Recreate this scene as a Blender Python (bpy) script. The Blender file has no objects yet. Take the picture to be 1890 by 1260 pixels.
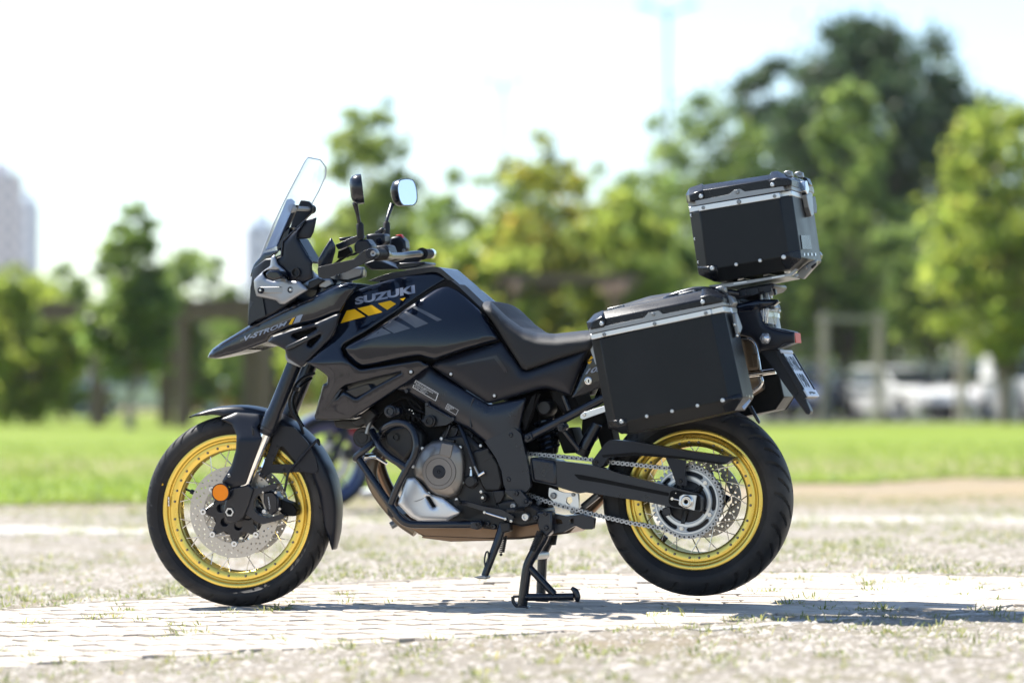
import bpy, bmesh, math, random
import numpy as np
from mathutils import Vector, Matrix, Euler
from mathutils.geometry import delaunay_2d_cdt
from mathutils.bvhtree import BVHTree

random.seed(7)
rng = np.random.default_rng(11)
R = math.radians
scene = bpy.context.scene
C = bpy.context.scene.collection

# ------------------------------------------------------------------ camera
FPX, PW, PH = 5614.0, 1890.0, 1260.0          # focal length in photo pixels, photo size
CAM_H = 0.739
HORIZON_V = 725.0
PITCH = math.atan((HORIZON_V - PH / 2) / FPX)
cam_data = bpy.data.cameras.new('camera')
cam = bpy.data.objects.new('camera', cam_data)
C.objects.link(cam)
cam.location = (0, 0, CAM_H)
cam.rotation_euler = (math.pi / 2 + PITCH, 0, 0)
cam_data.sensor_width = 36.0
cam_data.lens = 36.0 * FPX / PW
cam_data.clip_start = 0.1
cam_data.clip_end = 4000
cam_data.dof.use_dof = True
cam_data.dof.focus_distance = 10.12
cam_data.dof.aperture_fstop = 1.7
cam_data.dof.aperture_blades = 0
scene.camera = cam

# ------------------------------------------------------------------ sky, sun, exposure
SUN_DIR = Vector((-0.62, 0.38, 1.0)).normalized()      # towards the sun: behind the bike, to the left
SUN_EL = math.asin(SUN_DIR.z)
SUN_AZ = math.atan2(SUN_DIR.x, SUN_DIR.y)
world = bpy.data.worlds.new('World')
scene.world = world
world.use_nodes = True
wn = world.node_tree.nodes
bg = wn['Background']
sky = wn.new('ShaderNodeTexSky')
sky.sky_type = 'NISHITA'
sky.sun_disc = False
sky.sun_elevation = SUN_EL
sky.sun_rotation = SUN_AZ
sky.altitude = 30
sky.air_density = 1.0
sky.dust_density = 0.35
sky.ozone_density = 2.2
world.node_tree.links.new(sky.outputs['Color'], bg.inputs['Color'])
bg.inputs['Strength'].default_value = 0.105
sun_data = bpy.data.lights.new('sun', 'SUN')
sun_data.energy = 5.0
sun_data.angle = R(0.53)
sun_data.color = (1.0, 0.955, 0.88)
sun = bpy.data.objects.new('sun', sun_data)
C.objects.link(sun)
sun.rotation_euler = (-SUN_DIR).to_track_quat('-Z', 'Y').to_euler()
sun.location = (-6, 14, 12)
vs = scene.view_settings
vs.view_transform = 'Standard'
vs.look = 'None'
vs.gamma = 1.0
vs.exposure = 1.3
vs.use_curve_mapping = False
scene.cycles.max_bounces = 10
scene.cycles.transparent_max_bounces = 16
scene.cycles.caustics_reflective = False
scene.cycles.caustics_refractive = False
scene.cycles.use_denoising = True

# ------------------------------------------------------------------ pixel rays and frames
_cp, _sp = math.cos(PITCH), math.sin(PITCH)
CAMV = Vector((0, 0, CAM_H))

def ray(u, v):
    xc, yc = (u - PW / 2) / FPX, -(v - PH / 2) / FPX
    return Vector((xc, _cp - _sp * yc, _sp + _cp * yc))

def world_at(u, d, z=0.0):
    """World point at distance d straight ahead and height z under photo column u."""
    return Vector(((u - PW / 2) / FPX * d, d, z))

def z_at(v, d):
    return CAM_H - (v - HORIZON_V) / FPX * d

class Frame:
    """A placed frame; P(u, v, y) is where the sight line through (u, v) meets its plane y."""
    def __init__(self, M):
        self.M = M
        self.inv = M.inverted()
        self.o = self.inv @ CAMV
        self.r3 = self.inv.to_3x3()
    def P(self, u, v, y):
        d = self.r3 @ ray(u, v)
        t = (y - self.o.y) / d.y
        return self.o + d * t

BIKE_D, YAW = 10.3, R(17)
BIKE_M = Matrix.Translation(world_at(860, BIKE_D)) @ Matrix.Rotation(-YAW, 4, 'Z')
FB = Frame(BIKE_M)                              # x to the rear, y away from us, z up
_sa = FB.P(600, 520, 0)
_axis = Vector((math.sin(R(25)), 0, math.cos(R(25))))
STEER = R(6)
STEER_M = Matrix.Translation(_sa) @ Matrix.Rotation(STEER, 4, _axis) @ Matrix.Translation(-_sa)
FS = Frame(BIKE_M @ STEER_M)                    # the steered front end
FB.rel = Matrix.Identity(4)
FS.rel = STEER_M

ZOOM = {1: (250, 720, 3.0), 2: (370, 440, 3.5), 3: (440, 270, 4.345), 4: (580, 640, 3.5), 5: (620, 460, 3.78),
        6: (840, 680, 2.8), 7: (1080, 740, 3.315), 8: (1060, 500, 3.817), 9: (1240, 290, 4.667), 10: (1340, 540, 5.04),
        11: (380, 830, 6.3), 12: (1160, 830, 7.0), 13: (540, 760, 6.3), 14: (720, 680, 6.3), 15: (1420, 630, 10.5)}
def Z(k, *pts):
    x0, y0, s = ZOOM[k]
    out = [(x0 + p[0] / s, y0 + p[1] / s) + tuple(p[2:]) for p in pts]
    return out

# ------------------------------------------------------------------ materials
MATS = {}
def _nt(name):
    m = bpy.data.materials.new(name)
    m.use_nodes = True
    nt = m.node_tree
    return m, nt, nt.nodes, nt.links, nt.nodes['Principled BSDF']

def mat(name, col, rough=0.5, metal=0.0, coat=0.0, bump=0.0, bscale=400.0, var=0.12, vscale=14.0, spec=0.5, coat_rough=0.03, dust=0.0, sheen=0.0, rvar=0.18):
    m, nt, n, l, b = _nt(name)
    tc = n.new('ShaderNodeTexCoord')
    nz = n.new('ShaderNodeTexNoise'); nz.inputs['Scale'].default_value = vscale; nz.inputs['Detail'].default_value = 6
    l.new(tc.outputs['Object'], nz.inputs['Vector'])
    mx = n.new('ShaderNodeMix'); mx.data_type = 'RGBA'
    c = Vector(col)
    mx.inputs['A'].default_value = (*(c * (1 - var)), 1)
    mx.inputs['B'].default_value = (*(c * (1 + var)), 1)
    l.new(nz.outputs['Fac'], mx.inputs['Factor'])
    src = mx.outputs['Result']
    if dust:
        n2 = n.new('ShaderNodeTexNoise'); n2.inputs['Scale'].default_value = 5; n2.inputs['Detail'].default_value = 8; n2.inputs['Roughness'].default_value = 0.65
        l.new(tc.outputs['Object'], n2.inputs['Vector'])
        rp = n.new('ShaderNodeMapRange'); rp.inputs['From Min'].default_value = 0.45; rp.inputs['From Max'].default_value = 0.8
        rp.inputs['To Max'].default_value = dust
        l.new(n2.outputs['Fac'], rp.inputs['Value'])
        md = n.new('ShaderNodeMix'); md.data_type = 'RGBA'; md.inputs['B'].default_value = (0.30, 0.26, 0.21, 1)
        l.new(rp.outputs['Result'], md.inputs['Factor']); l.new(src, md.inputs['A'])
        src = md.outputs['Result']
    l.new(src, b.inputs['Base Color'])
    mr = n.new('ShaderNodeMapRange')
    mr.inputs['To Min'].default_value = max(0.0, rough * (1 - rvar)); mr.inputs['To Max'].default_value = min(1.0, rough * (1 + rvar))
    l.new(nz.outputs['Fac'], mr.inputs['Value']); l.new(mr.outputs['Result'], b.inputs['Roughness'])
    b.inputs['Metallic'].default_value = metal
    b.inputs['Specular IOR Level'].default_value = spec
    b.inputs['Coat Weight'].default_value = coat
    b.inputs['Coat Roughness'].default_value = coat_rough
    if sheen:
        b.inputs['Sheen Weight'].default_value = sheen
    if bump:
        nb = n.new('ShaderNodeTexNoise'); nb.inputs['Scale'].default_value = bscale; nb.inputs['Detail'].default_value = 3
        l.new(tc.outputs['Object'], nb.inputs['Vector'])
        bp = n.new('ShaderNodeBump'); bp.inputs['Strength'].default_value = bump; bp.inputs['Distance'].default_value = 0.002
        l.new(nb.outputs['Fac'], bp.inputs['Height']); l.new(bp.outputs['Normal'], b.inputs['Normal'])
    MATS[name] = m
    return m

def glass_mat(name, tint=(1, 1, 1), rough=0.02, body=0.0, base_refl=0.05):
    m, nt, n, l, b = _nt(name)
    out = n['Material Output']
    tr = n.new('ShaderNodeBsdfTransparent'); tr.inputs['Color'].default_value = (*tint, 1)
    gl = n.new('ShaderNodeBsdfGlossy'); gl.inputs['Roughness'].default_value = rough
    lw = n.new('ShaderNodeLayerWeight'); lw.inputs['Blend'].default_value = 0.5
    pw = n.new('ShaderNodeMath'); pw.operation = 'POWER'; pw.inputs[1].default_value = 5.0; l.new(lw.outputs['Facing'], pw.inputs[0])
    fr = n.new('ShaderNodeMath'); fr.operation = 'MULTIPLY_ADD'; fr.inputs[1].default_value = 0.5; fr.inputs[2].default_value = base_refl; l.new(pw.outputs[0], fr.inputs[0])
    ms = n.new('ShaderNodeMixShader')
    l.new(fr.outputs[0], ms.inputs['Fac']); l.new(tr.outputs['BSDF'], ms.inputs[1]); l.new(gl.outputs['BSDF'], ms.inputs[2])
    last = ms.outputs['Shader']
    if body:
        df = n.new('ShaderNodeBsdfDiffuse'); df.inputs['Color'].default_value = (*tint, 1)
        m2 = n.new('ShaderNodeMixShader'); m2.inputs['Fac'].default_value = body
        l.new(last, m2.inputs[1]); l.new(df.outputs['BSDF'], m2.inputs[2]); last = m2.outputs['Shader']
    l.new(last, out.inputs['Surface'])
    n.remove(b)
    MATS[name] = m
    return m

def leaf_mat(name, c0, c1, c2=None, transl=0.5):
    m, nt, n, l, b = _nt(name)
    out = n['Material Output']
    ge = n.new('ShaderNodeNewGeometry')
    rp = n.new('ShaderNodeValToRGB')
    rp.color_ramp.elements[0].color = (*c0, 1); rp.color_ramp.elements[1].color = (*c1, 1)
    if c2:
        e = rp.color_ramp.elements.new(0.93); e.color = (*c1, 1)
        rp.color_ramp.elements[-1].color = (*c2, 1)
    l.new(ge.outputs['Random Per Island'], rp.inputs['Fac'])
    nz = n.new('ShaderNodeTexNoise'); nz.inputs['Scale'].default_value = 0.8
    tc = n.new('ShaderNodeTexCoord'); l.new(tc.outputs['Object'], nz.inputs['Vector'])
    mr = n.new('ShaderNodeMapRange'); mr.inputs['To Min'].default_value = 0.6; mr.inputs['To Max'].default_value = 1.45
    l.new(nz.outputs['Fac'], mr.inputs['Value'])
    mu = n.new('ShaderNodeMix'); mu.data_type = 'RGBA'; mu.blend_type = 'MULTIPLY'; mu.inputs['Factor'].default_value = 1
    l.new(rp.outputs['Color'], mu.inputs['A']); l.new(mr.outputs['Result'], mu.inputs['B'])
    b.inputs['Roughness'].default_value = 0.45
    l.new(mu.outputs['Result'], b.inputs['Base Color'])
    tl = n.new('ShaderNodeBsdfTranslucent')
    hs = n.new('ShaderNodeHueSaturation'); hs.inputs['Saturation'].default_value = 0.98; hs.inputs['Value'].default_value = 2.3; hs.inputs['Hue'].default_value = 0.49
    l.new(mu.outputs['Result'], hs.inputs['Color']); l.new(hs.outputs['Color'], tl.inputs['Color'])
    ms = n.new('ShaderNodeMixShader'); ms.inputs['Fac'].default_value = transl
    l.new(b.outputs['BSDF'], ms.inputs[1]); l.new(tl.outputs['BSDF'], ms.inputs[2])
    l.new(ms.outputs['Shader'], out.inputs['Surface'])
    MATS[name] = m
    return m

# ------------------------------------------------------------------ mesh helpers
def finish(me, angle=35):
    me.validate()
    if angle is not None:
        me.shade_smooth()
        me.set_sharp_from_angle(angle=R(angle))
    me.update()

def link(name, me, material, parent=None, matrix=None):
    o = bpy.data.objects.new(name, me)
    C.objects.link(o)
    if material is not None and me is not None and not me.materials:
        me.materials.append(MATS[material] if isinstance(material, str) else material)
    if parent is not None:
        o.parent = parent
    if matrix is not None:
        o.matrix_basis = matrix
    return o

def empty(name, parent=None, matrix=None):
    o = bpy.data.objects.new(name, None)
    o.empty_display_size = 0.2
    C.objects.link(o)
    if parent is not None:
        o.parent = parent
    if matrix is not None:
        o.matrix_basis = matrix
    return o

def tag(o, label=None, category=None, group=None, kind=None):
    if label: o['label'] = label
    if category: o['category'] = category
    if group: o['group'] = group
    if kind: o['kind'] = kind
    return o

def mesh(name, verts, faces, angle=35, fix=True):
    me = bpy.data.meshes.new(name)
    me.from_pydata([tuple(v) for v in verts], [], faces)
    if fix:
        bm = bmesh.new(); bm.from_mesh(me)
        bmesh.ops.remove_doubles(bm, verts=bm.verts, dist=1e-6)
        bmesh.ops.recalc_face_normals(bm, faces=bm.faces)
        bm.to_mesh(me); bm.free()
    finish(me, angle)
    return me

def bevel(o, w=0.002, seg=2, angle=40):
    b = o.modifiers.new('edge', 'BEVEL')
    b.width = w; b.segments = seg; b.limit_method = 'ANGLE'; b.angle_limit = R(angle)
    b.harden_normals = False
    return o

def inside(p, poly):
    x, y = p; c = False; n = len(poly); j = n - 1
    for i in range(n):
        xi, yi = poly[i][0], poly[i][1]; xj, yj = poly[j][0], poly[j][1]
        if (yi > y) != (yj > y) and x < (xj - xi) * (y - yi) / (yj - yi) + xi:
            c = not c
        j = i
    return c

def round_poly(poly, r=3.0, n=3):
    out = []; m = len(poly)
    for i in range(m):
        p0, p, p1 = Vector(poly[i - 1][:2]), Vector(poly[i][:2]), Vector(poly[(i + 1) % m][:2])
        a, b = p0 - p, p1 - p
        la, lb = a.length, b.length
        if la < 1e-6 or lb < 1e-6: continue
        d = min(r, la * 0.45, lb * 0.45)
        A, B = p + a / la * d, p + b / lb * d
        for k in range(n + 1):
            t = k / n
            q = A * (1 - t) ** 2 + p * 2 * t * (1 - t) + B * t * t
            out.append((q.x, q.y))
    return out

def densify(poly, step):
    out = []; m = len(poly)
    for i in range(m):
        a, b = poly[i], poly[(i + 1) % m]
        L = math.dist(a, b); k = max(1, int(L / step))
        for j in range(k):
            t = j / k
            out.append((a[0] + (b[0] - a[0]) * t, a[1] + (b[1] - a[1]) * t))
    return out

def dist_polys(pts, polys):
    pts = np.asarray(pts, float); best = np.full(len(pts), 1e9)
    for poly in polys:
        P0 = np.asarray(poly, float); P1 = np.roll(P0, -1, 0)
        for a, b in zip(P0, P1):
            ab = b - a; L = ab @ ab
            t = np.clip(((pts - a) @ ab) / max(L, 1e-12), 0, 1)
            best = np.minimum(best, np.hypot(*(pts - (a + t[:, None] * ab)).T))
    return best

def fill2d(outer, holes=(), extra=()):
    """Constrained triangulation of a polygon with holes; returns points and triangles."""
    pts, edges = [], []
    for loop in [outer, *holes]:
        s = len(pts); pts += [Vector(p[:2]) for p in loop]
        edges += [(s + i, s + (i + 1) % len(loop)) for i in range(len(loop))]
    pts += [Vector(p) for p in extra]
    v, e, f, *_ = delaunay_2d_cdt(pts, edges, [], 0, 1e-7)
    tris = []
    for t in f:
        c = sum((v[i] for i in t), Vector((0, 0))) / len(t)
        if inside(c, outer) and not any(inside(c, h) for h in holes):
            tris.append(tuple(t))
    return [(p.x, p.y) for p in v], tris

def boundary(tris):
    cnt = {}
    for t in tris:
        for i in range(len(t)):
            a, b = t[i], t[(i + 1) % len(t)]
            cnt[(a, b)] = cnt.get((a, b), 0) + 1
    return [(a, b) for (a, b) in cnt if (b, a) not in cnt]

def prism_mesh(name, outer, holes, y0, y1, angle=35):
    """Plate in the x-z plane (metres) from y0 to y1."""
    v, t = fill2d(outer, holes)
    n = len(v)
    verts = [(p[0], y0, p[1]) for p in v] + [(p[0], y1, p[1]) for p in v]
    faces = list(t) + [tuple(i + n for i in reversed(f)) for f in t]
    faces += [(b, a, a + n, b + n) for a, b in boundary(t)]
    return mesh(name, verts, faces, angle)

def yval(y, u, v):
    return y(u, v) if callable(y) else y

def lin(u0, y0, u1, y1):
    def f(u, v):
        t = min(1, max(0, (u - u0) / (u1 - u0)))
        return y0 + (y1 - y0) * t
    return f

PANELS = {}
def panel(name, fr, outline, y, material, parent, inner=0.03, bulge=0.015, w=22.0, grid=11.0, holes=(), rnd=3.0, angle=50, cut=True, exp=2.0):
    """A moulded body panel: outline in photo pixels on the (possibly sloping) plane y, its face swelling by `bulge` away from its edges."""
    outer = densify(round_poly(outline, rnd), grid * 0.8)
    hs = [densify(round_poly(h, min(rnd, 2.0)), grid * 0.8) for h in holes]
    loops = [outer] + hs
    us = [p[0] for p in outer]; vs_ = [p[1] for p in outer]
    cand = []
    k = 0
    vv = min(vs_)
    while vv < max(vs_):
        uu = min(us) + (k % 2) * grid / 2
        while uu < max(us):
            cand.append((uu, vv)); uu += grid
        vv += grid * 0.87; k += 1
    rings = []
    for fr_ in (0.05, 0.16, 0.36, 0.65):
        d = max(0.5, w * fr_)
        for loop in loops:
            m = len(loop)
            for i in range(m):
                a, b = Vector(loop[i - 1]), Vector(loop[(i + 1) % m])
                tng = (b - a)
                if tng.length < 1e-6: continue
                nrm = Vector((-tng.y, tng.x)).normalized()
                for s in (1, -1):
                    q = Vector(loop[i]) + nrm * s * d
                    rings.append((q.x, q.y, d))
    extra = []
    if rings:
        rp = [(q[0], q[1]) for q in rings]
        dd = dist_polys(rp, loops)
        keep = [rp[i] for i in range(len(rp)) if dd[i] > 0.93 * rings[i][2] and inside(rp[i], outer) and not any(inside(rp[i], h) for h in hs)]
        extra += keep
    if cand:
        dd = dist_polys(cand, loops)
        extra += [cand[i] for i in range(len(cand)) if dd[i] > w * 0.75 and inside(cand[i], outer) and not any(inside(cand[i], h) for h in hs)]
    # thin out points that nearly coincide
    seen, ex2 = {}, []
    for p in extra:
        key = (round(p[0] / 1.1), round(p[1] / 1.1))
        if key in seen: continue
        seen[key] = 1; ex2.append(p)
    v, t = fill2d(outer, hs, ex2)
    d = dist_polys(v, loops)
    f = np.clip(d / w, 0, 1)
    f = (1 - (1 - f) ** exp) ** (1 / exp)
    verts = [fr.P(p[0], p[1], yval(y, *p) - bulge * f[i]) for i, p in enumerate(v)]
    n = len(verts)
    faces = list(t)
    if inner is not None:
        bd = boundary(t)
        idx = {}
        for a, b in bd:
            for i in (a, b):
                if i not in idx:
                    idx[i] = len(verts)
                    q = verts[i]
                    iy = inner(*v[i]) if callable(inner) else inner
                    iy = max(iy, q.y + 0.002)
                    verts.append(fr.P(v[i][0], v[i][1], iy))
        faces += [(b, a, idx[a], idx[b]) for a, b in bd]
    rel = fr.rel
    verts = [rel @ q for q in verts]
    me = mesh(name, verts, faces, angle)
    o = link(name, me, material, parent)
    PANELS[o.name] = BVHTree.FromPolygons([BIKE_M @ q for q in verts], faces)
    return o

def plate(name, fr, outline, y0, y1, material, parent, holes=(), rnd=2.0, bev=0.0015, angle=35):
    outer = round_poly(outline, rnd) if rnd else [tuple(p[:2]) for p in outline]
    hs = [round_poly(h, min(rnd, 2.0)) if rnd else h for h in holes]
    cv = lambda loop: [(q.x, q.z) for q in (fr.P(u, v, y0) for u, v in loop)]
    me = prism_mesh(name, cv(outer), [cv(h) for h in hs], y0, y1, angle)
    me.transform(fr.rel)
    o = link(name, me, material, parent)
    if bev: bevel(o, bev)
    verts = [BIKE_M @ q.co for q in me.vertices]
    PANELS[o.name] = BVHTree.FromPolygons(verts, [tuple(p.vertices) for p in me.polygons])
    return o

def hull(name, fr, pts, material, parent, bev=0.004, angle=30):
    bm = bmesh.new()
    near = {}
    for u, v, y in pts:
        near[(u, v)] = min(y, near.get((u, v), 9e9))
    for u, v, y in pts:
        q = fr.P(u, v, near[(u, v)]); q.y = y
        bm.verts.new(fr.rel @ q)
    r = bmesh.ops.convex_hull(bm, input=bm.verts)
    bmesh.ops.delete(bm, geom=list({g for g in r['geom_interior'] + r['geom_unused'] if isinstance(g, bmesh.types.BMVert)}), context='VERTS')
    bmesh.ops.dissolve_limit(bm, angle_limit=R(3), verts=bm.verts, edges=bm.edges)
    me = bpy.data.meshes.new(name); bm.to_mesh(me); bm.free(); finish(me, angle)
    o = link(name, me, material, parent)
    if bev: bevel(o, bev)
    return o

def slab(name, fr, poly, y0, y1, material, parent, bev=0.004):
    """Convex block: polygon in pixels seen at y0, running back to y1."""
    pts = []
    for u, v in poly:
        q = fr.P(u, v, y0)
        pts.append((q.x, q.z))
    bm = bmesh.new()
    for x, z in pts:
        bm.verts.new(fr.rel @ Vector((x, y0, z))); bm.verts.new(fr.rel @ Vector((x, y1, z)))
    bmesh.ops.convex_hull(bm, input=bm.verts)
    bmesh.ops.dissolve_limit(bm, angle_limit=R(3), verts=bm.verts, edges=bm.edges)
    me = bpy.data.meshes.new(name); bm.to_mesh(me); bm.free(); finish(me, 30)
    o = link(name, me, material, parent)
    if bev: bevel(o, bev)
    return o

def catmull(pts, sub=8, closed=False):
    P_ = [Vector(p) for p in pts]
    n = len(P_); out = []
    rngi = range(n if closed else n - 1)
    for i in rngi:
        if closed:
            p0, p1, p2, p3 = P_[i - 1], P_[i], P_[(i + 1) % n], P_[(i + 2) % n]
        else:
            p1, p2 = P_[i], P_[i + 1]
            p0 = P_[i - 1] if i > 0 else p1 * 2 - p2
            p3 = P_[i + 2] if i + 2 < n else p2 * 2 - p1
        for k in range(sub):
            t = k / sub
            out.append(0.5 * ((2 * p1) + (p2 - p0) * t + (2 * p0 - 5 * p1 + 4 * p2 - p3) * t * t + (3 * p1 - p0 - 3 * p2 + p3) * t ** 3))
    if not closed: out.append(P_[-1])
    return out

def sweep(name, path, radius, seg=10, closed=False, caps=True, squash=1.0):
    """Tube mesh along a list of points; radius may be a list."""
    n = len(path); verts, faces = [], []
    rad = radius if isinstance(radius, (list, tuple)) else [radius] * n
    up = Vector((0, 1, 0)); prev = None
    for i in range(n):
        a = path[i - 1] if (i > 0 or closed) else path[i]
        b = path[(i + 1) % n] if (i < n - 1 or closed) else path[i]
        t = (b - a).normalized()
        if prev is None:
            ref = up if abs(t.dot(up)) < 0.9 else Vector((1, 0, 0))
            nx = (ref - t * ref.dot(t)).normalized()
        else:
            nx = prev - t * prev.dot(t)
            nx = nx.normalized() if nx.length > 1e-6 else Vector((1, 0, 0))
        prev = nx; ny = t.cross(nx)
        for k in range(seg):
            a_ = 2 * math.pi * k / seg
            verts.append(path[i] + (nx * math.cos(a_) + ny * math.sin(a_) * squash) * rad[i])
    m = n if closed else n - 1
    for i in range(m):
        for k in range(seg):
            a, b = i * seg + k, i * seg + (k + 1) % seg
            c, d = ((i + 1) % n) * seg + (k + 1) % seg, ((i + 1) % n) * seg + k
            faces.append((a, b, c, d))
    if caps and not closed:
        faces.append(tuple(reversed(range(seg)))); faces.append(tuple((n - 1) * seg + k for k in range(seg)))
    return mesh(name, verts, faces, 40, fix=False)

def tube(name, fr, pts, r, material, parent, sub=8, seg=12, curve=True, closed=False):
    q = [fr.rel @ fr.P(*p) for p in pts]
    path = catmull(q, sub, closed) if (curve and len(q) > 2) else q
    if isinstance(r, (list, tuple)):
        rr = []
        for i in range(len(path)):
            t = i / (len(path) - 1) * (len(r) - 1); k = min(int(t), len(r) - 2)
            rr.append(r[k] + (r[k + 1] - r[k]) * (t - k))
        r = rr
    return link(name, sweep(name, path, r, seg, closed), material, parent)

def lathe_mesh(name, prof, seg=64, closed=False, angle=30, a0=0.0, a1=2 * math.pi):
    """Turn a profile [(r, y)] round the y axis."""
    full = abs(a1 - a0 - 2 * math.pi) < 1e-6
    n = seg if full else seg + 1
    m = len(prof); verts, faces = [], []
    for i in range(n):
        a = a0 + (a1 - a0) * i / seg
        c, s = math.cos(a), math.sin(a)
        verts += [(r * c, y, r * s) for r, y in prof]
    for i in range(seg):
        j = (i + 1) % n
        for k in range(m if closed else m - 1):
            k2 = (k + 1) % m
            faces.append((i * m + k, i * m + k2, j * m + k2, j * m + k))
    return mesh(name, verts, faces, angle)

def disc_at(name, fr, u, v, y, prof, material, parent, seg=32, angle=30, axis=None):
    """A turned part (profile [(r, depth)]) whose axis runs across the bike, centred under pixel (u, v) at y."""
    me = lathe_mesh(name, [(max(r, 0.0), d) for r, d in prof], seg, angle=angle)
    M = fr.rel @ Matrix.Translation(fr.P(u, v, y))
    return link(name, me, material, parent, M)

BOLT = {}
def bolt(fr, u, v, y, r=0.006, material='steel', parent=None, name='bolt'):
    key = (round(r, 4), material)
    if key not in BOLT:
        me = lathe_mesh('bolt', [(0, -0.15 * r), (0.42 * r, -0.15 * r), (0.5 * r, -0.62 * r), (0.78 * r, -0.6 * r), (0.97 * r, -0.3 * r), (r, 0.0), (1.0 * r, 0.5 * r)], 12, angle=25)
        me.materials.append(MATS[material])
        BOLT[key] = me
    return link(name, BOLT[key], None, parent, fr.rel @ Matrix.Translation(fr.P(u, v, y)))

def bolt_on(u, v, names, r=0.006, material='aluminium', parent=None, cup=True):
    h, d = raycast(u, v, names)
    y = (BIKE_INV @ h[0]).y
    if cup:
        disc_at('screw_cup', FB, u, v, y - .0005, [(.004, .002), (r * 1.3, -.001), (r * 1.6, .001), (r * 1.6, .012)], 'deep_black', parent, 20)
    return bolt(FB, u, v, y - .0015, r, material, parent)

def raycast(u, v, names):
    d = ray(u, v).normalized(); best = None
    for nme in names:
        h = PANELS[nme].ray_cast(CAMV, d)
        if h[0] is not None and (best is None or h[3] < best[3]):
            best = h
    return best, d

BIKE_INV = BIKE_M.inverted()
def decal(name, poly, targets, material, parent, off=0.0014, grid=7.0, rnd=0.5, holes=()):
    """Thin film that lies on the panels under the given pixel outline."""
    outer = densify(round_poly(poly, rnd, 2) if rnd else poly, grid)
    us = [p[0] for p in outer]; vs_ = [p[1] for p in outer]
    ext = [(u, v) for u in np.arange(min(us), max(us), grid) for v in np.arange(min(vs_), max(vs_), grid) if inside((u, v), outer)]
    if ext:
        dd = dist_polys(ext, [outer]); ext = [p for p, q in zip(ext, dd) if q > grid * 0.4]
    v, t = fill2d(outer, holes, ext)
    return _decal(name, v, t, targets, material, parent, off)

def _decal(name, v, t, targets, material, parent, off):
    verts = []; last = None
    for p in v:
        h, d = raycast(p[0], p[1], targets)
        if h is None:
            q = CAMV + d * ((last or 10.0) - off)
        else:
            last = h[3]; q = h[0] - d * off
        verts.append(BIKE_INV @ q)
    me = mesh(name, verts, t, 50)
    return link(name, me, material, parent)

def text_mesh2d(s, offset=0.0, shear=0.0, space=1.0, cuts=0):
    cu = bpy.data.curves.new('lettering', 'FONT')
    cu.body = s; cu.size = 1.0; cu.offset = offset; cu.shear = shear; cu.space_character = space; cu.resolution_u = 3
    o = bpy.data.objects.new('lettering', cu); C.objects.link(o)
    bpy.context.view_layer.update()
    me = bpy.data.meshes.new_from_object(o.evaluated_get(bpy.context.evaluated_depsgraph_get()))
    bpy.data.objects.remove(o); bpy.data.curves.remove(cu)
    bm = bmesh.new(); bm.from_mesh(me); bpy.data.meshes.remove(me)
    bmesh.ops.triangulate(bm, faces=bm.faces)
    if cuts:
        bmesh.ops.subdivide_edges(bm, edges=bm.edges, cuts=cuts)
        bmesh.ops.triangulate(bm, faces=bm.faces)
    bm.verts.index_update()
    v = [(q.co.x, q.co.y) for q in bm.verts]; t = [tuple(x.index for x in f.verts) for f in bm.faces]
    bm.free()
    x0, x1 = min(p[0] for p in v), max(p[0] for p in v); y0, y1 = min(p[1] for p in v), max(p[1] for p in v)
    return [((p[0] - x0) / (x1 - x0), (p[1] - y0) / (y1 - y0)) for p in v], t

def text_decal(name, s, quad, targets, material, parent, offset=0.03, shear=0.0, space=1.0, off=0.0022, cuts=1):
    """Lettering stretched over the pixel quad (bottom-left, bottom-right, top-right, top-left) and laid on the panels."""
    v, t = text_mesh2d(s, offset, shear, space, cuts)
    bl, br, tr, tl = [Vector(q) for q in quad]
    px = [tuple((bl * (1 - a) + br * a) * (1 - b) + (tl * (1 - a) + tr * a) * b) for a, b in v]
    return _decal(name, px, t, targets, material, parent, off)

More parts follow.
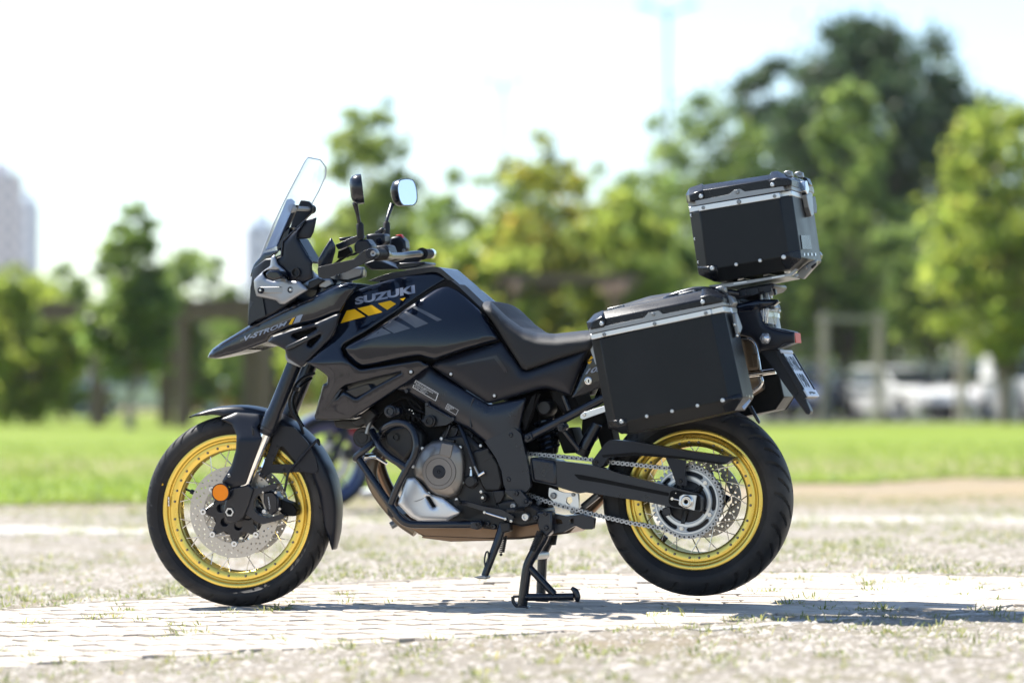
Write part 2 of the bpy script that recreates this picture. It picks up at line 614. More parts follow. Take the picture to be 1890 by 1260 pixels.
# ------------------------------------------------------------------ setting: materials
def ground_mat():
    m, nt, n, l, b = _nt('gravelly_soil')
    ge = n.new('ShaderNodeNewGeometry')
    def noise(scale, detail=6, rough=0.6):
        z = n.new('ShaderNodeTexNoise'); z.inputs['Scale'].default_value = scale; z.inputs['Detail'].default_value = detail; z.inputs['Roughness'].default_value = rough
        l.new(ge.outputs['Position'], z.inputs['Vector']); return z
    def mix(fac, a, bb):
        x = n.new('ShaderNodeMix'); x.data_type = 'RGBA'
        for s, val in (('A', a), ('B', bb)):
            if isinstance(val, tuple): x.inputs[s].default_value = (*val, 1)
            else: l.new(val, x.inputs[s])
        l.new(fac, x.inputs['Factor']); return x.outputs['Result']
    def rng_(src, a, bb):
        x = n.new('ShaderNodeMapRange'); x.inputs['From Min'].default_value = a; x.inputs['From Max'].default_value = bb
        l.new(src, x.inputs['Value']); return x.outputs['Result']
    fine = noise(45, 8, 0.7); mid = noise(5.5, 7, 0.7); big = noise(0.9, 5)
    c = mix(rng_(fine.outputs['Fac'], 0.35, 0.65), (0.175, 0.152, 0.122), (0.35, 0.315, 0.265))
    c = mix(rng_(mid.outputs['Fac'], 0.52, 0.64), c, (0.185, 0.165, 0.095))
    c = mix(rng_(big.outputs['Fac'], 0.55, 0.7), c, (0.25, 0.205, 0.145))
    sep = n.new('ShaderNodeSeparateXYZ'); l.new(ge.outputs['Position'], sep.inputs['Vector'])
    dry = rng_(sep.outputs['Y'], 18.5, 23)
    dm = n.new('ShaderNodeMath'); dm.operation = 'MULTIPLY'; l.new(dry, dm.inputs[0]); l.new(rng_(big.outputs['Fac'], 0.25, 0.55), dm.inputs[1])
    c = mix(dm.outputs['Value'], c, (0.30, 0.235, 0.145))
    l.new(c, b.inputs['Base Color'])
    b.inputs['Roughness'].default_value = 0.95; b.inputs['Specular IOR Level'].default_value = 0.2
    bp = n.new('ShaderNodeBump'); bp.inputs['Strength'].default_value = 0.9; bp.inputs['Distance'].default_value = 0.015
    l.new(fine.outputs['Fac'], bp.inputs['Height']); l.new(bp.outputs['Normal'], b.inputs['Normal'])
    MATS['gravelly_soil'] = m

def lawn_mat():
    m, nt, n, l, b = _nt('lawn_grass')
    ge = n.new('ShaderNodeNewGeometry')
    a = n.new('ShaderNodeTexNoise'); a.inputs['Scale'].default_value = 0.35; a.inputs['Detail'].default_value = 8; a.inputs['Roughness'].default_value = 0.65
    mp = n.new('ShaderNodeMapping'); mp.inputs['Scale'].default_value = (0.35, 1.0, 1.0)
    l.new(ge.outputs['Position'], mp.inputs['Vector']); l.new(mp.outputs['Vector'], a.inputs['Vector'])
    rp = n.new('ShaderNodeValToRGB')
    e = rp.color_ramp.elements
    e[0].position = 0.30; e[0].color = (0.115, 0.175, 0.018, 1)
    e[1].position = 0.78; e[1].color = (0.225, 0.20, 0.08, 1)
    x = e.new(0.5); x.color = (0.155, 0.212, 0.022, 1)
    l.new(a.outputs['Fac'], rp.inputs['Fac'])
    # worn, dry strip across the lawn
    sep = n.new('ShaderNodeSeparateXYZ'); l.new(ge.outputs['Position'], sep.inputs['Vector'])
    wv = n.new('ShaderNodeTexNoise'); wv.inputs['Scale'].default_value = 0.5; wv.inputs['Detail'].default_value = 4
    l.new(ge.outputs['Position'], wv.inputs['Vector'])
    mm = n.new('ShaderNodeMath'); mm.operation = 'MULTIPLY_ADD'; mm.inputs[1].default_value = 7; l.new(wv.outputs['Fac'], mm.inputs[0]); l.new(sep.outputs['Y'], mm.inputs[2])
    f1 = n.new('ShaderNodeMapRange'); f1.interpolation_type = 'SMOOTHSTEP'; f1.inputs['From Min'].default_value = 29; f1.inputs['From Max'].default_value = 33; l.new(mm.outputs[0], f1.inputs['Value'])
    f2 = n.new('ShaderNodeMapRange'); f2.interpolation_type = 'SMOOTHSTEP'; f2.inputs['From Min'].default_value = 41; f2.inputs['From Max'].default_value = 35; l.new(mm.outputs[0], f2.inputs['Value'])
    ff = n.new('ShaderNodeMath'); ff.operation = 'MULTIPLY'; l.new(f1.outputs['Result'], ff.inputs[0]); l.new(f2.outputs['Result'], ff.inputs[1])
    f3 = n.new('ShaderNodeMath'); f3.operation = 'MULTIPLY'; f3.inputs[1].default_value = 0.72; l.new(ff.outputs[0], f3.inputs[0])
    mx = n.new('ShaderNodeMix'); mx.data_type = 'RGBA'; mx.inputs['B'].default_value = (0.24, 0.205, 0.11, 1)
    l.new(f3.outputs[0], mx.inputs['Factor']); l.new(rp.outputs['Color'], mx.inputs['A'])
    l.new(mx.outputs['Result'], b.inputs['Base Color'])
    b.inputs['Roughness'].default_value = 0.9; b.inputs['Specular IOR Level'].default_value = 0.15
    MATS['lawn_grass'] = m

def paver_mat():
    m, nt, n, l, b = _nt('concrete_paver')
    ge = n.new('ShaderNodeNewGeometry'); oi = n.new('ShaderNodeObjectInfo')
    ad = n.new('ShaderNodeMath'); ad.operation = 'ADD'; l.new(ge.outputs['Random Per Island'], ad.inputs[0]); l.new(oi.outputs['Random'], ad.inputs[1])
    fr = n.new('ShaderNodeMath'); fr.operation = 'FRACT'; l.new(ad.outputs[0], fr.inputs[0])
    rp = n.new('ShaderNodeValToRGB'); e = rp.color_ramp.elements
    e[0].color = (0.40, 0.345, 0.285, 1); e[1].color = (0.52, 0.46, 0.39, 1)
    x = e.new(0.15); x.color = (0.46, 0.40, 0.335, 1)
    l.new(fr.outputs[0], rp.inputs['Fac'])
    nz = n.new('ShaderNodeTexNoise'); nz.inputs['Scale'].default_value = 9; nz.inputs['Detail'].default_value = 9; nz.inputs['Roughness'].default_value = 0.7
    l.new(ge.outputs['Position'], nz.inputs['Vector'])
    mr = n.new('ShaderNodeMapRange'); mr.inputs['From Min'].default_value = 0.3; mr.inputs['From Max'].default_value = 0.75; mr.inputs['To Min'].default_value = 0.72; mr.inputs['To Max'].default_value = 1.12
    l.new(nz.outputs['Fac'], mr.inputs['Value'])
    mu = n.new('ShaderNodeMix'); mu.data_type = 'RGBA'; mu.blend_type = 'MULTIPLY'; mu.inputs['Factor'].default_value = 1
    l.new(rp.outputs['Color'], mu.inputs['A']); l.new(mr.outputs['Result'], mu.inputs['B'])
    l.new(mu.outputs['Result'], b.inputs['Base Color'])
    b.inputs['Roughness'].default_value = 0.9; b.inputs['Specular IOR Level'].default_value = 0.25
    n2 = n.new('ShaderNodeTexNoise'); n2.inputs['Scale'].default_value = 160; n2.inputs['Detail'].default_value = 4; l.new(ge.outputs['Position'], n2.inputs['Vector'])
    bp = n.new('ShaderNodeBump'); bp.inputs['Strength'].default_value = 0.5; bp.inputs['Distance'].default_value = 0.003
    l.new(n2.outputs['Fac'], bp.inputs['Height']); l.new(bp.outputs['Normal'], b.inputs['Normal'])
    MATS['concrete_paver'] = m

ground_mat(); lawn_mat(); paver_mat()
mat('joint_sand', (0.20, 0.17, 0.13), 0.95, bump=0.6, bscale=120, var=0.35, vscale=20, spec=0.2)
mat('concrete', (0.42, 0.39, 0.35), 0.9, var=0.2, vscale=3, spec=0.2)
leaf_mat('weed_leaf', (0.09, 0.13, 0.035), (0.20, 0.20, 0.07), (0.30, 0.24, 0.12), 0.4)
leaf_mat('grass_blade', (0.10, 0.165, 0.018), (0.175, 0.225, 0.03), None, 0.45)
leaf_mat('leaf_bright', (0.11, 0.165, 0.024), (0.205, 0.245, 0.042), (0.28, 0.25, 0.035), 0.66)
leaf_mat('leaf_mid', (0.068, 0.122, 0.026), (0.14, 0.185, 0.044), None, 0.64)
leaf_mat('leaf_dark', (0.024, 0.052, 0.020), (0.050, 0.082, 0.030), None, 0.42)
leaf_mat('leaf_autumn', (0.10, 0.14, 0.02), (0.21, 0.215, 0.03), (0.36, 0.21, 0.02), 0.64)
leaf_mat('leaf_pale', (0.10, 0.145, 0.03), (0.16, 0.20, 0.05), None, 0.6)
mat('bark', (0.10, 0.075, 0.055), 0.95, bump=0.5, bscale=30, var=0.35, vscale=6)
mat('grey_bark', (0.20, 0.175, 0.15), 0.95, bump=0.5, bscale=30, var=0.3, vscale=6)
mat('pebble', (0.33, 0.30, 0.262), 0.9, var=0.35, vscale=9, spec=0.3)
mat('brown_timber', (0.125, 0.085, 0.068), 0.8, var=0.3, vscale=5)
mat('grey_timber', (0.34, 0.30, 0.265), 0.85, var=0.25, vscale=5)
mat('far_plaster', (0.62, 0.68, 0.74), 0.9, var=0.05)
mat('far_plaster_warm', (0.66, 0.64, 0.66), 0.9, var=0.05)
mat('far_window', (0.20, 0.25, 0.32), 0.2, spec=0.5)
mat('pole_steel', (0.07, 0.085, 0.105), 0.5, metal=0.3)
mat('wall_render', (0.42, 0.43, 0.45), 0.9, var=0.15)

def smooth(a, b, x):
    t = np.clip((x - a) / (b - a), 0, 1); return t * t * (3 - 2 * t)

def zg(x, y):
    """Height of the walking surface; the pavement rises a little to the right."""
    x = np.asarray(x, float); y = np.asarray(y, float)
    f = (1 - smooth(13, 19, y)) * smooth(2, 6, y)
    return 0.046 * np.tanh((x + 0.95) / 1.2) * f

def bumps(x, y):
    return (0.006 * np.sin(3.1 * x + 1.7 * y) * np.sin(2.3 * y - 1.1 * x) + 0.004 * np.sin(9 * x + 4) * np.sin(7.3 * y))

FAR = np.array([(-6, 8.0), (-3.5, 9.5), (-1.82, 10.80), (-1.29, 11.2), (-0.72, 11.6), (0.0, 11.83), (0.64, 11.9), (1.18, 11.88), (1.94, 11.55), (3.5, 10.4), (6, 8.3)])
NEAR = np.array([(-6, 6.9), (-3.5, 7.75), (-1.43, 8.47), (-0.69, 8.68), (0.25, 9.1), (0.5, 9.24), (0.99, 9.7), (1.68, 9.95), (3.5, 9.0), (6, 7.0)])
def far_d(x): return np.interp(x, FAR[:, 0], FAR[:, 1])
def near_d(x): return np.interp(x, NEAR[:, 0], NEAR[:, 1])

def grid_sheet(name, xs, ys, zf, material, keep=None):
    X, Y = np.meshgrid(xs, ys); Zv = zf(X, Y)
    nx, ny = len(xs), len(ys)
    verts = np.stack([X.ravel(), Y.ravel(), Zv.ravel()], 1)
    idx = np.arange(nx * ny).reshape(ny, nx)
    q = np.stack([idx[:-1, :-1], idx[:-1, 1:], idx[1:, 1:], idx[1:, :-1]], -1).reshape(-1, 4)
    if keep is not None:
        cx = verts[q].mean(1); q = q[keep(cx[:, 0], cx[:, 1])]
    me = bpy.data.meshes.new(name); me.from_pydata(verts.tolist(), [], q.tolist())
    finish(me, 60)
    return link(name, me, material)

ys = np.concatenate([np.array([-1500, -600, -250, -100, -40, -15, -5, 0, 3]), np.arange(5, 14, 0.06), np.arange(14, 30, 0.4), np.array([32, 36, 42, 50, 60, 75, 90, 120, 160, 240, 400, 800, 1600, 3000])])
xs = np.concatenate([np.array([-2500, -1000, -400, -150, -60, -25, -12, -7]), np.arange(-4.5, 4.5, 0.06), np.array([5, 7, 12, 25, 60, 150, 400, 1000, 2500])])
def z_ground(x, y):
    near = (np.abs(x) < 6) & (y > 4) & (y < 20)
    inpath = (y < far_d(x) + 0.02) & (y > near_d(x) - 0.02) & (np.abs(x) < 6)
    edge_d = np.minimum(np.abs(y - far_d(x)), np.abs(y - near_d(x)))
    return zg(x, y) - 0.003 - 0.008 * smooth(0.05, 0.6, edge_d) + np.where(near & ~inpath, 0.6 * bumps(x, y) * smooth(0.0, 0.5, edge_d), 0) - np.where(inpath, 0.03, 0)
ground = grid_sheet('ground', xs, ys, z_ground, 'gravelly_soil')
tag(ground, 'pale gravelly ground with dry weeds around the paved strip', kind='structure')

# sand bed of the paved strip
sx = np.arange(-5.5, 5.5, 0.12); sy = np.arange(6.5, 12.3, 0.08)
bed = grid_sheet('path', sx, sy, lambda x, y: zg(x, y) - 0.011, 'joint_sand', keep=lambda x, y: (y < far_d(x)) & (y > near_d(x)))
tag(bed, 'strip of pale paving blocks under the motorcycle', kind='structure')

# paving blocks in rows that follow the far edge
def paver_mesh(k):
    r = random.Random(k)
    L, Wd, H, bv = 0.0995, 0.0495, 0.03, 0.003
    v = []
    for z, e in ((-H, 0), (-bv, 0), (0, bv)):
        for sx_, sy_ in ((-1, -1), (1, -1), (1, 1), (-1, 1)):
            v.append((sx_ * (L - e) + r.uniform(-.003, .003), sy_ * (Wd - e) + r.uniform(-.002, .002), z + (r.uniform(-.0015, .0015) if z > -H else 0)))
    f = [(8, 9, 10, 11)]
    for a in (0, 4):
        f += [(a + i, a + (i + 1) % 4, a + 4 + (i + 1) % 4, a + 4 + i) for i in range(4)]
    me = mesh('paver', v, f, 20); me.materials.append(MATS['concrete_paver'])
    return me
pm = [paver_mesh(k) for k in range(5)]
xs_f = np.linspace(-5.8, 5.8, 1200)
fy = np.convolve(np.pad(far_d(xs_f), 60, mode='edge'), np.ones(121) / 121, 'valid')
spots = []
for j in range(0, 40):
    off = 0.06 + j * 0.1045
    tx, ty = np.gradient(xs_f), np.gradient(fy); L = np.hypot(tx, ty)
    px_, py_ = xs_f + ty / L * off, fy - tx / L * off
    s = np.concatenate([[0], np.cumsum(np.hypot(np.diff(px_), np.diff(py_)))])
    pos = (j % 2) * 0.1025 + random.uniform(0, 0.02)
    while pos < s[-1]:
        x = np.interp(pos, s, px_); y = np.interp(pos, s, py_)
        a = math.atan2(np.interp(pos + .05, s, py_) - np.interp(pos - .05, s, py_), np.interp(pos + .05, s, px_) - np.interp(pos - .05, s, px_))
        if near_d(x) + 0.03 < y < far_d(x) and abs(x) < 3.2:
            spots.append((x, y, a))
        pos += 0.2045
vis = [(abs((x / y) * FPX) < 1000 and y, i) for i, (x, y, a) in enumerate(spots)]
order = sorted([i for f, i in vis if f], key=lambda i: spots[i][1])
own = set(order[:300])
sv, sf = [], []
for i, (x, y, a) in enumerate(spots):
    z = float(zg(x, y)) + random.uniform(-0.0016, 0.0008) - 0.001
    M = Matrix.Translation((x, y, z)) @ Euler((random.gauss(0, .004), random.gauss(0, .004), a + random.gauss(0, .010))).to_matrix().to_4x4()
    if random.random() < 0.012 and i not in own: continue
    me = pm[i % 5]
    if i in own:
        link('paver', me, None, bed, M)
    else:
        b0 = len(sv); sv += [M @ q.co for q in me.vertices]; sf += [tuple(b0 + k for k in p.vertices) for p in me.polygons]
rest = link('farther_pavers', mesh('farther_pavers', sv, sf, 20, fix=False), 'concrete_paver', bed); rest['kind'] = 'stuff'

# flush concrete edging on the near right side of the strip, pale concrete strips farther out
def ribbon(name, pts, wd, z, material, label, h=0.03):
    v, f = [], []
    for i, (x, y) in enumerate(pts):
        a = pts[max(0, i - 1)]; b = pts[min(len(pts) - 1, i + 1)]
        t = Vector((b[0] - a[0], b[1] - a[1], 0)).normalized(); nn = Vector((-t.y, t.x, 0)) * wd / 2
        zz = float(zg(x, y)) + z
        for sgn, dz in ((-1, -h), (-1, 0), (1, 0), (1, -h)):
            v.append(Vector((x, y, zz + dz)) + nn * sgn)
    for i in range(len(pts) - 1):
        for k in range(3):
            f.append((i * 4 + k, i * 4 + k + 1, i * 4 + 4 + k + 1, i * 4 + 4 + k))
    o = link(name, mesh(name, v, f, 30), material); tag(o, label, kind='structure'); return o
xe = np.linspace(0.55, 3.2, 24)
ribbon('kerb', [(x, float(near_d(x)) - 0.22) for x in xe], 0.07, -0.004, 'concrete', 'flush pale concrete edging along the paved strip')
ribbon('path', [(x, 17.4 + 0.04 * x) for x in np.linspace(-9, 9, 20)], 1.7, -0.012, 'concrete', 'pale concrete strip crossing the gravel behind the motorcycle', h=0.05)

# loose stones and weeds
def fast_mesh(name, V, F, k):
    """V (n,3), F (m,k) arrays."""
    me = bpy.data.meshes.new(name)
    me.vertices.add(len(V)); me.vertices.foreach_set('co', np.asarray(V, np.float32).ravel())
    me.loops.add(F.size); me.loops.foreach_set('vertex_index', np.asarray(F, np.int32).ravel())
    me.polygons.add(len(F)); me.polygons.foreach_set('loop_start', np.arange(0, F.size, k, dtype=np.int32))
    me.update(); me.validate()
    return me

def pebbles(n, d0, d1, s0, s1, name):
    d = d0 + (d1 - d0) * rng.random(n) ** 0.9
    x = (rng.random(n) * 2 - 1) * (d * 0.19 + 0.3)
    ok = (d > far_d(x) + 0.03) | (d < near_d(x) - 0.03)
    x, d = x[ok], d[ok]; n = len(x)
    base = np.array([(1, 0, 0), (.35, .9, 0), (-.8, .55, 0), (-.75, -.6, 0), (.4, -.9, 0), (.2, .1, .75), (0, 0, -.6)])
    F0 = np.array([(0, 1, 5), (1, 2, 5), (2, 3, 5), (3, 4, 5), (4, 0, 5)])
    s = s0 + (s1 - s0) * rng.random(n) ** 3
    a = rng.random(n) * 6.283
    B = base[None] * (1 + 0.45 * (rng.random((n, 7, 3)) - .5)) * s[:, None, None]
    B[:, :, 2] *= 0.7
    ca, sa = np.cos(a)[:, None], np.sin(a)[:, None]
    X = B[:, :, 0] * ca - B[:, :, 1] * sa + x[:, None]; Y = B[:, :, 0] * sa + B[:, :, 1] * ca + d[:, None]
    Zz = B[:, :, 2] + z_ground(x, d)[:, None]
    V = np.stack([X, Y, Zz], -1).reshape(-1, 3)
    F = (F0[None] + 7 * np.arange(n)[:, None, None]).reshape(-1, 3)
    o = link(name, fast_mesh(name, V, F, 3), 'pebble'); return o
g = pebbles(42000, 6.8, 20, 0.004, 0.020, 'gravel')
tag(g, 'loose pale stones scattered over the gravelly ground', 'gravel', kind='stuff')

def tufts(name, spots, blades, length, material, flat=0.5, steep=1.35, spread=0.02):
    n = len(spots); N = n * blades
    sp = np.repeat(np.array(spots), blades, 0)
    sc = np.repeat(0.5 + rng.random(n), blades)
    a = rng.random(N) * 6.283; el = flat + (steep - flat) * rng.random(N) ** 1.2
    Lg = length * sc * (0.35 + 0.65 * rng.random(N))
    wd = 0.0011 + 0.0010 * rng.random(N)
    wd = wd * (1 + length * 9)
    r0 = spread * sc * rng.random(N)
    dx, dy = np.cos(a), np.sin(a)
    bx, by = sp[:, 0] + dx * r0, sp[:, 1] + dy * r0
    bz = sp[:, 2]
    hx, hz = np.cos(el) * Lg, np.sin(el) * Lg
    px_, py_ = -dy * wd, dx * wd
    v0 = np.stack([bx - px_, by - py_, bz], 1); v1 = np.stack([bx + px_, by + py_, bz], 1)
    mx, my, mz = bx + dx * hx * .5, by + dy * hx * .5, bz + hz * .65
    v2 = np.stack([mx + px_ * .8, my + py_ * .8, mz], 1); v3 = np.stack([mx - px_ * .8, my - py_ * .8, mz], 1)
    v4 = np.stack([bx + dx * hx, by + dy * hx, bz + hz * .9], 1)
    V = np.stack([v0, v1, v2, v3, v4], 1).reshape(-1, 3)
    k = 5 * np.arange(N)[:, None]
    F = np.concatenate([k + np.array([[0, 1, 2]]), k + np.array([[0, 2, 3]]), k + np.array([[3, 2, 4]])], 1).reshape(-1, 3)
    return link(name, fast_mesh(name, V, F, 3), material)
sp_path = []
r2 = random.Random(4)
while len(sp_path) < 150:
    x, y = r2.uniform(-2.2, 2.2), r2.uniform(8.4, 11.9)
    if near_d(x) - .05 < y < far_d(x):
        c = 1 + int(r2.random() * 3)
        for _ in range(c):
            xx, yy = x + r2.gauss(0, .035), y + r2.gauss(0, .02)
            sp_path.append((xx, yy, float(zg(xx, yy)) - 0.006))
o = tufts('weeds', sp_path, 26, 0.036, 'weed_leaf', 0.02, 0.9, 0.045); tag(o, 'small green weeds growing in the joints of the paved strip', 'weeds', kind='stuff')
sp_g = []
while len(sp_g) < 5200:
    y = 7.2 + 15 * r2.random() ** 0.8; x = r2.uniform(-1, 1) * (y * .18 + .4)
    if y > far_d(x) - .02 or y < near_d(x) + .05:
        if math.sin(3.3 * x + 1.2 * y) + math.sin(2.1 * y - 1.9 * x) + r2.gauss(0, .8) < -0.2 and y > 11: continue
        if y < 10 and r2.random() < 0.5: continue
        sp_g.append((x, y, float(z_ground(x, y)) + 0.002))
o = tufts('dry_grass', sp_g, 10, 0.036, 'weed_leaf', 0.1, 1.1, 0.05); tag(o, 'low dry grass and weeds on the gravelly ground', 'grass', kind='stuff')

# lawn
def lawn_edge(x, k=0.0):
    return 23.3 + 3.3 * np.tanh(x / 3.0) + 0.5 * np.sin(x * 1.3 + 2) + 0.3 * np.sin(x * 3.7)
lx = np.concatenate([np.array([-140, -90, -50, -30, -18]), np.arange(-12, 12, 0.35), np.array([18, 30, 50, 90, 140])])
ly = np.concatenate([np.arange(18.5, 30, 0.3), np.arange(30, 50, 1.5), np.array([55, 62, 70, 78, 84, 95, 110])])
lawn = grid_sheet('lawn', lx, ly, lambda x, y: 0.004 + 0.0 * x, 'lawn_grass', keep=lambda x, y: y > lawn_edge(x))
tag(lawn, 'bright green lawn with a worn strip behind the motorcycle', kind='structure')
sp_l = []
while len(sp_l) < 6500:
    y = 20 + 24 * r2.random() ** 1.5; x = r2.uniform(-1, 1) * (y * .18 + .4)
    if y > lawn_edge(x) - 0.3:
        sp_l.append((x, y, 0.0))
o = tufts('grass', sp_l, 9, 0.09, 'grass_blade', 0.7); tag(o, 'fresh grass blades on the sunlit lawn', 'grass', kind='stuff')

mat('far_asphalt', (0.13, 0.125, 0.12), 0.95, var=0.2, vscale=2)
rd = grid_sheet('road', np.linspace(5.2, 60, 12), np.linspace(74.5, 96, 6), lambda x, y: 0.012 + 0.0 * x, 'far_asphalt')
tag(rd, 'grey parking lane beyond the lawn under the parked cars', kind='structure')

# ------------------------------------------------------------------ trees
def leaf_cloud(blobs, n, size, seed, core=1.0):
    g_ = np.random.default_rng(seed)
    B = np.array(blobs)                                       # x y z rx ry rz
    wgt = B[:, 3] * B[:, 4]; wgt[-1] *= core; wgt = wgt / wgt.sum()
    k = g_.choice(len(B), n, p=wgt)
    d = g_.normal(size=(n, 3)); d /= np.linalg.norm(d, axis=1)[:, None]
    r = np.abs(g_.normal(size=n)) * 0.42 + 0.35 * g_.random(n)
    p = B[k, :3] + d * r[:, None] * B[k, 3:6]
    a = g_.normal(size=(n, 3)) + d * 0.4; a /= np.linalg.norm(a, axis=1)[:, None]
    t = np.cross(a, g_.normal(size=(n, 3))); t /= np.linalg.norm(t, axis=1)[:, None] + 1e-9
    b = np.cross(a, t)
    s = size * (0.6 + 0.8 * g_.random(n))[:, None]
    V = np.stack([p - t * s, p - b * s * .55, p + t * s, p + b * s * .55], 1).reshape(-1, 3)
    F = np.arange(4 * n).reshape(n, 4)
    return V, F

def tree(name, label, u, d, top_v, bot_v, width_px, leafm, n=7000, size=0.11, seed=1, trunk_r=0.11, bark='bark', blobs=32, lean=0.0, taper=0.0, group=None, base=None, depth=1.0):
    rr = random.Random(seed)
    s = FPX / d
    base = world_at(u, d) if base is None else base
    zt, zb = z_at(top_v, d), z_at(bot_v, d)
    W_ = width_px * 1.12 / s / 2; Hc = (zt - zb) / 2; zc = (zt + zb) / 2
    bl = []
    while len(bl) < blobs:
        x_, y_, t = rr.uniform(-1, 1), rr.uniform(-1, 1), rr.uniform(-1, 1)
        sq = 1 - taper * max(0, t * .8 + .1)
        rho = (x_ / sq) ** 2 + (y_ / sq) ** 2 + abs(t) ** 2.8
        if rho > 1 or rho < rr.random() * .5: continue
        rad = rr.uniform(0.16, 0.30) * W_ * (.75 + .25 * sq)
        bl.append((x_ * W_ * .82, y_ * W_ * .82 * depth, zc + t * Hc * 1.04, rad * rr.uniform(.8, 1.3), rad, rad * rr.uniform(.6, .95)))
    root = empty(name, None, Matrix.Translation(base))
    bl2 = bl + [(lean * W_ * .2, 0, zc - Hc * .1, W_ * .62, W_ * .62 * depth, Hc * .78)] * 1
    V, F = leaf_cloud(bl2, n, size, seed, 1.0)
    link('crown', fast_mesh('crown', V, F, 4), leafm, root)
    tv, tf = [], []
    def add(path, rad):
        me = sweep('limb', path, rad, 7); o0 = len(tv)
        tv.extend([q.co.copy() for q in me.vertices]); tf.extend([tuple(o0 + i for i in p.vertices) for p in me.polygons]); bpy.data.meshes.remove(me)
    top = Vector((lean * W_ * .3, 0, zc + Hc * .35))
    path = catmull([Vector((0, 0, -0.1)), Vector((rr.gauss(0, .03), rr.gauss(0, .03), zb * .55)), Vector((rr.gauss(0, .08), 0, max(zb, .4))), top], 5)
    add(path, [trunk_r * (1.25 - 0.95 * i / (len(path) - 1)) for i in range(len(path))])
    for b in bl[::2]:
        st = path[int(len(path) * rr.uniform(.5, .85))]
        e = Vector(b[:3])
        add([st, st.lerp(e, .5) + Vector((0, 0, -.1 * W_)), e], [trunk_r * .45, trunk_r * .3, trunk_r * .1])
    link('trunk', mesh('trunk', tv, tf, 50, fix=False), bark, root)
    tag(root, label, 'tree', group)
    return root

G = 'park trees beyond the lawn'
def T(name, label, u, d, top, bot, w, lm, n, seed, **k):
    k['blobs'] = int(k.get('blobs', 44) * 1.6); k.setdefault('trunk_r', .09); k.setdefault('size', .115); n = int(n * .78)
    tree(name, label, u, d, top, bot, w, lm, n, seed=seed, group=G, **k)
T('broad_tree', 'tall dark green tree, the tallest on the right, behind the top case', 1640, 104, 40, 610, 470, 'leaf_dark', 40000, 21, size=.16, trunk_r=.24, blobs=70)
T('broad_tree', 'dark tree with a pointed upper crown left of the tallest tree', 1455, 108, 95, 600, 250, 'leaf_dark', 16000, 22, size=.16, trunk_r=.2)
T('young_tree', 'yellow green tree standing in front of the tall dark tree', 1560, 80, 130, 655, 220, 'leaf_mid', 9500, 23, taper=.35)
T('young_tree', 'bright yellow green tree at the right edge of the picture', 1855, 72, 185, 660, 340, 'leaf_bright', 14000, 24, taper=.5, blobs=60)
T('young_tree', 'olive green tree rising to the left of the top case', 1300, 82, 195, 720, 320, 'leaf_mid', 14000, 25, blobs=60)
T('young_tree', 'tree with yellowing leaves above the motorcycle seat', 1010, 76, 225, 720, 290, 'leaf_autumn', 13000, 26, taper=.4, blobs=60)
T('young_tree', 'light green tree between the yellowing tree and the top case', 1150, 70, 350, 750, 230, 'leaf_bright', 9000, 27)
T('young_tree', 'dark green round tree between the mirror and the yellowing tree', 830, 84, 312, 720, 180, 'leaf_mid', 9000, 28)
T('slender_tree', 'slender pale tree with a thin crown behind the mirrors', 685, 66, 158, 600, 190, 'leaf_pale', 5200, 29, trunk_r=.06)
T('young_tree', 'bushy light green tree below the slender pale tree', 650, 74, 385, 755, 270, 'leaf_bright', 9500, 30)
T('young_tree', 'round topped green tree standing in front of the pergola', 242, 62, 378, 690, 175, 'leaf_mid', 10000, 31, bark='grey_bark', taper=.4)
T('young_tree', 'dark tree to the right of the round topped tree, behind the pergola', 355, 90, 462, 740, 200, 'leaf_mid', 8000, 32)
T('young_tree', 'low yellow green tree beside the left edge of the picture', 40, 70, 500, 775, 230, 'leaf_bright', 9000, 33)
T('young_tree', 'small green tree between the left edge and the round topped tree', 118, 80, 488, 770, 130, 'leaf_mid', 6500, 34)
T('young_tree', 'yellow green tree under the far roof, left of the yellowing tree', 900, 68, 440, 765, 220, 'leaf_bright', 9500, 35)
T('young_tree', 'dense green tree directly behind the side case', 1290, 74, 455, 770, 280, 'leaf_mid', 10000, 36)
T('young_tree', 'shaded green tree low behind the tail light', 1430, 88, 350, 680, 280, 'leaf_mid', 9000, 37)
T('young_tree', 'small bright tree low between the stake frames', 1720, 84, 390, 640, 220, 'leaf_mid', 7500, 38)
T('young_tree', 'dim green tree seen between the pergola posts', 480, 88, 545, 765, 190, 'leaf_mid', 6500, 39)
T('young_tree', 'bright low tree behind the handlebar and fuel tank', 770, 72, 430, 765, 190, 'leaf_bright', 8500, 40)
T('young_tree', 'bright green tree just above the pillion seat', 1060, 80, 430, 770, 220, 'leaf_mid', 9000, 41)
T('young_tree', 'leafy tree low at the right behind the white van', 1890, 92, 420, 640, 240, 'leaf_mid', 7000, 42)
T('young_tree', 'hazy green tree behind the yellowing tree, left side', 930, 92, 330, 740, 240, 'leaf_mid', 9000, 44)
T('young_tree', 'hazy green tree behind the yellowing tree, right side', 1090, 94, 300, 740, 260, 'leaf_mid', 9500, 45)
T('young_tree', 'far green tree behind the far mirror', 765, 96, 370, 740, 200, 'leaf_mid', 7500, 46)
T('young_tree', 'far green tree between the lamp post and the top case', 1215, 98, 270, 740, 250, 'leaf_mid', 9500, 47)
T('young_tree', 'shady tree filling the gap below the tall dark tree', 1590, 96, 420, 650, 300, 'leaf_mid', 7500, 43)

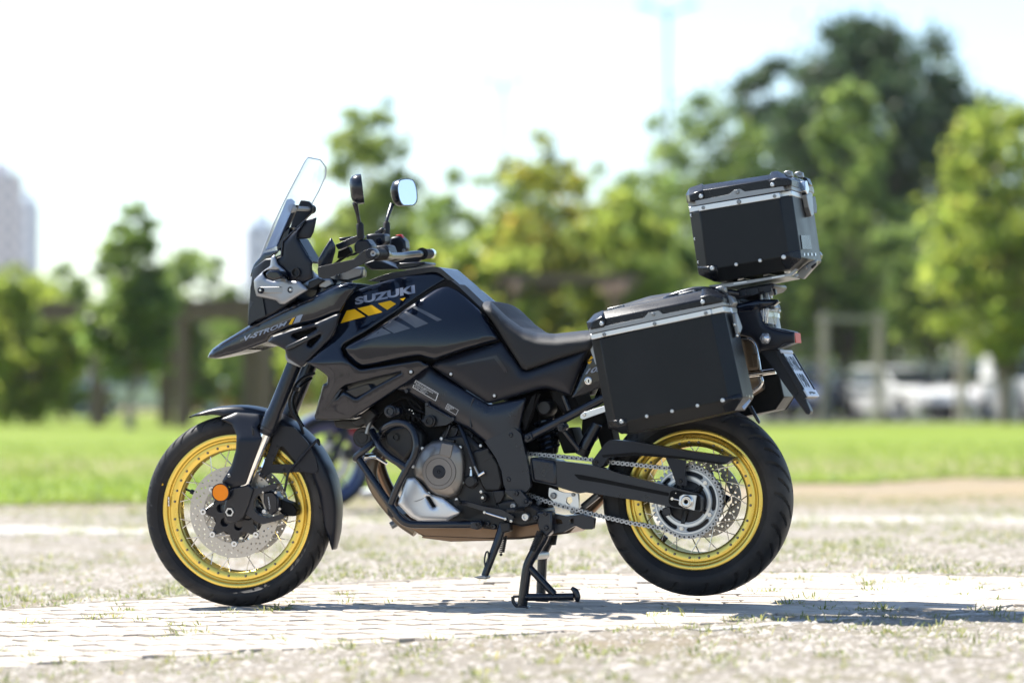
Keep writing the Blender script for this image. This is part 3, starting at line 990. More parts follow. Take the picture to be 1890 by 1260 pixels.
# far belt of trees that reads as one mass
V_, F_, off_ = [], [], 0
for i in range(34):
    u = -150 + i * 68 + random.uniform(-20, 20); d = random.uniform(118, 135); w = random.uniform(1.6, 2.6); h = random.uniform(4.2, 6.2) + (1.0 if u > 600 else -1.6)
    c = world_at(u, d)
    V, F = leaf_cloud([(c.x + random.gauss(0, .8), c.y, h * q, w * (1.1 - .5 * q), w, h * .35) for q in (.25, .55, .85)], 1900, 0.19, 500 + i)
    V_.append(V); F_.append(F + off_); off_ += len(V)
fb = link('treeline', fast_mesh('treeline', np.concatenate(V_), np.concatenate(F_), 4), 'leaf_mid')
tag(fb, 'dark belt of far trees closing off the park', 'trees', kind='stuff')

# ------------------------------------------------------------------ boxes for built things
def box(name, c, s, material, parent=None, rz=0.0, bev=0.0):
    x, y, z = [q / 2 for q in s]
    v = [(-x, -y, -z), (x, -y, -z), (x, y, -z), (-x, y, -z), (-x, -y, z), (x, -y, z), (x, y, z), (-x, y, z)]
    f = [(0, 3, 2, 1), (4, 5, 6, 7), (0, 1, 5, 4), (1, 2, 6, 5), (2, 3, 7, 6), (3, 0, 4, 7)]
    o = link(name, mesh(name, v, f, 30, fix=False), material, parent, Matrix.Translation(c) @ Matrix.Rotation(rz, 4, 'Z'))
    if bev: bevel(o, bev)
    return o

# pergolas
def pergola(label, u0, d0, u1, d1, h, at, pw=.24):
    pA, pB = world_at(u0, d0), world_at(u1, d1)
    pdir = (pB - pA); plen = pdir.length; pang = math.atan2(pdir.y, pdir.x)
    perg = empty('pergola', None, Matrix.Translation(pA) @ Matrix.Rotation(pang, 4, 'Z'))
    tag(perg, label, 'pergola')
    for i in at:
        for yy in (0.0, 2.4):
            box('post', (plen * i, yy, h / 2), (pw, pw, h), 'brown_timber', perg)
    for yy in (0.0, 2.4):
        box('beam', (plen / 2, yy, h + .12), (plen, 0.16, 0.24), 'brown_timber', perg)
    k = 0.2
    while k < plen:
        box('rafter', (k, 1.2, h + .32), (0.09, 3.1, 0.16), 'brown_timber', perg); k += 0.5
pergola('brown timber pergola with square posts at the left behind the lawn', 80, 68, 580, 64, 2.36, (.21, .53, .83))
pergola('small brown pergola roof among the trees above the seat', 800, 80, 962, 66, 2.95, (.1, .9))

# stake frames round young trees
def stake_frame(label, u, d, w, h):
    r_ = empty('tree_stake_frame', None, Matrix.Translation(world_at(u, d)) @ Matrix.Rotation(random.uniform(-.3, .3), 4, 'Z'))
    for x in (-w / 2, w / 2):
        for y in (-.35, .35):
            box('post', (x, y, h / 2), (0.11, 0.11, h), 'grey_timber', r_)
    for y in (-.35, .35):
        box('rail', (0, y + (.075 if y > 0 else -.075), h - .15), (w + .25, 0.04, 0.12), 'grey_timber', r_)
        box('rail', (0, y + (.075 if y > 0 else -.075), h * .45), (w + .2, 0.04, 0.10), 'grey_timber', r_)
    tag(r_, label, 'tree support', 'timber stake frames on the lawn edge')
stake_frame('grey timber stake frame just right of the number plate', 1572, 74.2, 1.35, 2.7)
stake_frame('grey timber stake frame under the bright tree at the right', 1815, 74.4, 1.1, 2.3)
stake_frame('grey timber stake frame partly hidden by the tail light', 1478, 88, 0.9, 2.3)

# towers
def tower(label, u0, u1, top_v, d, material, floors, cols, depth=18):
    s = FPX / d; w = (u1 - u0) / s; h = z_at(top_v, d)
    rt = empty('tower_block', None, Matrix.Translation(world_at((u0 + u1) / 2, d)) @ Matrix.Rotation(R(8), 4, 'Z'))
    box('wall', (0, depth / 2, h / 2), (w, depth, h), material, rt)
    box('roof', (0, depth / 2, h + 1), (w * .5, depth * .5, 2), material, rt)
    fh = h / floors; cw = w / cols
    wm = None
    for j in range(1, floors):
        for i in range(cols):
            if wm is None:
                wo = box('window', (0, 0, 0), (cw * .5, 0.2, fh * .5), 'far_window', rt); wm = wo.data; bpy.data.objects.remove(wo)
            link('window', wm, None, rt, Matrix.Translation((-w / 2 + cw * (i + .5), -0.05, fh * (j + .5))))
    tag(rt, label, 'building', 'far tower blocks')
tower('pale tower block at the left edge of the picture', -60, 38, 318, 420, 'far_plaster_warm', 14, 4)
tower('lower bluish tower block beside the left edge tower', 36, 70, 372, 440, 'far_plaster', 12, 2)
tower('small far tower block just left of the windscreen', 452, 520, 415, 460, 'far_plaster', 10, 3)

# lamp posts
def lamp_post(label, u, d, top_v, arms=True, r=0.11):
    h = z_at(top_v, d)
    rt = empty('lamp_post', None, Matrix.Translation(world_at(u, d)))
    link('pole', sweep('pole', [Vector((0, 0, 0)), Vector((0, 0, h * .5)), Vector((0, 0, h))], [r, r * .8, r * .5], 10), 'pole_steel', rt)
    if arms:
        for sx_ in (-1, 1):
            link('arm', sweep('arm', [Vector((0, 0, h - .35)), Vector((sx_ * .35, 0, h - .12)), Vector((sx_ * .6, 0, h))], .04, 8), 'pole_steel', rt)
            v = []
            hd = box('lamp_head', (sx_ * .82, 0, h + .04), (.62, .26, .12), 'pole_steel', rt, 0, .03)
            hd.rotation_euler = (0, -sx_ * .25, 0)
    tag(rt, label, 'lamp post')
lamp_post('tall twin armed lamp post left of the top case', 1233, 112, 12)
lamp_post('slim lamp post above the yellowing tree', 929, 150, 150, arms=True, r=0.13)
lamp_post('small far lamp post above the round topped tree', 306, 190, 276, arms=True, r=0.08)

# low wall behind the parked cars
lw = box('boundary_wall', world_at(1760, 112, 0.95), (18, 0.25, 2.0), 'wall_render')
tag(lw, 'low grey boundary wall behind the parked cars', 'wall')

# ------------------------------------------------------------------ parked cars
mat('car_white', (0.82, 0.82, 0.82), 0.25, coat=1.0, var=0.02)
mat('car_blue', (0.03, 0.06, 0.22), 0.25, coat=1.0, var=0.02)
mat('car_red', (0.32, 0.05, 0.05), 0.25, coat=1.0, var=0.02)
mat('car_silver', (0.45, 0.46, 0.48), 0.3, metal=0.6, coat=1.0, var=0.02)
mat('car_glass', (0.02, 0.025, 0.03), 0.04, spec=0.8)
mat('car_tyre', (0.02, 0.02, 0.02), 0.8)
mat('car_rim', (0.5, 0.5, 0.52), 0.3, metal=0.9)
mat('car_lamp', (0.8, 0.8, 0.82), 0.1, spec=0.8)
mat('car_tail', (0.45, 0.02, 0.02), 0.15)
mat('car_trim', (0.02, 0.02, 0.02), 0.6)

def loft_car(name, prof, hw, material, parent, tum):
    """Body from a side profile [(x, z)], narrowing with height above z=.75 by tum and at the ends."""
    rows = [(1.0, 0.0), (0.985, 0.5), (0.0, 1.0)]
    v, f = [], []
    n = len(prof); xs_ = [p[0] for p in prof]; xm = (min(xs_) + max(xs_)) / 2; hl = (max(xs_) - min(xs_)) / 2
    for x, z in prof:
        end = abs(x - xm) / hl
        w = hw * (1 - 0.14 * max(0, end - .7) / .3) * (1 - tum * max(0, z - .78))
        v += [(x, -w, z), (x, -w * .8, z + .012), (x, 0, z + .03), (x, w * .8, z + .012), (x, w, z)]
    for i in range(n):
        j = (i + 1) % n
        for k in range(4):
            f.append((i * 5 + k, i * 5 + k + 1, j * 5 + k + 1, j * 5 + k))
    f.append(tuple(i * 5 for i in range(n))); f.append(tuple(i * 5 + 4 for i in reversed(range(n))))
    me = mesh(name, v, f, 28)
    o = link(name, me, material, parent); bevel(o, .03, 2, 35); return o

WHEEL_T = lathe_mesh('tyre', [(.2, -.09), (.29, -.1), (.315, -.07), (.32, 0), (.315, .07), (.29, .1), (.2, .09)], 28)
WHEEL_R = lathe_mesh('rim', [(0, -.07), (.05, -.085), (.06, -.06), (.17, -.07), (.21, -.095), (.215, .09)], 20)
def car(name, label, u, d, rz, paint, van=False):
    rt = empty(name, None, Matrix.Translation(world_at(u, d)) @ Matrix.Rotation(rz, 4, 'Z'))
    if van:
        low = [(-2.3, .28), (-2.38, .5), (-2.3, .9), (-1.6, 1.08), (1.0, 1.12), (2.2, 1.12), (2.3, .6), (2.25, .28)]
        top = [(-1.65, 1.06), (-1.05, 1.72), (-.8, 1.9), (1.9, 1.92), (2.15, 1.8), (2.24, 1.08)]
        wins = [[(-1.35, 1.12), (-.88, 1.66), (-.3, 1.68), (-.3, 1.12)], [(-.2, 1.12), (-.2, 1.68), (.7, 1.68), (.7, 1.12)]]
        ws = [(-1.62, 1.1), (-1.06, 1.7)]
    else:
        low = [(-2.05, .25), (-2.12, .45), (-2.05, .72), (-1.9, .8), (-.95, .93), (1.2, .97), (1.95, .95), (2.08, .6), (2.02, .25)]
        top = [(-1.0, .9), (-.3, 1.36), (.1, 1.45), (1.0, 1.44), (1.5, 1.28), (1.9, .93)]
        wins = [[(-.72, .96), (-.2, 1.32), (.2, 1.38), (.2, .98)], [(.28, .98), (.28, 1.38), (.95, 1.36), (1.35, 1.18), (1.4, 1.0)]]
        ws = [(-.98, .95), (-.32, 1.36)]
    loft_car('body', low, .86, paint, rt, .05)
    cab = loft_car('roof', top, .80, paint, rt, .18)
    for sgn in (-1, 1):
        for w in wins:
            pts = []
            for x, z in w:
                yy = (.815 if van else .812) * (1 - .18 * max(0, z - .78)) + .004
                pts += [(x, sgn * yy, z)]
            me = mesh('window', [p for p in pts] + [(p[0], p[1] - sgn * .02, p[2]) for p in pts],
                      [tuple(range(len(pts)))] + [(i, (i + 1) % len(pts), (i + 1) % len(pts) + len(pts), i + len(pts)) for i in range(len(pts))], 30)
            link('window', me, 'car_glass', rt)
        for x in (low[0][0] + .8, low[-1][0] - .75):
            w_ = empty('wheel', rt, Matrix.Translation((x, sgn * .76, .32)) @ Matrix.Rotation(0 if sgn < 0 else math.pi, 4, 'Z'))
            for me, mm in ((WHEEL_T, 'car_tyre'), (WHEEL_R, 'car_rim')):
                if not me.materials: me.materials.append(MATS[mm])
                link(me.name.split('.')[0], me, None, w_)
        hl = box('headlight', (low[1][0] + .14, sgn * .60, .66), (.2, .34, .14), 'car_lamp', rt, 0, .03)
        tl = box('tail_light', (low[-2][0] - .06, sgn * .64, .78), (.14, .22, .2), 'car_tail', rt, 0, .03)
    x0, z0 = ws[0]; x1, z1 = ws[1]
    nrm = Vector((-(z1 - z0), 0, x1 - x0)).normalized() * .022
    hw0, hw1 = .74, .64
    v = [Vector((x0, -hw0, z0 + .03)), Vector((x0, hw0, z0 + .03)), Vector((x1, hw1, z1 + .02)), Vector((x1, -hw1, z1 + .02))]
    v = [q + nrm for q in v] + v
    link('windscreen', mesh('windscreen', v, [(0, 1, 2, 3), (4, 7, 6, 5), (0, 4, 5, 1), (1, 5, 6, 2), (2, 6, 7, 3), (3, 7, 4, 0)], 20), 'car_glass', rt)
    box('bumper', (low[1][0] + .02, 0, .38), (.12, 1.5, .18), 'car_trim', rt, 0, .03)
    tag(rt, label, 'car', 'cars parked beyond the lawn')
car('parked_car', 'white parked car in the middle of the row right of the number plate', 1655, 84, R(118), 'car_white')
car('parked_car', 'dark blue parked car right behind the number plate', 1492, 86, R(70), 'car_blue')
car('parked_car', 'white parked car behind the stake frame at the right', 1790, 83, R(72), 'car_white')
car('parked_van', 'white van cut off by the right edge of the picture', 1905, 78, R(100), 'car_white', van=True)
car('parked_car', 'silver parked car between the number plate and the white car', 1560, 88, R(100), 'car_silver')
car('parked_car', 'silver parked car far left under the yellow green tree', 70, 98, R(10), 'car_silver')
car('parked_car', 'white parked car between the pergola posts at the left', 275, 102, R(185), 'car_white')
car('parked_car', 'red parked car behind the front mudguard', 455, 100, R(12), 'car_red')
car('parked_car', 'white parked car beside the seated person at the left', 142, 104, R(70), 'car_white')

# ------------------------------------------------------------------ bench and seated person far behind
mat('shirt_blue', (0.36, 0.40, 0.62), 0.9)
mat('skin', (0.42, 0.25, 0.18), 0.6)
mat('trousers', (0.05, 0.05, 0.07), 0.9)
mat('hair', (0.03, 0.02, 0.015), 0.7)
bx = world_at(158, 86)
bench = empty('park_bench', None, Matrix.Translation(bx))
tag(bench, 'dark park bench under the seated person at the left', 'bench')
for i in range(3):
    box('seat', (0, -.05 + i * .15, .44), (1.5, .12, .04), 'brown_timber', bench)
for i in range(2):
    box('backrest', (0, .34, .62 + i * .17), (1.5, .035, .12), 'brown_timber', bench)
for x in (-.6, .6):
    box('leg', (x, -.08, .21), (.06, .06, .42), 'brown_timber', bench)
    box('leg', (x, .33, .42), (.06, .06, .84), 'brown_timber', bench)

def skinned(name, chains, rootv, material, parent, M=None):
    vs_, es, rad = [], [], []
    key = {}
    def vid(p, r_):
        k = tuple(round(q, 4) for q in p)
        if k not in key:
            key[k] = len(vs_); vs_.append(p); rad.append(r_)
        return key[k]
    for ch in chains:
        prev = None
        for p, r_ in ch:
            i = vid(p, r_)
            if prev is not None: es.append((prev, i))
            prev = i
    me = bpy.data.meshes.new(name); me.from_pydata(vs_, es, []); me.update()
    o = link(name, me, material, parent, M)
    sk = o.modifiers.new('skin', 'SKIN'); sk.use_smooth_shade = True
    ld = me.skin_vertices[0].data if len(me.skin_vertices) else None
    if ld is None:
        bpy.context.view_layer.objects.active = o
    ld = me.skin_vertices[0].data
    for i, r_ in enumerate(rad): ld[i].radius = (r_, r_)
    ld[key[tuple(round(q, 4) for q in rootv)]].use_root = True
    ss = o.modifiers.new('sub', 'SUBSURF'); ss.levels = ss.render_levels = 2
    return o
pel = (0, .1, .56)
person = empty('person', None, Matrix.Translation(bx + Vector((-.02, 0, 0))))
tag(person, 'person in a light blue shirt sitting on the far bench', 'person')
arms = [[((0, .13, .96), .13), ((s * .19, .12, 1.0), .06), ((s * .25, .06, .78), .05), ((s * .16, -.16, .66), .04), ((s * .12, -.24, .64), .035)] for s in (-1, 1)]
legs = [[(pel, .14), ((s * .1, .05, .54), .1), ((s * .12, -.34, .53), .075), ((s * .12, -.38, .12), .05), ((s * .12, -.5, .06), .045)] for s in (-1, 1)]
try:
    skinned('body', [[(pel, .14), ((0, .12, .78), .13), ((0, .13, .96), .13), ((0, .11, 1.09), .055), ((0, .09, 1.2), .09), ((0, .09, 1.3), .08)]] + arms + legs, pel, 'shirt_blue', person)
except Exception as ex:
    print('person', ex)
tro = []
for s in (-1, 1):
    link('trousers', sweep('trousers', [Vector((s * .08, .14, .53)), Vector((s * .12, -.36, .53)), Vector((s * .12, -.40, .48)), Vector((s * .12, -.39, .1))], [.12, .095, .09, .07], 10), 'trousers', person)
hm = bpy.data.meshes.new('head'); bm = bmesh.new(); bmesh.ops.create_icosphere(bm, subdivisions=3, radius=.105)
for q in bm.verts: q.co = Vector((q.co.x * .85, q.co.y * .98, q.co.z * 1.15)) + Vector((0, .085, 1.24))
bm.to_mesh(hm); bm.free(); finish(hm, 60); link('face', hm, 'skin', person)
hm = bpy.data.meshes.new('hair'); bm = bmesh.new(); bmesh.ops.create_icosphere(bm, subdivisions=3, radius=.115)
for q in bm.verts:
    q.co = Vector((q.co.x * .87, q.co.y * .98, q.co.z * 1.12)) + Vector((0, .10, 1.262))
bmesh.ops.delete(bm, geom=[q for q in bm.verts if q.co.z < 1.2 or (q.co.y < .04 and q.co.z < 1.3)], context='VERTS')
bm.to_mesh(hm); bm.free(); finish(hm, 60); link('hair', hm, 'hair', person)

# ------------------------------------------------------------------ motorcycle: materials
mat('gloss_black', (0.002, 0.0042, 0.011), 0.08, coat=1.0, coat_rough=0.02, var=0.05, spec=0.05)  # navy in the base colour stands in for reflected blue sky
MATS['gloss_black'].node_tree.nodes['Principled BSDF'].inputs['Coat IOR'].default_value = 1.45
mat('satin_black', (0.0036, 0.0056, 0.012), 0.25, bump=0.04, bscale=900, spec=0.5)  # bluish base imitates sky mirrored in the black
mat('matte_black', (0.004, 0.0062, 0.013), 0.36, bump=0.08, bscale=1100, spec=0.32, dust=0.015)  # blue sky reflection is put into this base colour
mat('frame_black', (0.0036, 0.0062, 0.014), 0.29, bump=0.05, bscale=700, spec=0.5, dust=0.012)  # blue-black base with sky reflection painted in
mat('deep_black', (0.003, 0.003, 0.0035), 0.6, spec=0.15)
mat('engine_dark', (0.009, 0.009, 0.0105), 0.40, bump=0.2, bscale=500, dust=0.03, spec=0.35)
mat('seat_vinyl', (0.009, 0.0095, 0.011), 0.50, bump=0.5, bscale=1400, spec=0.35)
mat('rubber', (0.010, 0.010, 0.0115), 0.58, bump=0.12, bscale=500, dust=0.13, spec=0.28)
mat('case_black', (0.0055, 0.007, 0.009), 0.36, bump=0.08, bscale=1600, spec=0.24, rvar=0.45, vscale=5, dust=0.02)
mat('case_plastic', (0.006, 0.007, 0.010), 0.27, bump=0.10, bscale=1200, spec=0.30)
mat('aluminium', (0.60, 0.61, 0.62), 0.34, metal=1.0, var=0.05)
mat('brushed_grey', (0.27, 0.275, 0.28), 0.40, metal=0.9, var=0.06)
mat('steel', (0.62, 0.61, 0.60), 0.22, metal=1.0, var=0.1)
mat('chain_dark', (0.03, 0.03, 0.032), 0.5, metal=0.5)
mat('sprocket_alloy', (0.34, 0.37, 0.41), 0.36, metal=0.85)
mat('chain_steel', (0.40, 0.40, 0.41), 0.36, metal=0.9, var=0.2, vscale=60)
mat('chrome', (0.80, 0.80, 0.80), 0.05, metal=1.0, var=0.02)
mat('disc_steel', (0.40, 0.385, 0.36), 0.36, metal=0.95, var=0.08, vscale=30)
mat('gold_anodised', (0.72, 0.53, 0.12), 0.28, metal=0.9, var=0.05, bump=0.03, bscale=200)
mat('engine_bronze', (0.20, 0.188, 0.178), 0.34, metal=0.75, var=0.06)
mat('engine_bronze_flat', (0.18, 0.165, 0.152), 0.48, metal=0.6, var=0.05)
mat('skid_silver', (0.56, 0.57, 0.58), 0.38, metal=0.75, var=0.05, dust=0.08)
mat('cowl_silver', (0.27, 0.28, 0.30), 0.36, metal=0.7, var=0.04)
mat('exhaust_brown', (0.17, 0.112, 0.075), 0.32, metal=0.9, var=0.3, vscale=9)
mat('shield_brown', (0.16, 0.125, 0.09), 0.4, metal=0.6, var=0.15)
mat('orange_reflector', (0.86, 0.24, 0.004), 0.35, coat=0.2, spec=0.2, bump=0.8, bscale=900)
mat('red_plastic', (0.50, 0.02, 0.012), 0.4, spec=0.2)
mat('decal_blue_grey', (0.20, 0.23, 0.30), 0.35, metal=0.2, var=0.03)
mat('decal_yellow', (0.72, 0.40, 0.008), 0.35, coat=0.0, spec=0.2, var=0.05)
mat('decal_grey', (0.06, 0.065, 0.075), 0.25, coat=0.3)
mat('decal_white', (0.62, 0.63, 0.64), 0.5, var=0.02)
mat('decal_black', (0.01, 0.01, 0.012), 0.5, var=0.02)
mat('plate_white', (0.62, 0.66, 0.72), 0.45, var=0.02)
mat('screen_glass', (0.42, 0.50, 0.62), 0.2, spec=0.8)  # pale blue paints the sky's reflection into the display colour
mat('mirror_glass', (0.86, 0.88, 0.9), 0.01, metal=1.0, var=0.0)
mat('radiator', (0.14, 0.17, 0.19), 0.4, metal=0.6, bump=0.6, bscale=250)
glass_mat('clear_screen', (0.95, 0.965, 0.98), 0.03, 0.07, 0.07)
glass_mat('screen_guide', (0.50, 0.60, 0.78), 0.08, 0.45, 0.1)
glass_mat('clear_lens', (0.85, 0.87, 0.9), 0.06, 0.22)

bike = empty('motorcycle', None, BIKE_M)
tag(bike, 'black adventure motorcycle with gold spoked wheels and luggage cases on its centre stand', 'motorcycle')

def part(name, parent=bike, matrix=None):
    return empty(name, parent, matrix)

# ------------------------------------------------------------------ wheels
def tyre_mesh(Rt, half, rb, hb, grooves, depth=0.0065, nseg=620):
    """Tyre with slanted tread grooves cut into the shoulders."""
    prof = []
    n1 = 14
    rw = rb + (Rt - rb) * 0.42
    for i in range(n1):                                # sidewall from the bead outwards
        t = i / n1
        r = rb + (rw - rb) * t
        prof.append((r, hb + (half - hb) * math.sin(t * math.pi / 2) ** 0.8 + (.0011 if i in (3, 4, 9) else 0)))
    n2 = 22
    for i in range(n2 + 1):                            # shoulder and tread
        a = i / n2 * math.pi / 2
        prof.append((rw + (Rt - rw) * math.sin(a) ** 0.92, half * math.cos(a) ** 0.80))
    prof = [(r, -y) for r, y in prof] + [(r, y) for r, y in reversed(prof[:-1])]
    pr = np.array(prof); m = len(pr)
    ang = np.arange(nseg) / nseg * 2 * math.pi
    Rr = np.repeat(pr[None, :, 0], nseg, 0); Yy = np.repeat(pr[None, :, 1], nseg, 0)
    fy_ = np.abs(Yy) / half; sg = np.sign(Yy)
    tread = Rr > rw + (Rt - rw) * 0.18
    slope = 0.30
    ph = (ang[:, None] + slope * (1 - fy_) * 1.0) * grooves / (2 * math.pi) + (sg > 0) * 0.5
    fr_ = np.abs((ph % 1.0) - 0.5)
    idx = np.floor(ph).astype(int)
    lo = np.where(idx % 2 == 0, 0.12, 0.42); hi = np.where(idx % 2 == 0, 0.985, 0.90)
    g = (fr_ < 0.10) & tread & (fy_ > lo) & (fy_ < hi)
    Rr = Rr - np.where(g, depth, 0)
    Yy = np.where(g, Yy * (1 - 0.03), Yy)
    X = Rr * np.cos(ang)[:, None]; Zz = Rr * np.sin(ang)[:, None]
    V = np.stack([X, Yy, Zz], -1).reshape(-1, 3)
    i0 = np.arange(nseg)[:, None] * m + np.arange(m - 1)[None]
    i1 = ((np.arange(nseg) + 1) % nseg)[:, None] * m + np.arange(m - 1)[None]
    F = np.stack([i0, i0 + 1, i1 + 1, i1], -1).reshape(-1, 4)
    me = fast_mesh('tyre', V, F, 4)
    finish(me, 38)
    return me

def circ(r, n=12, cx=0.0, cz=0.0, a0=0.0):
    return [(cx + r * math.cos(a0 + 2 * math.pi * i / n), cz + r * math.sin(a0 + 2 * math.pi * i / n)) for i in range(n)]

SPOKE = sweep('spoke', [Vector((0, 0, 0)), Vector((0, 0, 1))], 1.0, 6); SPOKE.materials.append(MATS['steel'])
NIPPLE = lathe_mesh('nipple', [(0, -.0030), (.0022, -.0030), (.0028, -.0005), (.0044, -.0012), (.0046, .002)], 8); NIPPLE.materials.append(MATS['engine_bronze'])

def wheel(name, fr, cu, cv, yl, Rt, half, Rl, tilt, grooves, spin=0.0):
    """cu, cv: pixel centre of the near rim lip, which lies at -yl."""
    c = fr.P(cu, cv, -yl); c.y = 0
    wh = part(name, bike, fr.rel @ Matrix.Translation(c))
    me = tyre_mesh(Rt, half, Rl - 0.004, yl * 0.95, grooves)
    link('tyre', me, 'rubber', wh)
    a = Rl
    pr = [(a - .004, -yl + .004), (a, -yl), (a + .0005, -yl - .003), (a - .003, -yl - .005), (a - .012, -yl - .004), (a - .0165, -yl - .001),
          (a - .019, -yl + .006), (a - .023, -yl + .007), (a - .026, -yl + .001), (a - .030, -yl - .001), (a - .052, -yl + .004), (a - .0555, -yl + .007), (a - .0565, -yl + .012), (a - .050, -yl * .45)]
    prof = pr + [(a - .048, 0)] + [(r, -y) for r, y in reversed(pr)] + [(a - .012, yl * .5), (a - .012, -yl * .5)]
    rim = link('rim', lathe_mesh('rim', prof, 144, closed=True, angle=40), 'gold_anodised', wh)
    # four-spoke groups, laced towards the hub flanges
    rn = a - .041
    for g_ in range(8):
        for k in range(4):
            th = tilt + g_ * math.pi / 4 + (k - 1.5) * R(9.8)
            nx = Matrix.Translation((rn * math.cos(th), -yl + .0005, rn * math.sin(th)))
            link('nipple', NIPPLE, None, wh, nx)
            p0 = Vector(((a - .054) * math.cos(th), -yl + .012, (a - .054) * math.sin(th)))
            sgn = 1 if k in (0, 2) else -1
            th2 = th + sgn * R(66 if k in (0, 3) else 58)
            ys_ = -0.036 if k % 2 == 0 else 0.036
            p1 = Vector((.082 * math.cos(th2), ys_, .082 * math.sin(th2)))
            d = p1 - p0
            M = Matrix.Translation(p0) @ d.to_track_quat('Z', 'Y').to_matrix().to_4x4() @ Matrix.Diagonal((.0018, .0018, d.length, 1))
            link('spoke', SPOKE, None, wh, M)
    hub = link('hub', lathe_mesh('hub', [(.012, -.085), (.030, -.085), (.034, -.060), (.058, -.052), (.085, -.043), (.085, -.033), (.050, -.026), (.045, .026), (.085, .033), (.085, .043), (.058, .052), (.034, .085), (.012, .085)], 40), 'satin_black', wh)
    return wh, c

def disc_plate(name, r_out, r_in, y, th, wh, holes_rows, bobbins, material='disc_steel', n=96):
    outer = circ(r_out, n)
    hs = []
    for i in range(n):
        pass
    inner = [((r_in + .006 * (math.cos(bobbins * 2 * math.pi * i / n) > .55)) * math.cos(2 * math.pi * i / n), (r_in + .006 * (math.cos(bobbins * 2 * math.pi * i / n) > .55)) * math.sin(2 * math.pi * i / n)) for i in range(n)]
    for r_, cnt, ph, hr in holes_rows:
        for i in range(cnt):
            t = ph + 2 * math.pi * i / cnt
            hs.append(circ(hr, 8, r_ * math.cos(t), r_ * math.sin(t)))
    me = prism_mesh(name, outer, [inner] + hs, y - th / 2, y + th / 2, 30)
    return link(name, me, material, wh)

# front wheel (steered)
fw, fwc = wheel('front_wheel', FS, 437, 943, 0.0355, 0.3325, 0.0565, 0.2665, R(22), 46)
for sgn in (-1, 1):
    rows = [(.150, 24, .05, .0036), (.141, 24, .18, .0036), (.132, 24, .10, .0036), (.124, 24, .24, .0036)]
    disc_plate('brake_disc', .158, .108, sgn * .066, .0045, fw, rows, 8)
    outer, n = [], 160
    for i in range(n):
        t = 2 * math.pi * i / n
        w_ = 0.5 + 0.5 * math.cos(8 * t)
        outer.append(((.075 + .033 * w_ ** 1.6) * math.cos(t), (.075 + .033 * w_ ** 1.6) * math.sin(t)))
    hs = [circ(.015, 12, .050 * math.cos(t), .050 * math.sin(t)) for t in [R(45 + 60 * k) for k in range(6)]]
    me = prism_mesh('disc_carrier', outer, hs, sgn * .060 - .004, sgn * .060 + .004, 30)
    bevel(link('disc_carrier', me, 'satin_black', fw), .0015)
    BOB = lathe_mesh('bobbin', [(.0045, -.006), (.0045, -.0085), (.010, -.0085), (.0115, -.006), (.0115, .004)], 16, angle=25); BOB.materials.append(MATS['aluminium'])
    for k in range(8):
        t = k * math.pi / 4
        M = Matrix.Translation((.110 * math.cos(t), sgn * .064, .110 * math.sin(t)))
        if sgn > 0: M = M @ Matrix.Rotation(math.pi, 4, 'Z')
        link('bobbin', BOB, None, fw, M)
def at_wheel(fr, c, u, v, y):
    q = fr.P(u, v, y); return q - c
q = at_wheel(FS, fwc, *Z(1, (275, 545))[0], -0.01)
vd = Vector((q.x, 0, q.z)).normalized()
link('valve', sweep('valve', [vd * .205 + Vector((0, -.01, 0)), vd * .185 + Vector((0, -.012, 0)), vd * .184 + Vector((0, -.012, 0)), vd * .166 + Vector((0, -.013, 0))], [.004, .004, .0085, .0085], 10), 'matte_black', fw)
q = at_wheel(FS, fwc, *Z(1, (187, 615))[0], -0.038)
for dz in (-.0115, 0, .0115):
    b_ = box('balance_weight', (q.x, -.042, q.z + dz), (.0055, .006, .0105), 'steel', fw, 0, .001)

d_ = at_wheel(FS, fwc, *Z(1, (148, 520))[0], -.05)
link('paint_dot', lathe_mesh('paint_dot', [(0, -.0008), (.0042, -.0008), (.0045, .003)], 14), 'decal_yellow', fw, Matrix.Translation((d_.x, -.0515, d_.z)))
# rear wheel
rw, rwc = wheel('rear_wheel', FB, 1281, 922, 0.052, 0.3185, 0.0765, 0.2315, R(10), 34)
rows = [(.122, 22, .05, .004), (.112, 22, .19, .004), (.103, 22, .10, .004)]
disc_plate('brake_disc', .130, .093, .078, .005, rw, rows, 6)
outer = []
for i in range(120):
    t = 2 * math.pi * i / 120; w_ = .5 + .5 * math.cos(5 * t)
    outer.append(((.05 + .046 * w_ ** 2) * math.cos(t), (.05 + .046 * w_ ** 2) * math.sin(t)))
link('disc_carrier', prism_mesh('disc_carrier', outer, [], .070, .077), 'satin_black', rw)
# sprocket on its carrier
SPY = -0.098
spc = at_wheel(FB, rwc, *Z(7, (622, 613))[0], SPY); spc.y = 0
NT = 44
teeth = []
PR = 0.1145
for i in range(NT):
    for fr_, rr_ in ((0, .0045), (.22, .0045), (.36, -.0045), (.64, -.0045), (.78, .0045)):
        t = 2 * math.pi * (i + fr_ - .11) / NT; teeth.append(((PR + rr_) * math.cos(t), (PR + rr_) * math.sin(t)))
slots = []
for k in range(5):
    t0 = R(8 + 72 * k); a_, b_, rm, hw = t0 - R(23), t0 + R(23), .0925, .0065
    lp = [((rm + hw) * math.cos(a_ + (b_ - a_) * i / 10), (rm + hw) * math.sin(a_ + (b_ - a_) * i / 10)) for i in range(11)]
    lp += [((rm) * math.cos(b_) - hw * math.sin(b_) , rm * math.sin(b_) + hw * math.cos(b_))]
    lp += [((rm - hw) * math.cos(b_ + (a_ - b_) * i / 10), (rm - hw) * math.sin(b_ + (a_ - b_) * i / 10)) for i in range(11)]
    lp += [((rm) * math.cos(a_) + hw * math.sin(a_) , rm * math.sin(a_) - hw * math.cos(a_))]
    slots.append(lp)
spm = Matrix.Translation(spc)
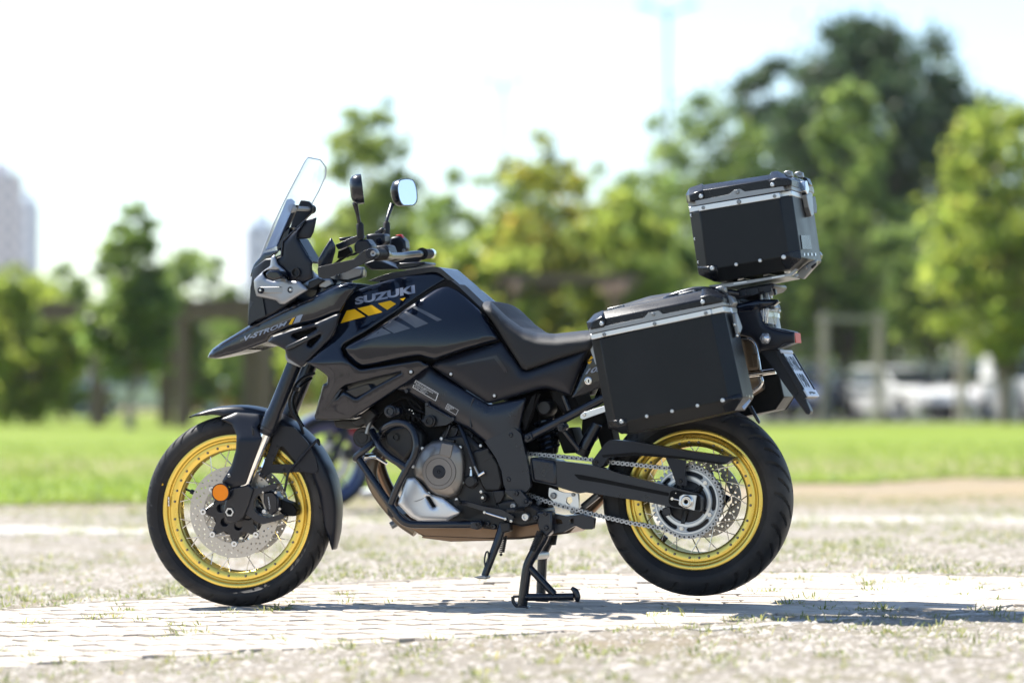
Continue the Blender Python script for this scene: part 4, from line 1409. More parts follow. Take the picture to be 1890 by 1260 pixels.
bevel(link('sprocket', prism_mesh('sprocket', teeth, [circ(.068, 60)] + slots, SPY - .004, SPY + .004, 30), 'sprocket_alloy', rw, spm), .0008)
ringm = lathe_mesh('sprocket_ring', [(.0735, SPY - .0045), (.0745, SPY - .007), (.0830, SPY - .007), (.0840, SPY - .0045)], 90)
link('sprocket_ring', ringm, 'aluminium', rw, spm)
ringm = lathe_mesh('sprocket_ring', [(.1010, SPY - .0045), (.1018, SPY - .0065), (.1062, SPY - .0065), (.1070, SPY - .0045)], 90)
link('sprocket_ring', ringm, 'aluminium', rw, spm)
link('cush_drive', lathe_mesh('cush_drive', [(.02, SPY + .01), (.062, SPY + .004), (.072, SPY + .008), (.1035, SPY + .010), (.1035, SPY + .03), (.082, SPY + .05), (.04, SPY + .06)], 60), 'matte_black', rw, spm)
for k in range(5):
    t = R(-28 + 72 * k)
    rib = sweep('carrier_arm', [Vector((.03 * math.cos(t), SPY + .006, .03 * math.sin(t))), Vector((.075 * math.cos(t), SPY - .001, .075 * math.sin(t)))], [.011, .009], 8)
    link('carrier_arm', rib, 'engine_dark', rw, spm)
    NUT = BOLT.get('nut')
    if NUT is None:
        NUT = lathe_mesh('nut', [(0, -.013), (.0045, -.013), (.005, -.0105), (.0075, -.0105), (.0085, -.008), (.009, 0)], 6, angle=20); NUT.materials.append(MATS['steel']); BOLT['nut'] = NUT
    t2 = R(44 + 72 * k)
    link('nut', NUT, None, rw, spm @ Matrix.Translation((.089 * math.cos(t2), SPY, .089 * math.sin(t2))))
q = at_wheel(FB, rwc, *Z(7, (485, 838))[0], -0.02); vd = Vector((q.x, 0, q.z)).normalized(); rr_ = Vector((q.x, 0, q.z)).length
link('valve', sweep('valve', [vd * (rr_ + .035) + Vector((0, -.015, 0)), vd * (rr_ + .012) + Vector((0, -.02, 0)), vd * (rr_ + .011) + Vector((0, -.02, 0)), vd * (rr_ - .008) + Vector((0, -.02, 0))], [.004, .004, .010, .010], 10), 'matte_black', rw)

# ------------------------------------------------------------------ chain
chain = part('drive_chain')
scx, scz = rwc.x + spc.x, rwc.z + spc.z
PCH = 0.015875
CR = PR + 0.0015
up = [FB.P(*p, SPY) for p in Z(6, (300, 432), (380, 440), (520, 452), (700, 470))] + [FB.P(*p, SPY) for p in Z(7, (150, 372), (500, 410))]
lo = [FB.P(*p, SPY) for p in Z(6, (300, 622), (390, 655), (520, 700), (700, 748), (900, 795))] + [FB.P(*p, SPY) for p in Z(7, (300, 748), (480, 778))]
path = catmull(up, 20)
a0 = math.atan2(path[-1].z - scz, path[-1].x - scx)
a0 = R(97); a1 = R(-104)
arc = [Vector((scx + CR * math.cos(a0 + (a1 - a0) * i / 90), SPY, scz + CR * math.sin(a0 + (a1 - a0) * i / 90))) for i in range(91)]
full = path + arc + list(reversed(catmull(lo, 20)))
cum = [0.0]
for a_, b_ in zip(full, full[1:]): cum.append(cum[-1] + (b_ - a_).length)
def along(s):
    i = min(max(np.searchsorted(cum, s) - 1, 0), len(full) - 2); t = (s - cum[i]) / max(cum[i + 1] - cum[i], 1e-9)
    return full[i].lerp(full[i + 1], t)
PINR = .0036
def link_mesh(name, w_, yo, th):
    p = PCH / 2; loop = []
    for k in range(9): t = R(100 - 200 * k / 8); loop.append((p + w_ * math.cos(t), w_ * math.sin(t)))
    loop.append((0, -w_ * .42))
    for k in range(9): t = R(-80 - 200 * k / 8); loop.append((-p + w_ * math.cos(t), w_ * math.sin(t)))
    loop.append((0, w_ * .42))
    v, t_ = fill2d(loop); vv, ff = [], []
    for s_ in (-1, 1):
        ya, yb = sorted((s_ * yo, s_ * (yo - th))); o_ = len(vv); n_ = len(v)
        vv += [(q_[0], ya, q_[1]) for q_ in v] + [(q_[0], yb, q_[1]) for q_ in v]
        ff += [tuple(o_ + i for i in f) for f in t_] + [tuple(o_ + n_ + i for i in reversed(f)) for f in t_]
        ff += [(o_ + b, o_ + a, o_ + a + n_, o_ + b + n_) for a, b in boundary(t_)]
    for x in (-p, p):
        o_ = len(vv); n_ = 8
        for y_, r_ in ((-yo - .0012, PINR), (-yo - .0012 + .0001, PINR), (yo + .0012, PINR)):
            vv += [(x + r_ * math.cos(2 * math.pi * i / n_), y_, r_ * math.sin(2 * math.pi * i / n_)) for i in range(n_)]
        ff += [tuple(o_ + i for i in range(n_))] + [(o_ + n_ + i, o_ + n_ + (i + 1) % n_, o_ + 2 * n_ + (i + 1) % n_, o_ + 2 * n_ + i) for i in range(n_)]
    me = mesh(name, vv, ff, 25); me.materials.append(MATS['chain_steel' if yo > .008 else 'chain_dark']); me.materials.append(MATS['chain_dark'])
    for pg in me.polygons:
        if all(abs(math.hypot(abs(me.vertices[i].co.x) - p, me.vertices[i].co.z) - PINR) < 2e-4 for i in pg.vertices): pg.material_index = 1
    return me
LO_, LI_ = link_mesh('link', .0074, .0095, .0018), link_mesh('link', .0056, .0068, .0018)
s = 0.0; k = 0
while s + PCH < cum[-1]:
    a_, b_ = along(s), along(s + PCH); d = (b_ - a_)
    M = Matrix.Translation((a_ + b_) / 2) @ Matrix.Rotation(-math.atan2(d.z, d.x), 4, 'Y')
    link('link', LO_ if k % 2 == 0 else LI_, None, chain, M)
    s += PCH; k += 1

# ------------------------------------------------------------------ front fork, mudguard, brakes
fork = part('front_fork')
c0 = Z(1, (728, 225))[0]; c1 = Z(2, (605, 820))[0]
dd_ = Vector((c1[0] - c0[0], c1[1] - c0[1]))
ctop = (c0[0] + dd_.x * 2.35, c0[1] + dd_.y * 2.35)
for sgn in (-1, 1):
    yy = sgn * .105
    pb, pt = FS.P(*c0, -.105), FS.P(*ctop, -.105)
    pb.y = pt.y = yy
    ax = (pt - pb).normalized()
    outp = [pb, pb + ax * .012, pb + ax * .014, pb + ax * .06, pb + ax * .075, pt]
    link('fork_tube', sweep('fork_tube', [FS.rel @ q for q in outp], [.0265, .0275, .0295, .0295, .0262, .0262], 24), 'satin_black', fork)
    pl = pb - ax * .225
    link('fork_slider', sweep('fork_slider', [FS.rel @ (pb + ax * .02), FS.rel @ pl], .0215, 20), 'chrome', fork)
    link('dust_seal', sweep('dust_seal', [FS.rel @ (pb - ax * .012), FS.rel @ (pb - ax * .002), FS.rel @ (pb + ax * .002)], [.0225, .0245, .0275], 20), 'matte_black', fork)
    link('fork_cap', sweep('fork_cap', [FS.rel @ pt, FS.rel @ (pt + ax * .018)], [.025, .022], 20), 'brushed_grey', fork)
# clamps and caliper on our side
hull('axle_clamp', FS, [(*p, y) for p in Z(1, (508, 560), (545, 535), (625, 520), (655, 545), (625, 640), (600, 700), (560, 735), (505, 730), (485, 690), (490, 640)) for y in (-.128, -.088)], 'satin_black', fork, .006)
hull('axle_clamp', FS, [(*p, y) for p in Z(1, (508, 560), (545, 535), (625, 520), (655, 545), (625, 640), (560, 735), (505, 730), (485, 690)) for y in (.088, .128)], 'satin_black', fork, .006)
disc_at('axle_nut', FS, *Z(1, (523, 673))[0], -.130, [(.0105, .006), (.0105, -.006), (.0150, -.006), (.0158, -.003), (.016, .004)], 'aluminium', fork, 6, 15)
disc_at('axle_bore', FS, *Z(1, (523, 673))[0], -.131, [(0, .002), (.0106, .002)], 'deep_black', fork, 6)
plate('caliper_bracket', FS, Z(11, (330, 400), (430, 390), (520, 450), (640, 440), (800, 385), (840, 410), (820, 450), (690, 490), (600, 520), (555, 590), (556, 700), (640, 770), (720, 790), (890, 740), (915, 760), (905, 800), (660, 865), (620, 850), (430, 725), (380, 690)), -.118, -.092, 'frame_black', fork, rnd=4, bev=.004)
cal = hull('brake_caliper', FS, [(*p, y) for p in Z(11, (665, 500), (700, 480), (790, 490), (850, 560), (845, 700), (760, 765), (700, 690), (665, 610)) for y in (-.112, -.05)], 'frame_black', fork, .006)
plate('caliper_face', FS, Z(11, (690, 505), (775, 500), (820, 560), (815, 690), (750, 735), (705, 650)), -.1185, -.11, 'satin_black', fork, rnd=2, bev=.002)
hull('brake_pads', FS, [(*p, y) for p in Z(11, (830, 560), (1000, 620), (1060, 700), (1040, 770), (940, 770), (850, 720)) for y in (-.085, -.03)], 'deep_black', fork, .004)
for sgn in (1,):
    hull('brake_caliper', FS, [(*p, y) for p in Z(11, (560, 440), (800, 385), (860, 560), (845, 700), (760, 765), (600, 700)) for y in (.05, .115)], 'engine_dark', fork, .006)
for p, r_, m_ in (((812, 492), .0052, 'steel'), ((860, 683), .0052, 'steel'), ((680, 712), .0085, 'aluminium'), ((665, 490), .004, 'steel'), ((433, 678), .006, 'matte_black'), ((646, 292), .0075, 'matte_black'), ((272, 298), .0065, 'brushed_grey')):
    bolt(FS, *Z(11, p)[0], -.121 if p[0] != 272 else -.136, r_, m_, fork)
text_decal('caliper_lettering', 'TOKICO', Z(11, (752, 685), (732, 545), (718, 548), (738, 688))[::1], ['caliper_face'], 'decal_white', fork, offset=.01, off=.001)
refl = disc_at('reflector', FS, *Z(1, (473, 565))[0], -.150, [(0, -.006), (.0275, -.006), (.0285, -.004)], 'orange_reflector', fork, 40)
disc_at('reflector_ring', FS, *Z(1, (473, 565))[0], -.150, [(.0285, -.0055), (.0312, -.006), (.0318, -.003), (.0318, .010), (.02, .016)], 'matte_black', fork, 40)

# front mudguard
mud = part('front_mudguard')
RF = 0.3605
def fend_depth(a):                   # skirt depth by angle (degrees from the rear, counter-clockwise)
    pts = [(-21, .004), (-16, .022), (-8, .042), (5, .052), (22, .056), (30, .05), (50, .05), (80, .05), (95, .036), (103, .022), (113, .007), (117, .003)]
    return np.interp(a, [p[0] for p in pts], [p[1] for p in pts])
V, F = [], []
na = 90; cs = None
for i in range(na + 1):
    a = -21 + (116.5 + 21) * i / na; ar = R(a); dp = float(fend_depth(a))
    flare = 0.004 * max(0, (a - 95) / 20) + .008 * max(0, (-5 - a) / 16)
    RR = RF + flare + .004 * math.sin(R(a) * 1.3)
    hw = np.interp(a, [-21, -12, 20, 90, 117], [.030, .050, .0665, .0665, .050])
    row = [(RR - dp, hw), (RR - dp * .55, hw), (RR - min(dp, .018), hw * .985), (RR - min(dp, .009) * .8, hw * .93), (RR - .003, hw * .80), (RR, hw * .5), (RR + .001, 0)]
    row = [(r_, -y_) for r_, y_ in row] + [(r_, y_) for r_, y_ in reversed(row[:-1])]
    cs = len(row)
    V += [FS.rel @ (fwc + Vector((r_ * math.cos(ar), y_, r_ * math.sin(ar)))) for r_, y_ in row]
for i in range(na):
    for k in range(cs - 1):
        F.append((i * cs + k, i * cs + k + 1, (i + 1) * cs + k + 1, (i + 1) * cs + k))
o = link('guard_shell', mesh('guard_shell', V, F, 50), 'matte_black', mud)
sm = o.modifiers.new('thick', 'SOLIDIFY'); sm.thickness = .003; sm.offset = -1
panel('fork_guard', FS, Z(1, (470, 160), (560, 120), (690, 130), (700, 175), (675, 205), (705, 262), (640, 440), (612, 520), (545, 538), (500, 530), (478, 505), (530, 420), (556, 330), (560, 250), (535, 190)), lambda u, v: -.069 - .058 * min(1, max(0, (v - 745) / 66)), 'matte_black', mud, inner=-.055, bulge=.009, w=10, grid=6, rnd=3)
plate('guard_bracket', FS, Z(1, (765, 190), (880, 205), (955, 290), (1000, 380), (1012, 445), (990, 462), (930, 452), (745, 458), (705, 492), (690, 470), (700, 430), (760, 270)), -.0735, -.066, 'matte_black', mud, holes=[Z(1, (818, 310), (890, 400), (885, 408), (755, 410), (800, 312))], rnd=4, bev=.002)
for sgn in (1,):
    plate('guard_bracket', FS, Z(1, (765, 190), (880, 205), (975, 300), (1035, 440), (1010, 500), (985, 466), (745, 458), (705, 492), (690, 470), (760, 270)), .066, .0735, 'matte_black', mud, rnd=4, bev=.002)
for p in ((785, 315), (763, 360), (823, 440), (905, 438)):
    bolt(FS, *Z(1, p)[0], -.0745, .0045, 'engine_dark', mud)
hull('highlight_rib', FS, [(*p, y) for p in Z(1, (640, 196), (655, 205), (655, 250), (645, 250)) for y in (-.139, -.13)], 'satin_black', mud, .003)
# brake hoses
tube('brake_hose', FS, [(*p, y) for p, y in zip(Z(1, (825, 560), (850, 450), (900, 390), (960, 320), (1003, 275)), (-.09, -.092, -.088, -.082, -.074))], .0042, 'matte_black', fork)
tube('brake_hose', FS, [(*p, y) for p, y in zip(Z(1, (1003, 275), (1018, 300), (1010, 272), (985, 300)), (-.074, -.07, -.062, -.05))], .0042, 'matte_black', fork)
tube('brake_hose', FS, [(*p, y) for p, y in zip(Z(2, (740, 868), (660, 900), (606, 960), (575, 1050), (595, 1130), (640, 1190), (665, 1260)), (-.03, -.05, -.07, -.07, -.06, -.05, -.04))], .0055, 'matte_black', fork)
tube('brake_hose', FS, [(*p, y) for p, y in zip(Z(2, (720, 900), (640, 960), (600, 1040), (620, 1130), (665, 1215)), (.0, -.03, -.04, -.03, -.02))], .0045, 'deep_black', fork)
hull('hose_clip', FS, [(*p, y) for p in Z(2, (600, 955), (635, 960), (630, 985), (600, 985)) for y in (-.08, -.055)], 'matte_black', fork, .003)
# lower fork shroud and triple clamps
hull('fork_shroud', FS, [(*p, y) for p in Z(2, (545, 742), (575, 750), (668, 800), (642, 832), (560, 800), (548, 775)) for y in (-.14, -.08)], 'cowl_silver', fork, .004)
hull('triple_clamp', FS, [(*p, y) for p in Z(3, (640, 1065), (740, 1060), (760, 1110), (700, 1145), (640, 1130)) for y in (-.14, -.02)], 'brushed_grey', fork, .006)
hull('bar_riser', FS, [(*p, y) for p in Z(3, (800, 1010), (880, 960), (1000, 970), (990, 1050), (880, 1085), (780, 1080)) for y in (-.075, -.03)], 'brushed_grey', fork, .008)
hull('ignition_lock', FS, [(*p, y) for p in Z(3, (985, 985), (1005, 1000), (1000, 1050), (975, 1050)) for y in (-.05, .0)], 'matte_black', fork, .004)

# ------------------------------------------------------------------ handlebar, controls, mirrors (steered)
bars = part('handlebar')
nb, fb_ = Z(3, (1080, 860))[0], Z(3, (1545, 862))[0]
BE = .41
pn = FS.P(*nb, -BE); pf = FS.P(*fb_, BE)
def bar_pt(y, du=0.0, dz=0.0):
    t = (y + BE) / (2 * BE); q = pn.lerp(pf, t); return Vector((q.x + du, y, q.z + dz))
pts = [bar_pt(-BE), bar_pt(-.24), bar_pt(-.20, -.004, .0), bar_pt(-.12, -.020, -.004), bar_pt(-.06, -.024, -.006), bar_pt(.06, -.024, -.006), bar_pt(.12, -.020, -.004), bar_pt(.20, -.004, .0), bar_pt(.24), bar_pt(BE)]
link('bar', sweep('bar', [FS.rel @ q for q in catmull(pts, 4)], .0115, 14), 'satin_black', bars)
for sgn in (-1, 1):
    g0, g1 = bar_pt(sgn * .275), bar_pt(sgn * .385)
    gp, gr = [], []
    for i in range(41):
        gp.append(FS.rel @ g0.lerp(g1, i / 40)); gr.append(.0165 + .0012 * (1 if i % 4 < 2 else 0) + (.004 if i < 2 else 0))
    link('grip', sweep('grip', gp, gr, 20), 'rubber', bars)
    e0, e1 = bar_pt(sgn * .388), bar_pt(sgn * (.425 if sgn > 0 else .447))
    link('bar_end', sweep('bar_end', [FS.rel @ e0.lerp(e1, t) for t in (0, .06, .9, 1, 1, )], [.015, .0175, .0175, .0155, .006], 20), 'matte_black' if sgn < 0 else 'chrome', bars)
disc_at('bar_end_screw', FS, *nb, -.449, [(.002, .002), (.003, -.001), (.009, -.002), (.0098, .002)], 'brushed_grey', bars, 20)
# hand guards
plate('hand_guard_arm', FS, Z(3, (1005, 832), (925, 905), (660, 962), (634, 975), (640, 1050), (682, 1062), (845, 1010), (1020, 930), (1085, 905), (1095, 850), (1060, 822)), -.437, -.412, 'satin_black', bars, rnd=4, bev=.009)
panel('hand_guard', FS, Z(3, (745, 730), (780, 800), (778, 840), (748, 950), (665, 992), (640, 985), (638, 905), (700, 800)), lin(585, -.42, 622, -.36), 'satin_black', bars, inner=lambda u, v: -.25, bulge=.01, w=8, grid=6, rnd=2)
plate('hand_guard_arm', FS, Z(3, (1010, 952), (1060, 990), (1290, 985), (1420, 945), (1500, 880), (1440, 880), (1300, 905), (1120, 910)), .405, .43, 'matte_black', bars, rnd=3, bev=.005)
hull('hand_guard', FS, [(*p, y) for p in Z(3, (1000, 940), (1110, 900), (1290, 985), (1070, 992)) for y in (.27, .42)], 'matte_black', bars, .006)
# levers and switch gear, clutch side
hull('switch_cluster', FS, [(*p, y) for p in Z(3, (925, 790), (960, 750), (1030, 745), (1070, 800), (1060, 850), (990, 870), (930, 850)) for y in (-.29, -.21)], 'matte_black', bars, .006)
plate('clutch_lever', FS, Z(3, (775, 790), (985, 700), (1010, 730), (960, 762), (800, 830)), -.285, -.262, 'satin_black', bars, rnd=3, bev=.005)
hull('lever_pivot', FS, [(*p, y) for p in Z(3, (800, 835), (880, 800), (900, 850), (860, 890), (790, 900)) for y in (-.26, -.22)], 'deep_black', bars, .004)
hull('lever_pivot', FS, [(*p, y) for p in Z(3, (805, 735), (900, 722), (905, 745), (810, 760)) for y in (-.18, -.10)], 'satin_black', bars, .003)
# brake side
hull('brake_reservoir', FS, [(*p, y) for p in Z(3, (1015, 710), (1080, 698), (1170, 702), (1175, 780), (1110, 810), (1040, 790)) for y in (.05, .14)], 'matte_black', bars, .008)
disc_at('reservoir_window', FS, *Z(3, (1127, 757))[0], .047, [(0, -.002), (.008, -.002), (.010, 0), (.010, .01)], 'gloss_black', bars, 20)
hull('switch_cluster', FS, [(*p, y) for p in Z(3, (1215, 730), (1290, 715), (1335, 760), (1345, 830), (1300, 880), (1220, 885), (1200, 820)) for y in (.19, .26)], 'matte_black', bars, .008)
hull('kill_switch', FS, [(*p, y) for p in Z(3, (1255, 712), (1300, 705), (1318, 735), (1290, 742)) for y in (.20, .235)], 'red_plastic', bars, .003)
bolt(FS, *Z(3, (1325, 835))[0], .188, .006, 'brushed_grey', bars)
hull('brake_lever', FS, [(*p, y) for p in Z(3, (1090, 690), (1150, 650), (1170, 665), (1120, 720)) for y in (.15, .18)], 'satin_black', bars, .003)
hull('bar_clamp', FS, [(*p, y) for p in Z(3, (1060, 800), (1190, 790), (1215, 860), (1190, 910), (1080, 920), (1050, 870)) for y in (-.06, .06)], 'engine_dark', bars, .008)
hull('starter_housing', FS, [(*p, y) for p in Z(3, (1170, 870), (1290, 870), (1300, 905), (1230, 925), (1160, 915)) for y in (.17, .25)], 'engine_dark', bars, .006)
for pts_ in (((1010, 800), (940, 860), (870, 880), (800, 930), (740, 1010)), ((1080, 900), (980, 900), (900, 940), (820, 980), (750, 1050)), ((880, 830), (840, 880), (790, 930), (720, 980), (690, 1060))):
    tube('cable', FS, [(*p, y) for p, y in zip(Z(3, *pts_), (-.20, -.16, -.12, -.1, -.08))], .004, 'deep_black', bars, 6, 8)
# mirrors
def mirror(cu, cv, y, turn, stem):
    c = FS.P(cu, cv, y)
    mr = part('mirror')
    W2, H2 = .078, .050
    prof = [(-.9, -.62), (-.62, -1.0), (.55, -.96), (.93, -.6), (1, .25), (.78, .92), (.1, 1.0), (-.72, .86), (-1, .3)]
    if y < 0: prof = [(-p[0], p[1]) for p in prof]
    prof = round_poly([(p[0] * W2, p[1] * H2) for p in prof], .018, 4)
    M = FS.rel @ Matrix.Translation(c) @ Matrix.Rotation(turn, 4, 'Z') @ Matrix.Rotation(R(-6), 4, 'Y')
    n = len(prof); v, f = [], []
    # local: mirror looks along +x, its width along y
    for sc, x in ((.93, .0165), (1, .016), (1.0, .004), (.93, -.012), (.74, -.022), (.4, -.026)):
        v += [(x, p[0] * sc, p[1] * sc) for p in prof]
    for k in range(5):
        f += [(k * n + i, k * n + (i + 1) % n, (k + 1) * n + (i + 1) % n, (k + 1) * n + i) for i in range(n)]
    f.append(tuple(range(5 * n, 6 * n)))
    link('mirror_housing', mesh('mirror_housing', v, f, 50), 'satin_black', mr, M)
    g = [(.0155, p[0] * .93, p[1] * .93) for p in prof]
    link('mirror_glass', mesh('mirror_glass', g, [tuple(range(n))], None, fix=False), 'mirror_glass', mr, M)
    tube('mirror_stem', FS, stem[:3], [.0095, .0062, .0062], 'satin_black', mr)
    tube('stem_boot', FS, stem[2:], [.0085, .0125, .0125, .0125], 'rubber', mr, curve=False)
mirror(*Z(3, (958, 345))[0], -.345, R(14), [(*p, y) for p, y in zip(Z(3, (935, 455), (955, 540), (970, 615), (975, 630), (980, 735)), (-.32, -.30, -.29, -.29, -.285))])
mirror(*Z(3, (1325, 372))[0], .345, R(-14), [(*p, y) for p, y in zip(Z(3, (1232, 470), (1200, 560), (1188, 605), (1188, 620), (1190, 750)), (.29, .25, .235, .235, .23))])

# ------------------------------------------------------------------ nose: cowl, screen, instrument, beak
nose = part('front_cowl')
hull('headlight_unit', FB, [(*p, y) for p in Z(2, (345, 185), (330, 235), (345, 290), (322, 320), (318, 420), (306, 470), (303, 565), (430, 520)) for y in (-.085, .085)] +
     [(*p, y) for p in Z(2, (420, 130), (500, 120), (640, 300), (620, 400), (480, 480)) for y in (-.125, .125)], 'matte_black', nose, .006)
plate('headlight_trim', FB, Z(2, (345, 250), (322, 315), (320, 400), (345, 410), (318, 450), (306, 560), (350, 530), (420, 500), (400, 380), (360, 370), (350, 320)), -.118, .118, 'satin_black', nose, rnd=1.5, bev=.003)
panel('cowl_side', FB, Z(2, (345, 268), (400, 215), (450, 178), (456, 120), (480, 103), (500, 165), (552, 212), (562, 272), (640, 275), (697, 332), (548, 426), (512, 424), (488, 400), (362, 374), (348, 320)), lin(465, -.128, 570, -.165), 'cowl_silver', nose, inner=-.10, bulge=.010, w=7, grid=6, rnd=2,
      holes=[Z(2, (402, 222), (425, 203), (500, 205), (526, 232), (522, 262), (470, 272), (425, 258))])
hull('cowl_groove', FB, [(*p, y) for p in Z(2, (380, 312), (550, 310), (580, 340), (570, 358), (400, 352)) for y in (-.158, -.14)], 'brushed_grey', nose, .003)
for p in ((387, 335), (581, 332)):
    disc_at('screw_cup', FB, *Z(2, p)[0], -.163, [(.0045, .003), (.007, -.0005), (.010, -.002), (.0115, .001), (.0115, .01)], 'matte_black', nose, 20)
    bolt(FB, *Z(2, p)[0], -.1625, .0055, 'steel', nose)
sig = hull('turn_signal', FB, [(*p, y) for p in Z(2, (418, 222), (445, 204), (500, 208), (524, 232), (520, 258), (470, 270), (425, 254)) for y in (-.22, -.10)], 'gloss_black', nose, .010)
panel('cockpit_wing', FB, Z(3, (430, 712), (500, 632), (545, 585), (630, 570), (604, 690), (578, 738), (470, 748)), -.128, 'matte_black', nose, inner=-.09, bulge=.008, w=6, grid=6, rnd=2)
panel('cockpit_side', FB, Z(3, (540, 590), (480, 690), (472, 738), (560, 880), (598, 930), (590, 960), (600, 1060), (500, 1110), (400, 1090), (385, 1030), (300, 955), (275, 900), (345, 875), (355, 765), (440, 690)), lin(505, -.125, 590, -.155), 'matte_black', nose, inner=-.03, bulge=.012, w=8, grid=8, rnd=2)
tube('cowl_edge', FB, [(*p, y) for p, y in zip(Z(3, (540, 592), (460, 665), (355, 762), (345, 872), (298, 892)), (-.13, -.138, -.14, -.14, -.138))], .0035, 'satin_black', nose, 4, 8, curve=False)
hull('instrument_body', FB, [(*p, y) for p in Z(3, (455, 732), (478, 732), (594, 928), (575, 940)) for y in (-.095, .002)], 'matte_black', nose, .004)
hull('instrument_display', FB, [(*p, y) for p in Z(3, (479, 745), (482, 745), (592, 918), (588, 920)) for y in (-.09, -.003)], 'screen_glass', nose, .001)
disc_at('cockpit_socket', FB, *Z(3, (462, 1012))[0], -.156, [(0, .004), (.011, .004), (.012, -.006), (.016, -.006), (.017, .01)], 'engine_dark', nose, 24)
hull('cockpit_brace', FB, [(*p, y) for p in Z(3, (485, 870), (560, 870), (580, 930), (510, 960)) for y in (-.15, -.12)], 'engine_dark', nose, .005)
tube('cockpit_brace', FB, [(*Z(3, (575, 1000))[0], -.14), (*Z(3, (585, 1060))[0], -.14)], .012, 'brushed_grey', nose, curve=False)
hull('side_mount', FB, [(*p, y) for p in Z(3, (560, 1085), (640, 1055), (690, 1075), (600, 1135), (555, 1150)) for y in (-.15, .1)], 'engine_dark', nose, .004)

# windscreen: a bent clear sheet on an adjustable bracket
wsn = part('windscreen')
rowsW = []
NB, NR = 24, 34
cb, ct = FB.P(*Z(3, (200, 945))[0], 0), FB.P(*Z(3, (592, 96))[0], 0)
def wscreen(s, q):
    hw = np.interp(s, [0, .12, .45, .72, .87, .95, 1], [.080, .095, .125, .130, .125, .105, .060])
    y_ = q * hw
    c = cb.lerp(ct, s)
    bow = -0.012 * math.sin(math.pi * s)
    return Vector((c.x + bow + 2.0 * y_ * y_, y_, c.z - .35 * y_ * y_))
V, F = [], []
for i in range(NR + 1):
    for j in range(NB + 1):
        V.append(wscreen(i / NR, j / NB * 2 - 1))
for i in range(NR):
    for j in range(NB):
        a = i * (NB + 1) + j; F.append((a, a + 1, a + NB + 2, a + NB + 1))
o = link('screen_pane', mesh('screen_pane', V, F, 60), 'clear_screen', wsn)
sm = o.modifiers.new('thick', 'SOLIDIFY'); sm.thickness = .004
EDGE = glass_mat('screen_edge', (0.62, 0.66, 0.72), 0.1, 0.55)
rim_pts = [wscreen(i / NR, -1) for i in range(NR + 1)] + [wscreen(1, j / NB * 2 - 1) for j in range(1, NB)] + [wscreen(1 - i / NR, 1) for i in range(NR + 1)]
link('screen_edge', sweep('screen_edge', rim_pts, .0026, 6), 'screen_edge', wsn)
tube('screen_bracket', FB, [(*Z(3, (430, 498))[0], -.065), (*Z(3, (590, 505))[0], .075)], .0085, 'brushed_grey', wsn, curve=False)
for p, y in (((430, 498), -.07), ((585, 505), .07)):
    disc_at('bracket_knob', FB, *Z(3, p)[0], y, [(0, -.006), (.008, -.006), (.0155, -.003), (.0165, .006), (.01, .014)], 'brushed_grey' if y < 0 else 'matte_black', wsn, 24)
for y in (-.06, .06):
    hull('screen_rail', FB, [(*p, yy) for p in (Z(3, (450, 470), (475, 470), (345, 760), (305, 760)) if y < 0 else Z(3, (500, 430), (560, 440), (595, 480), (590, 530), (470, 600), (420, 690), (400, 700), (440, 560))) for yy in (y - .01, y + .01)], 'matte_black', wsn, .003)
slab('screen_guide', FB, Z(3, (388, 425), (425, 420), (452, 445), (305, 800), (215, 835)), -.078, -.072, 'screen_guide', wsn, .001)
hull('bracket_base', FB, [(*p, y) for p in Z(3, (300, 740), (360, 720), (400, 690), (420, 640), (380, 800), (310, 840)) for y in (-.07, .07)], 'satin_black', wsn, .004)
panel('screen_fairing', FB, Z(3, (125, 945), (205, 855), (330, 830), (318, 852), (215, 950), (135, 1045), (95, 1045), (100, 1010)), lin(465, -.075, 515, -.125), 'gloss_black', nose, inner=.05, bulge=.004, w=4, grid=6, rnd=2)

# beak and scoop
beak = panel('beak', FB, Z(2, (45, 770), (62, 735), (80, 712), (135, 672), (345, 545), (520, 462), (720, 375), (850, 312), (950, 284), (1010, 290), (995, 345), (965, 376), (903, 482), (870, 486), (742, 540), (600, 576), (455, 632), (430, 670), (258, 735), (100, 776)), lin(383, -.012, 620, -.195), 'gloss_black', bike, inner=0.0, bulge=.020, w=10, grid=9, rnd=2)
panel('beak_ridge', FB, Z(2, (52, 762), (85, 716), (140, 676), (348, 552), (540, 462), (720, 384), (735, 392), (545, 476), (360, 568), (150, 688), (100, 718)), lin(383, -.024, 580, -.187), 'gloss_black', beak, inner=lambda u, v: -.01, bulge=.006, w=4, grid=7, rnd=1)
scoop = panel('side_scoop', FB, Z(2, (433, 668), (465, 628), (600, 582), (745, 544), (870, 490), (906, 484), (872, 592), (842, 645), (700, 790), (655, 832), (560, 772), (545, 718), (500, 694)), lin(495, -.175, 625, -.212), 'matte_black', bike, inner=-.12, bulge=.012, w=5, grid=7, rnd=2,
              holes=[Z(2, (590, 632), (600, 618), (745, 572), (752, 584), (660, 640), (640, 660)), Z(2, (690, 690), (700, 664), (772, 618), (778, 628), (735, 680), (715, 700))])
plate('scoop_mesh', FB, Z(2, (560, 640), (600, 605), (745, 560), (790, 600), (740, 700), (680, 710), (600, 690)), -.165, -.16, 'deep_black', scoop, rnd=1, bev=0)
hull('scoop_bar', FB, [(*p, y) for p in Z(2, (548, 700), (560, 690), (745, 605), (772, 606), (770, 618), (600, 705), (552, 722)) for y in (-.212, -.19)], 'satin_black', scoop, .004)
text_decal('model_lettering', 'V-STROM', Z(2, (283, 664), (556, 560), (562, 533), (281, 632)), ['beak'], 'decal_blue_grey', beak, offset=.03, shear=.25)
decal('stripe', Z(2, (568, 557), (596, 510), (611, 507), (590, 554)), ['beak'], 'decal_yellow', beak)
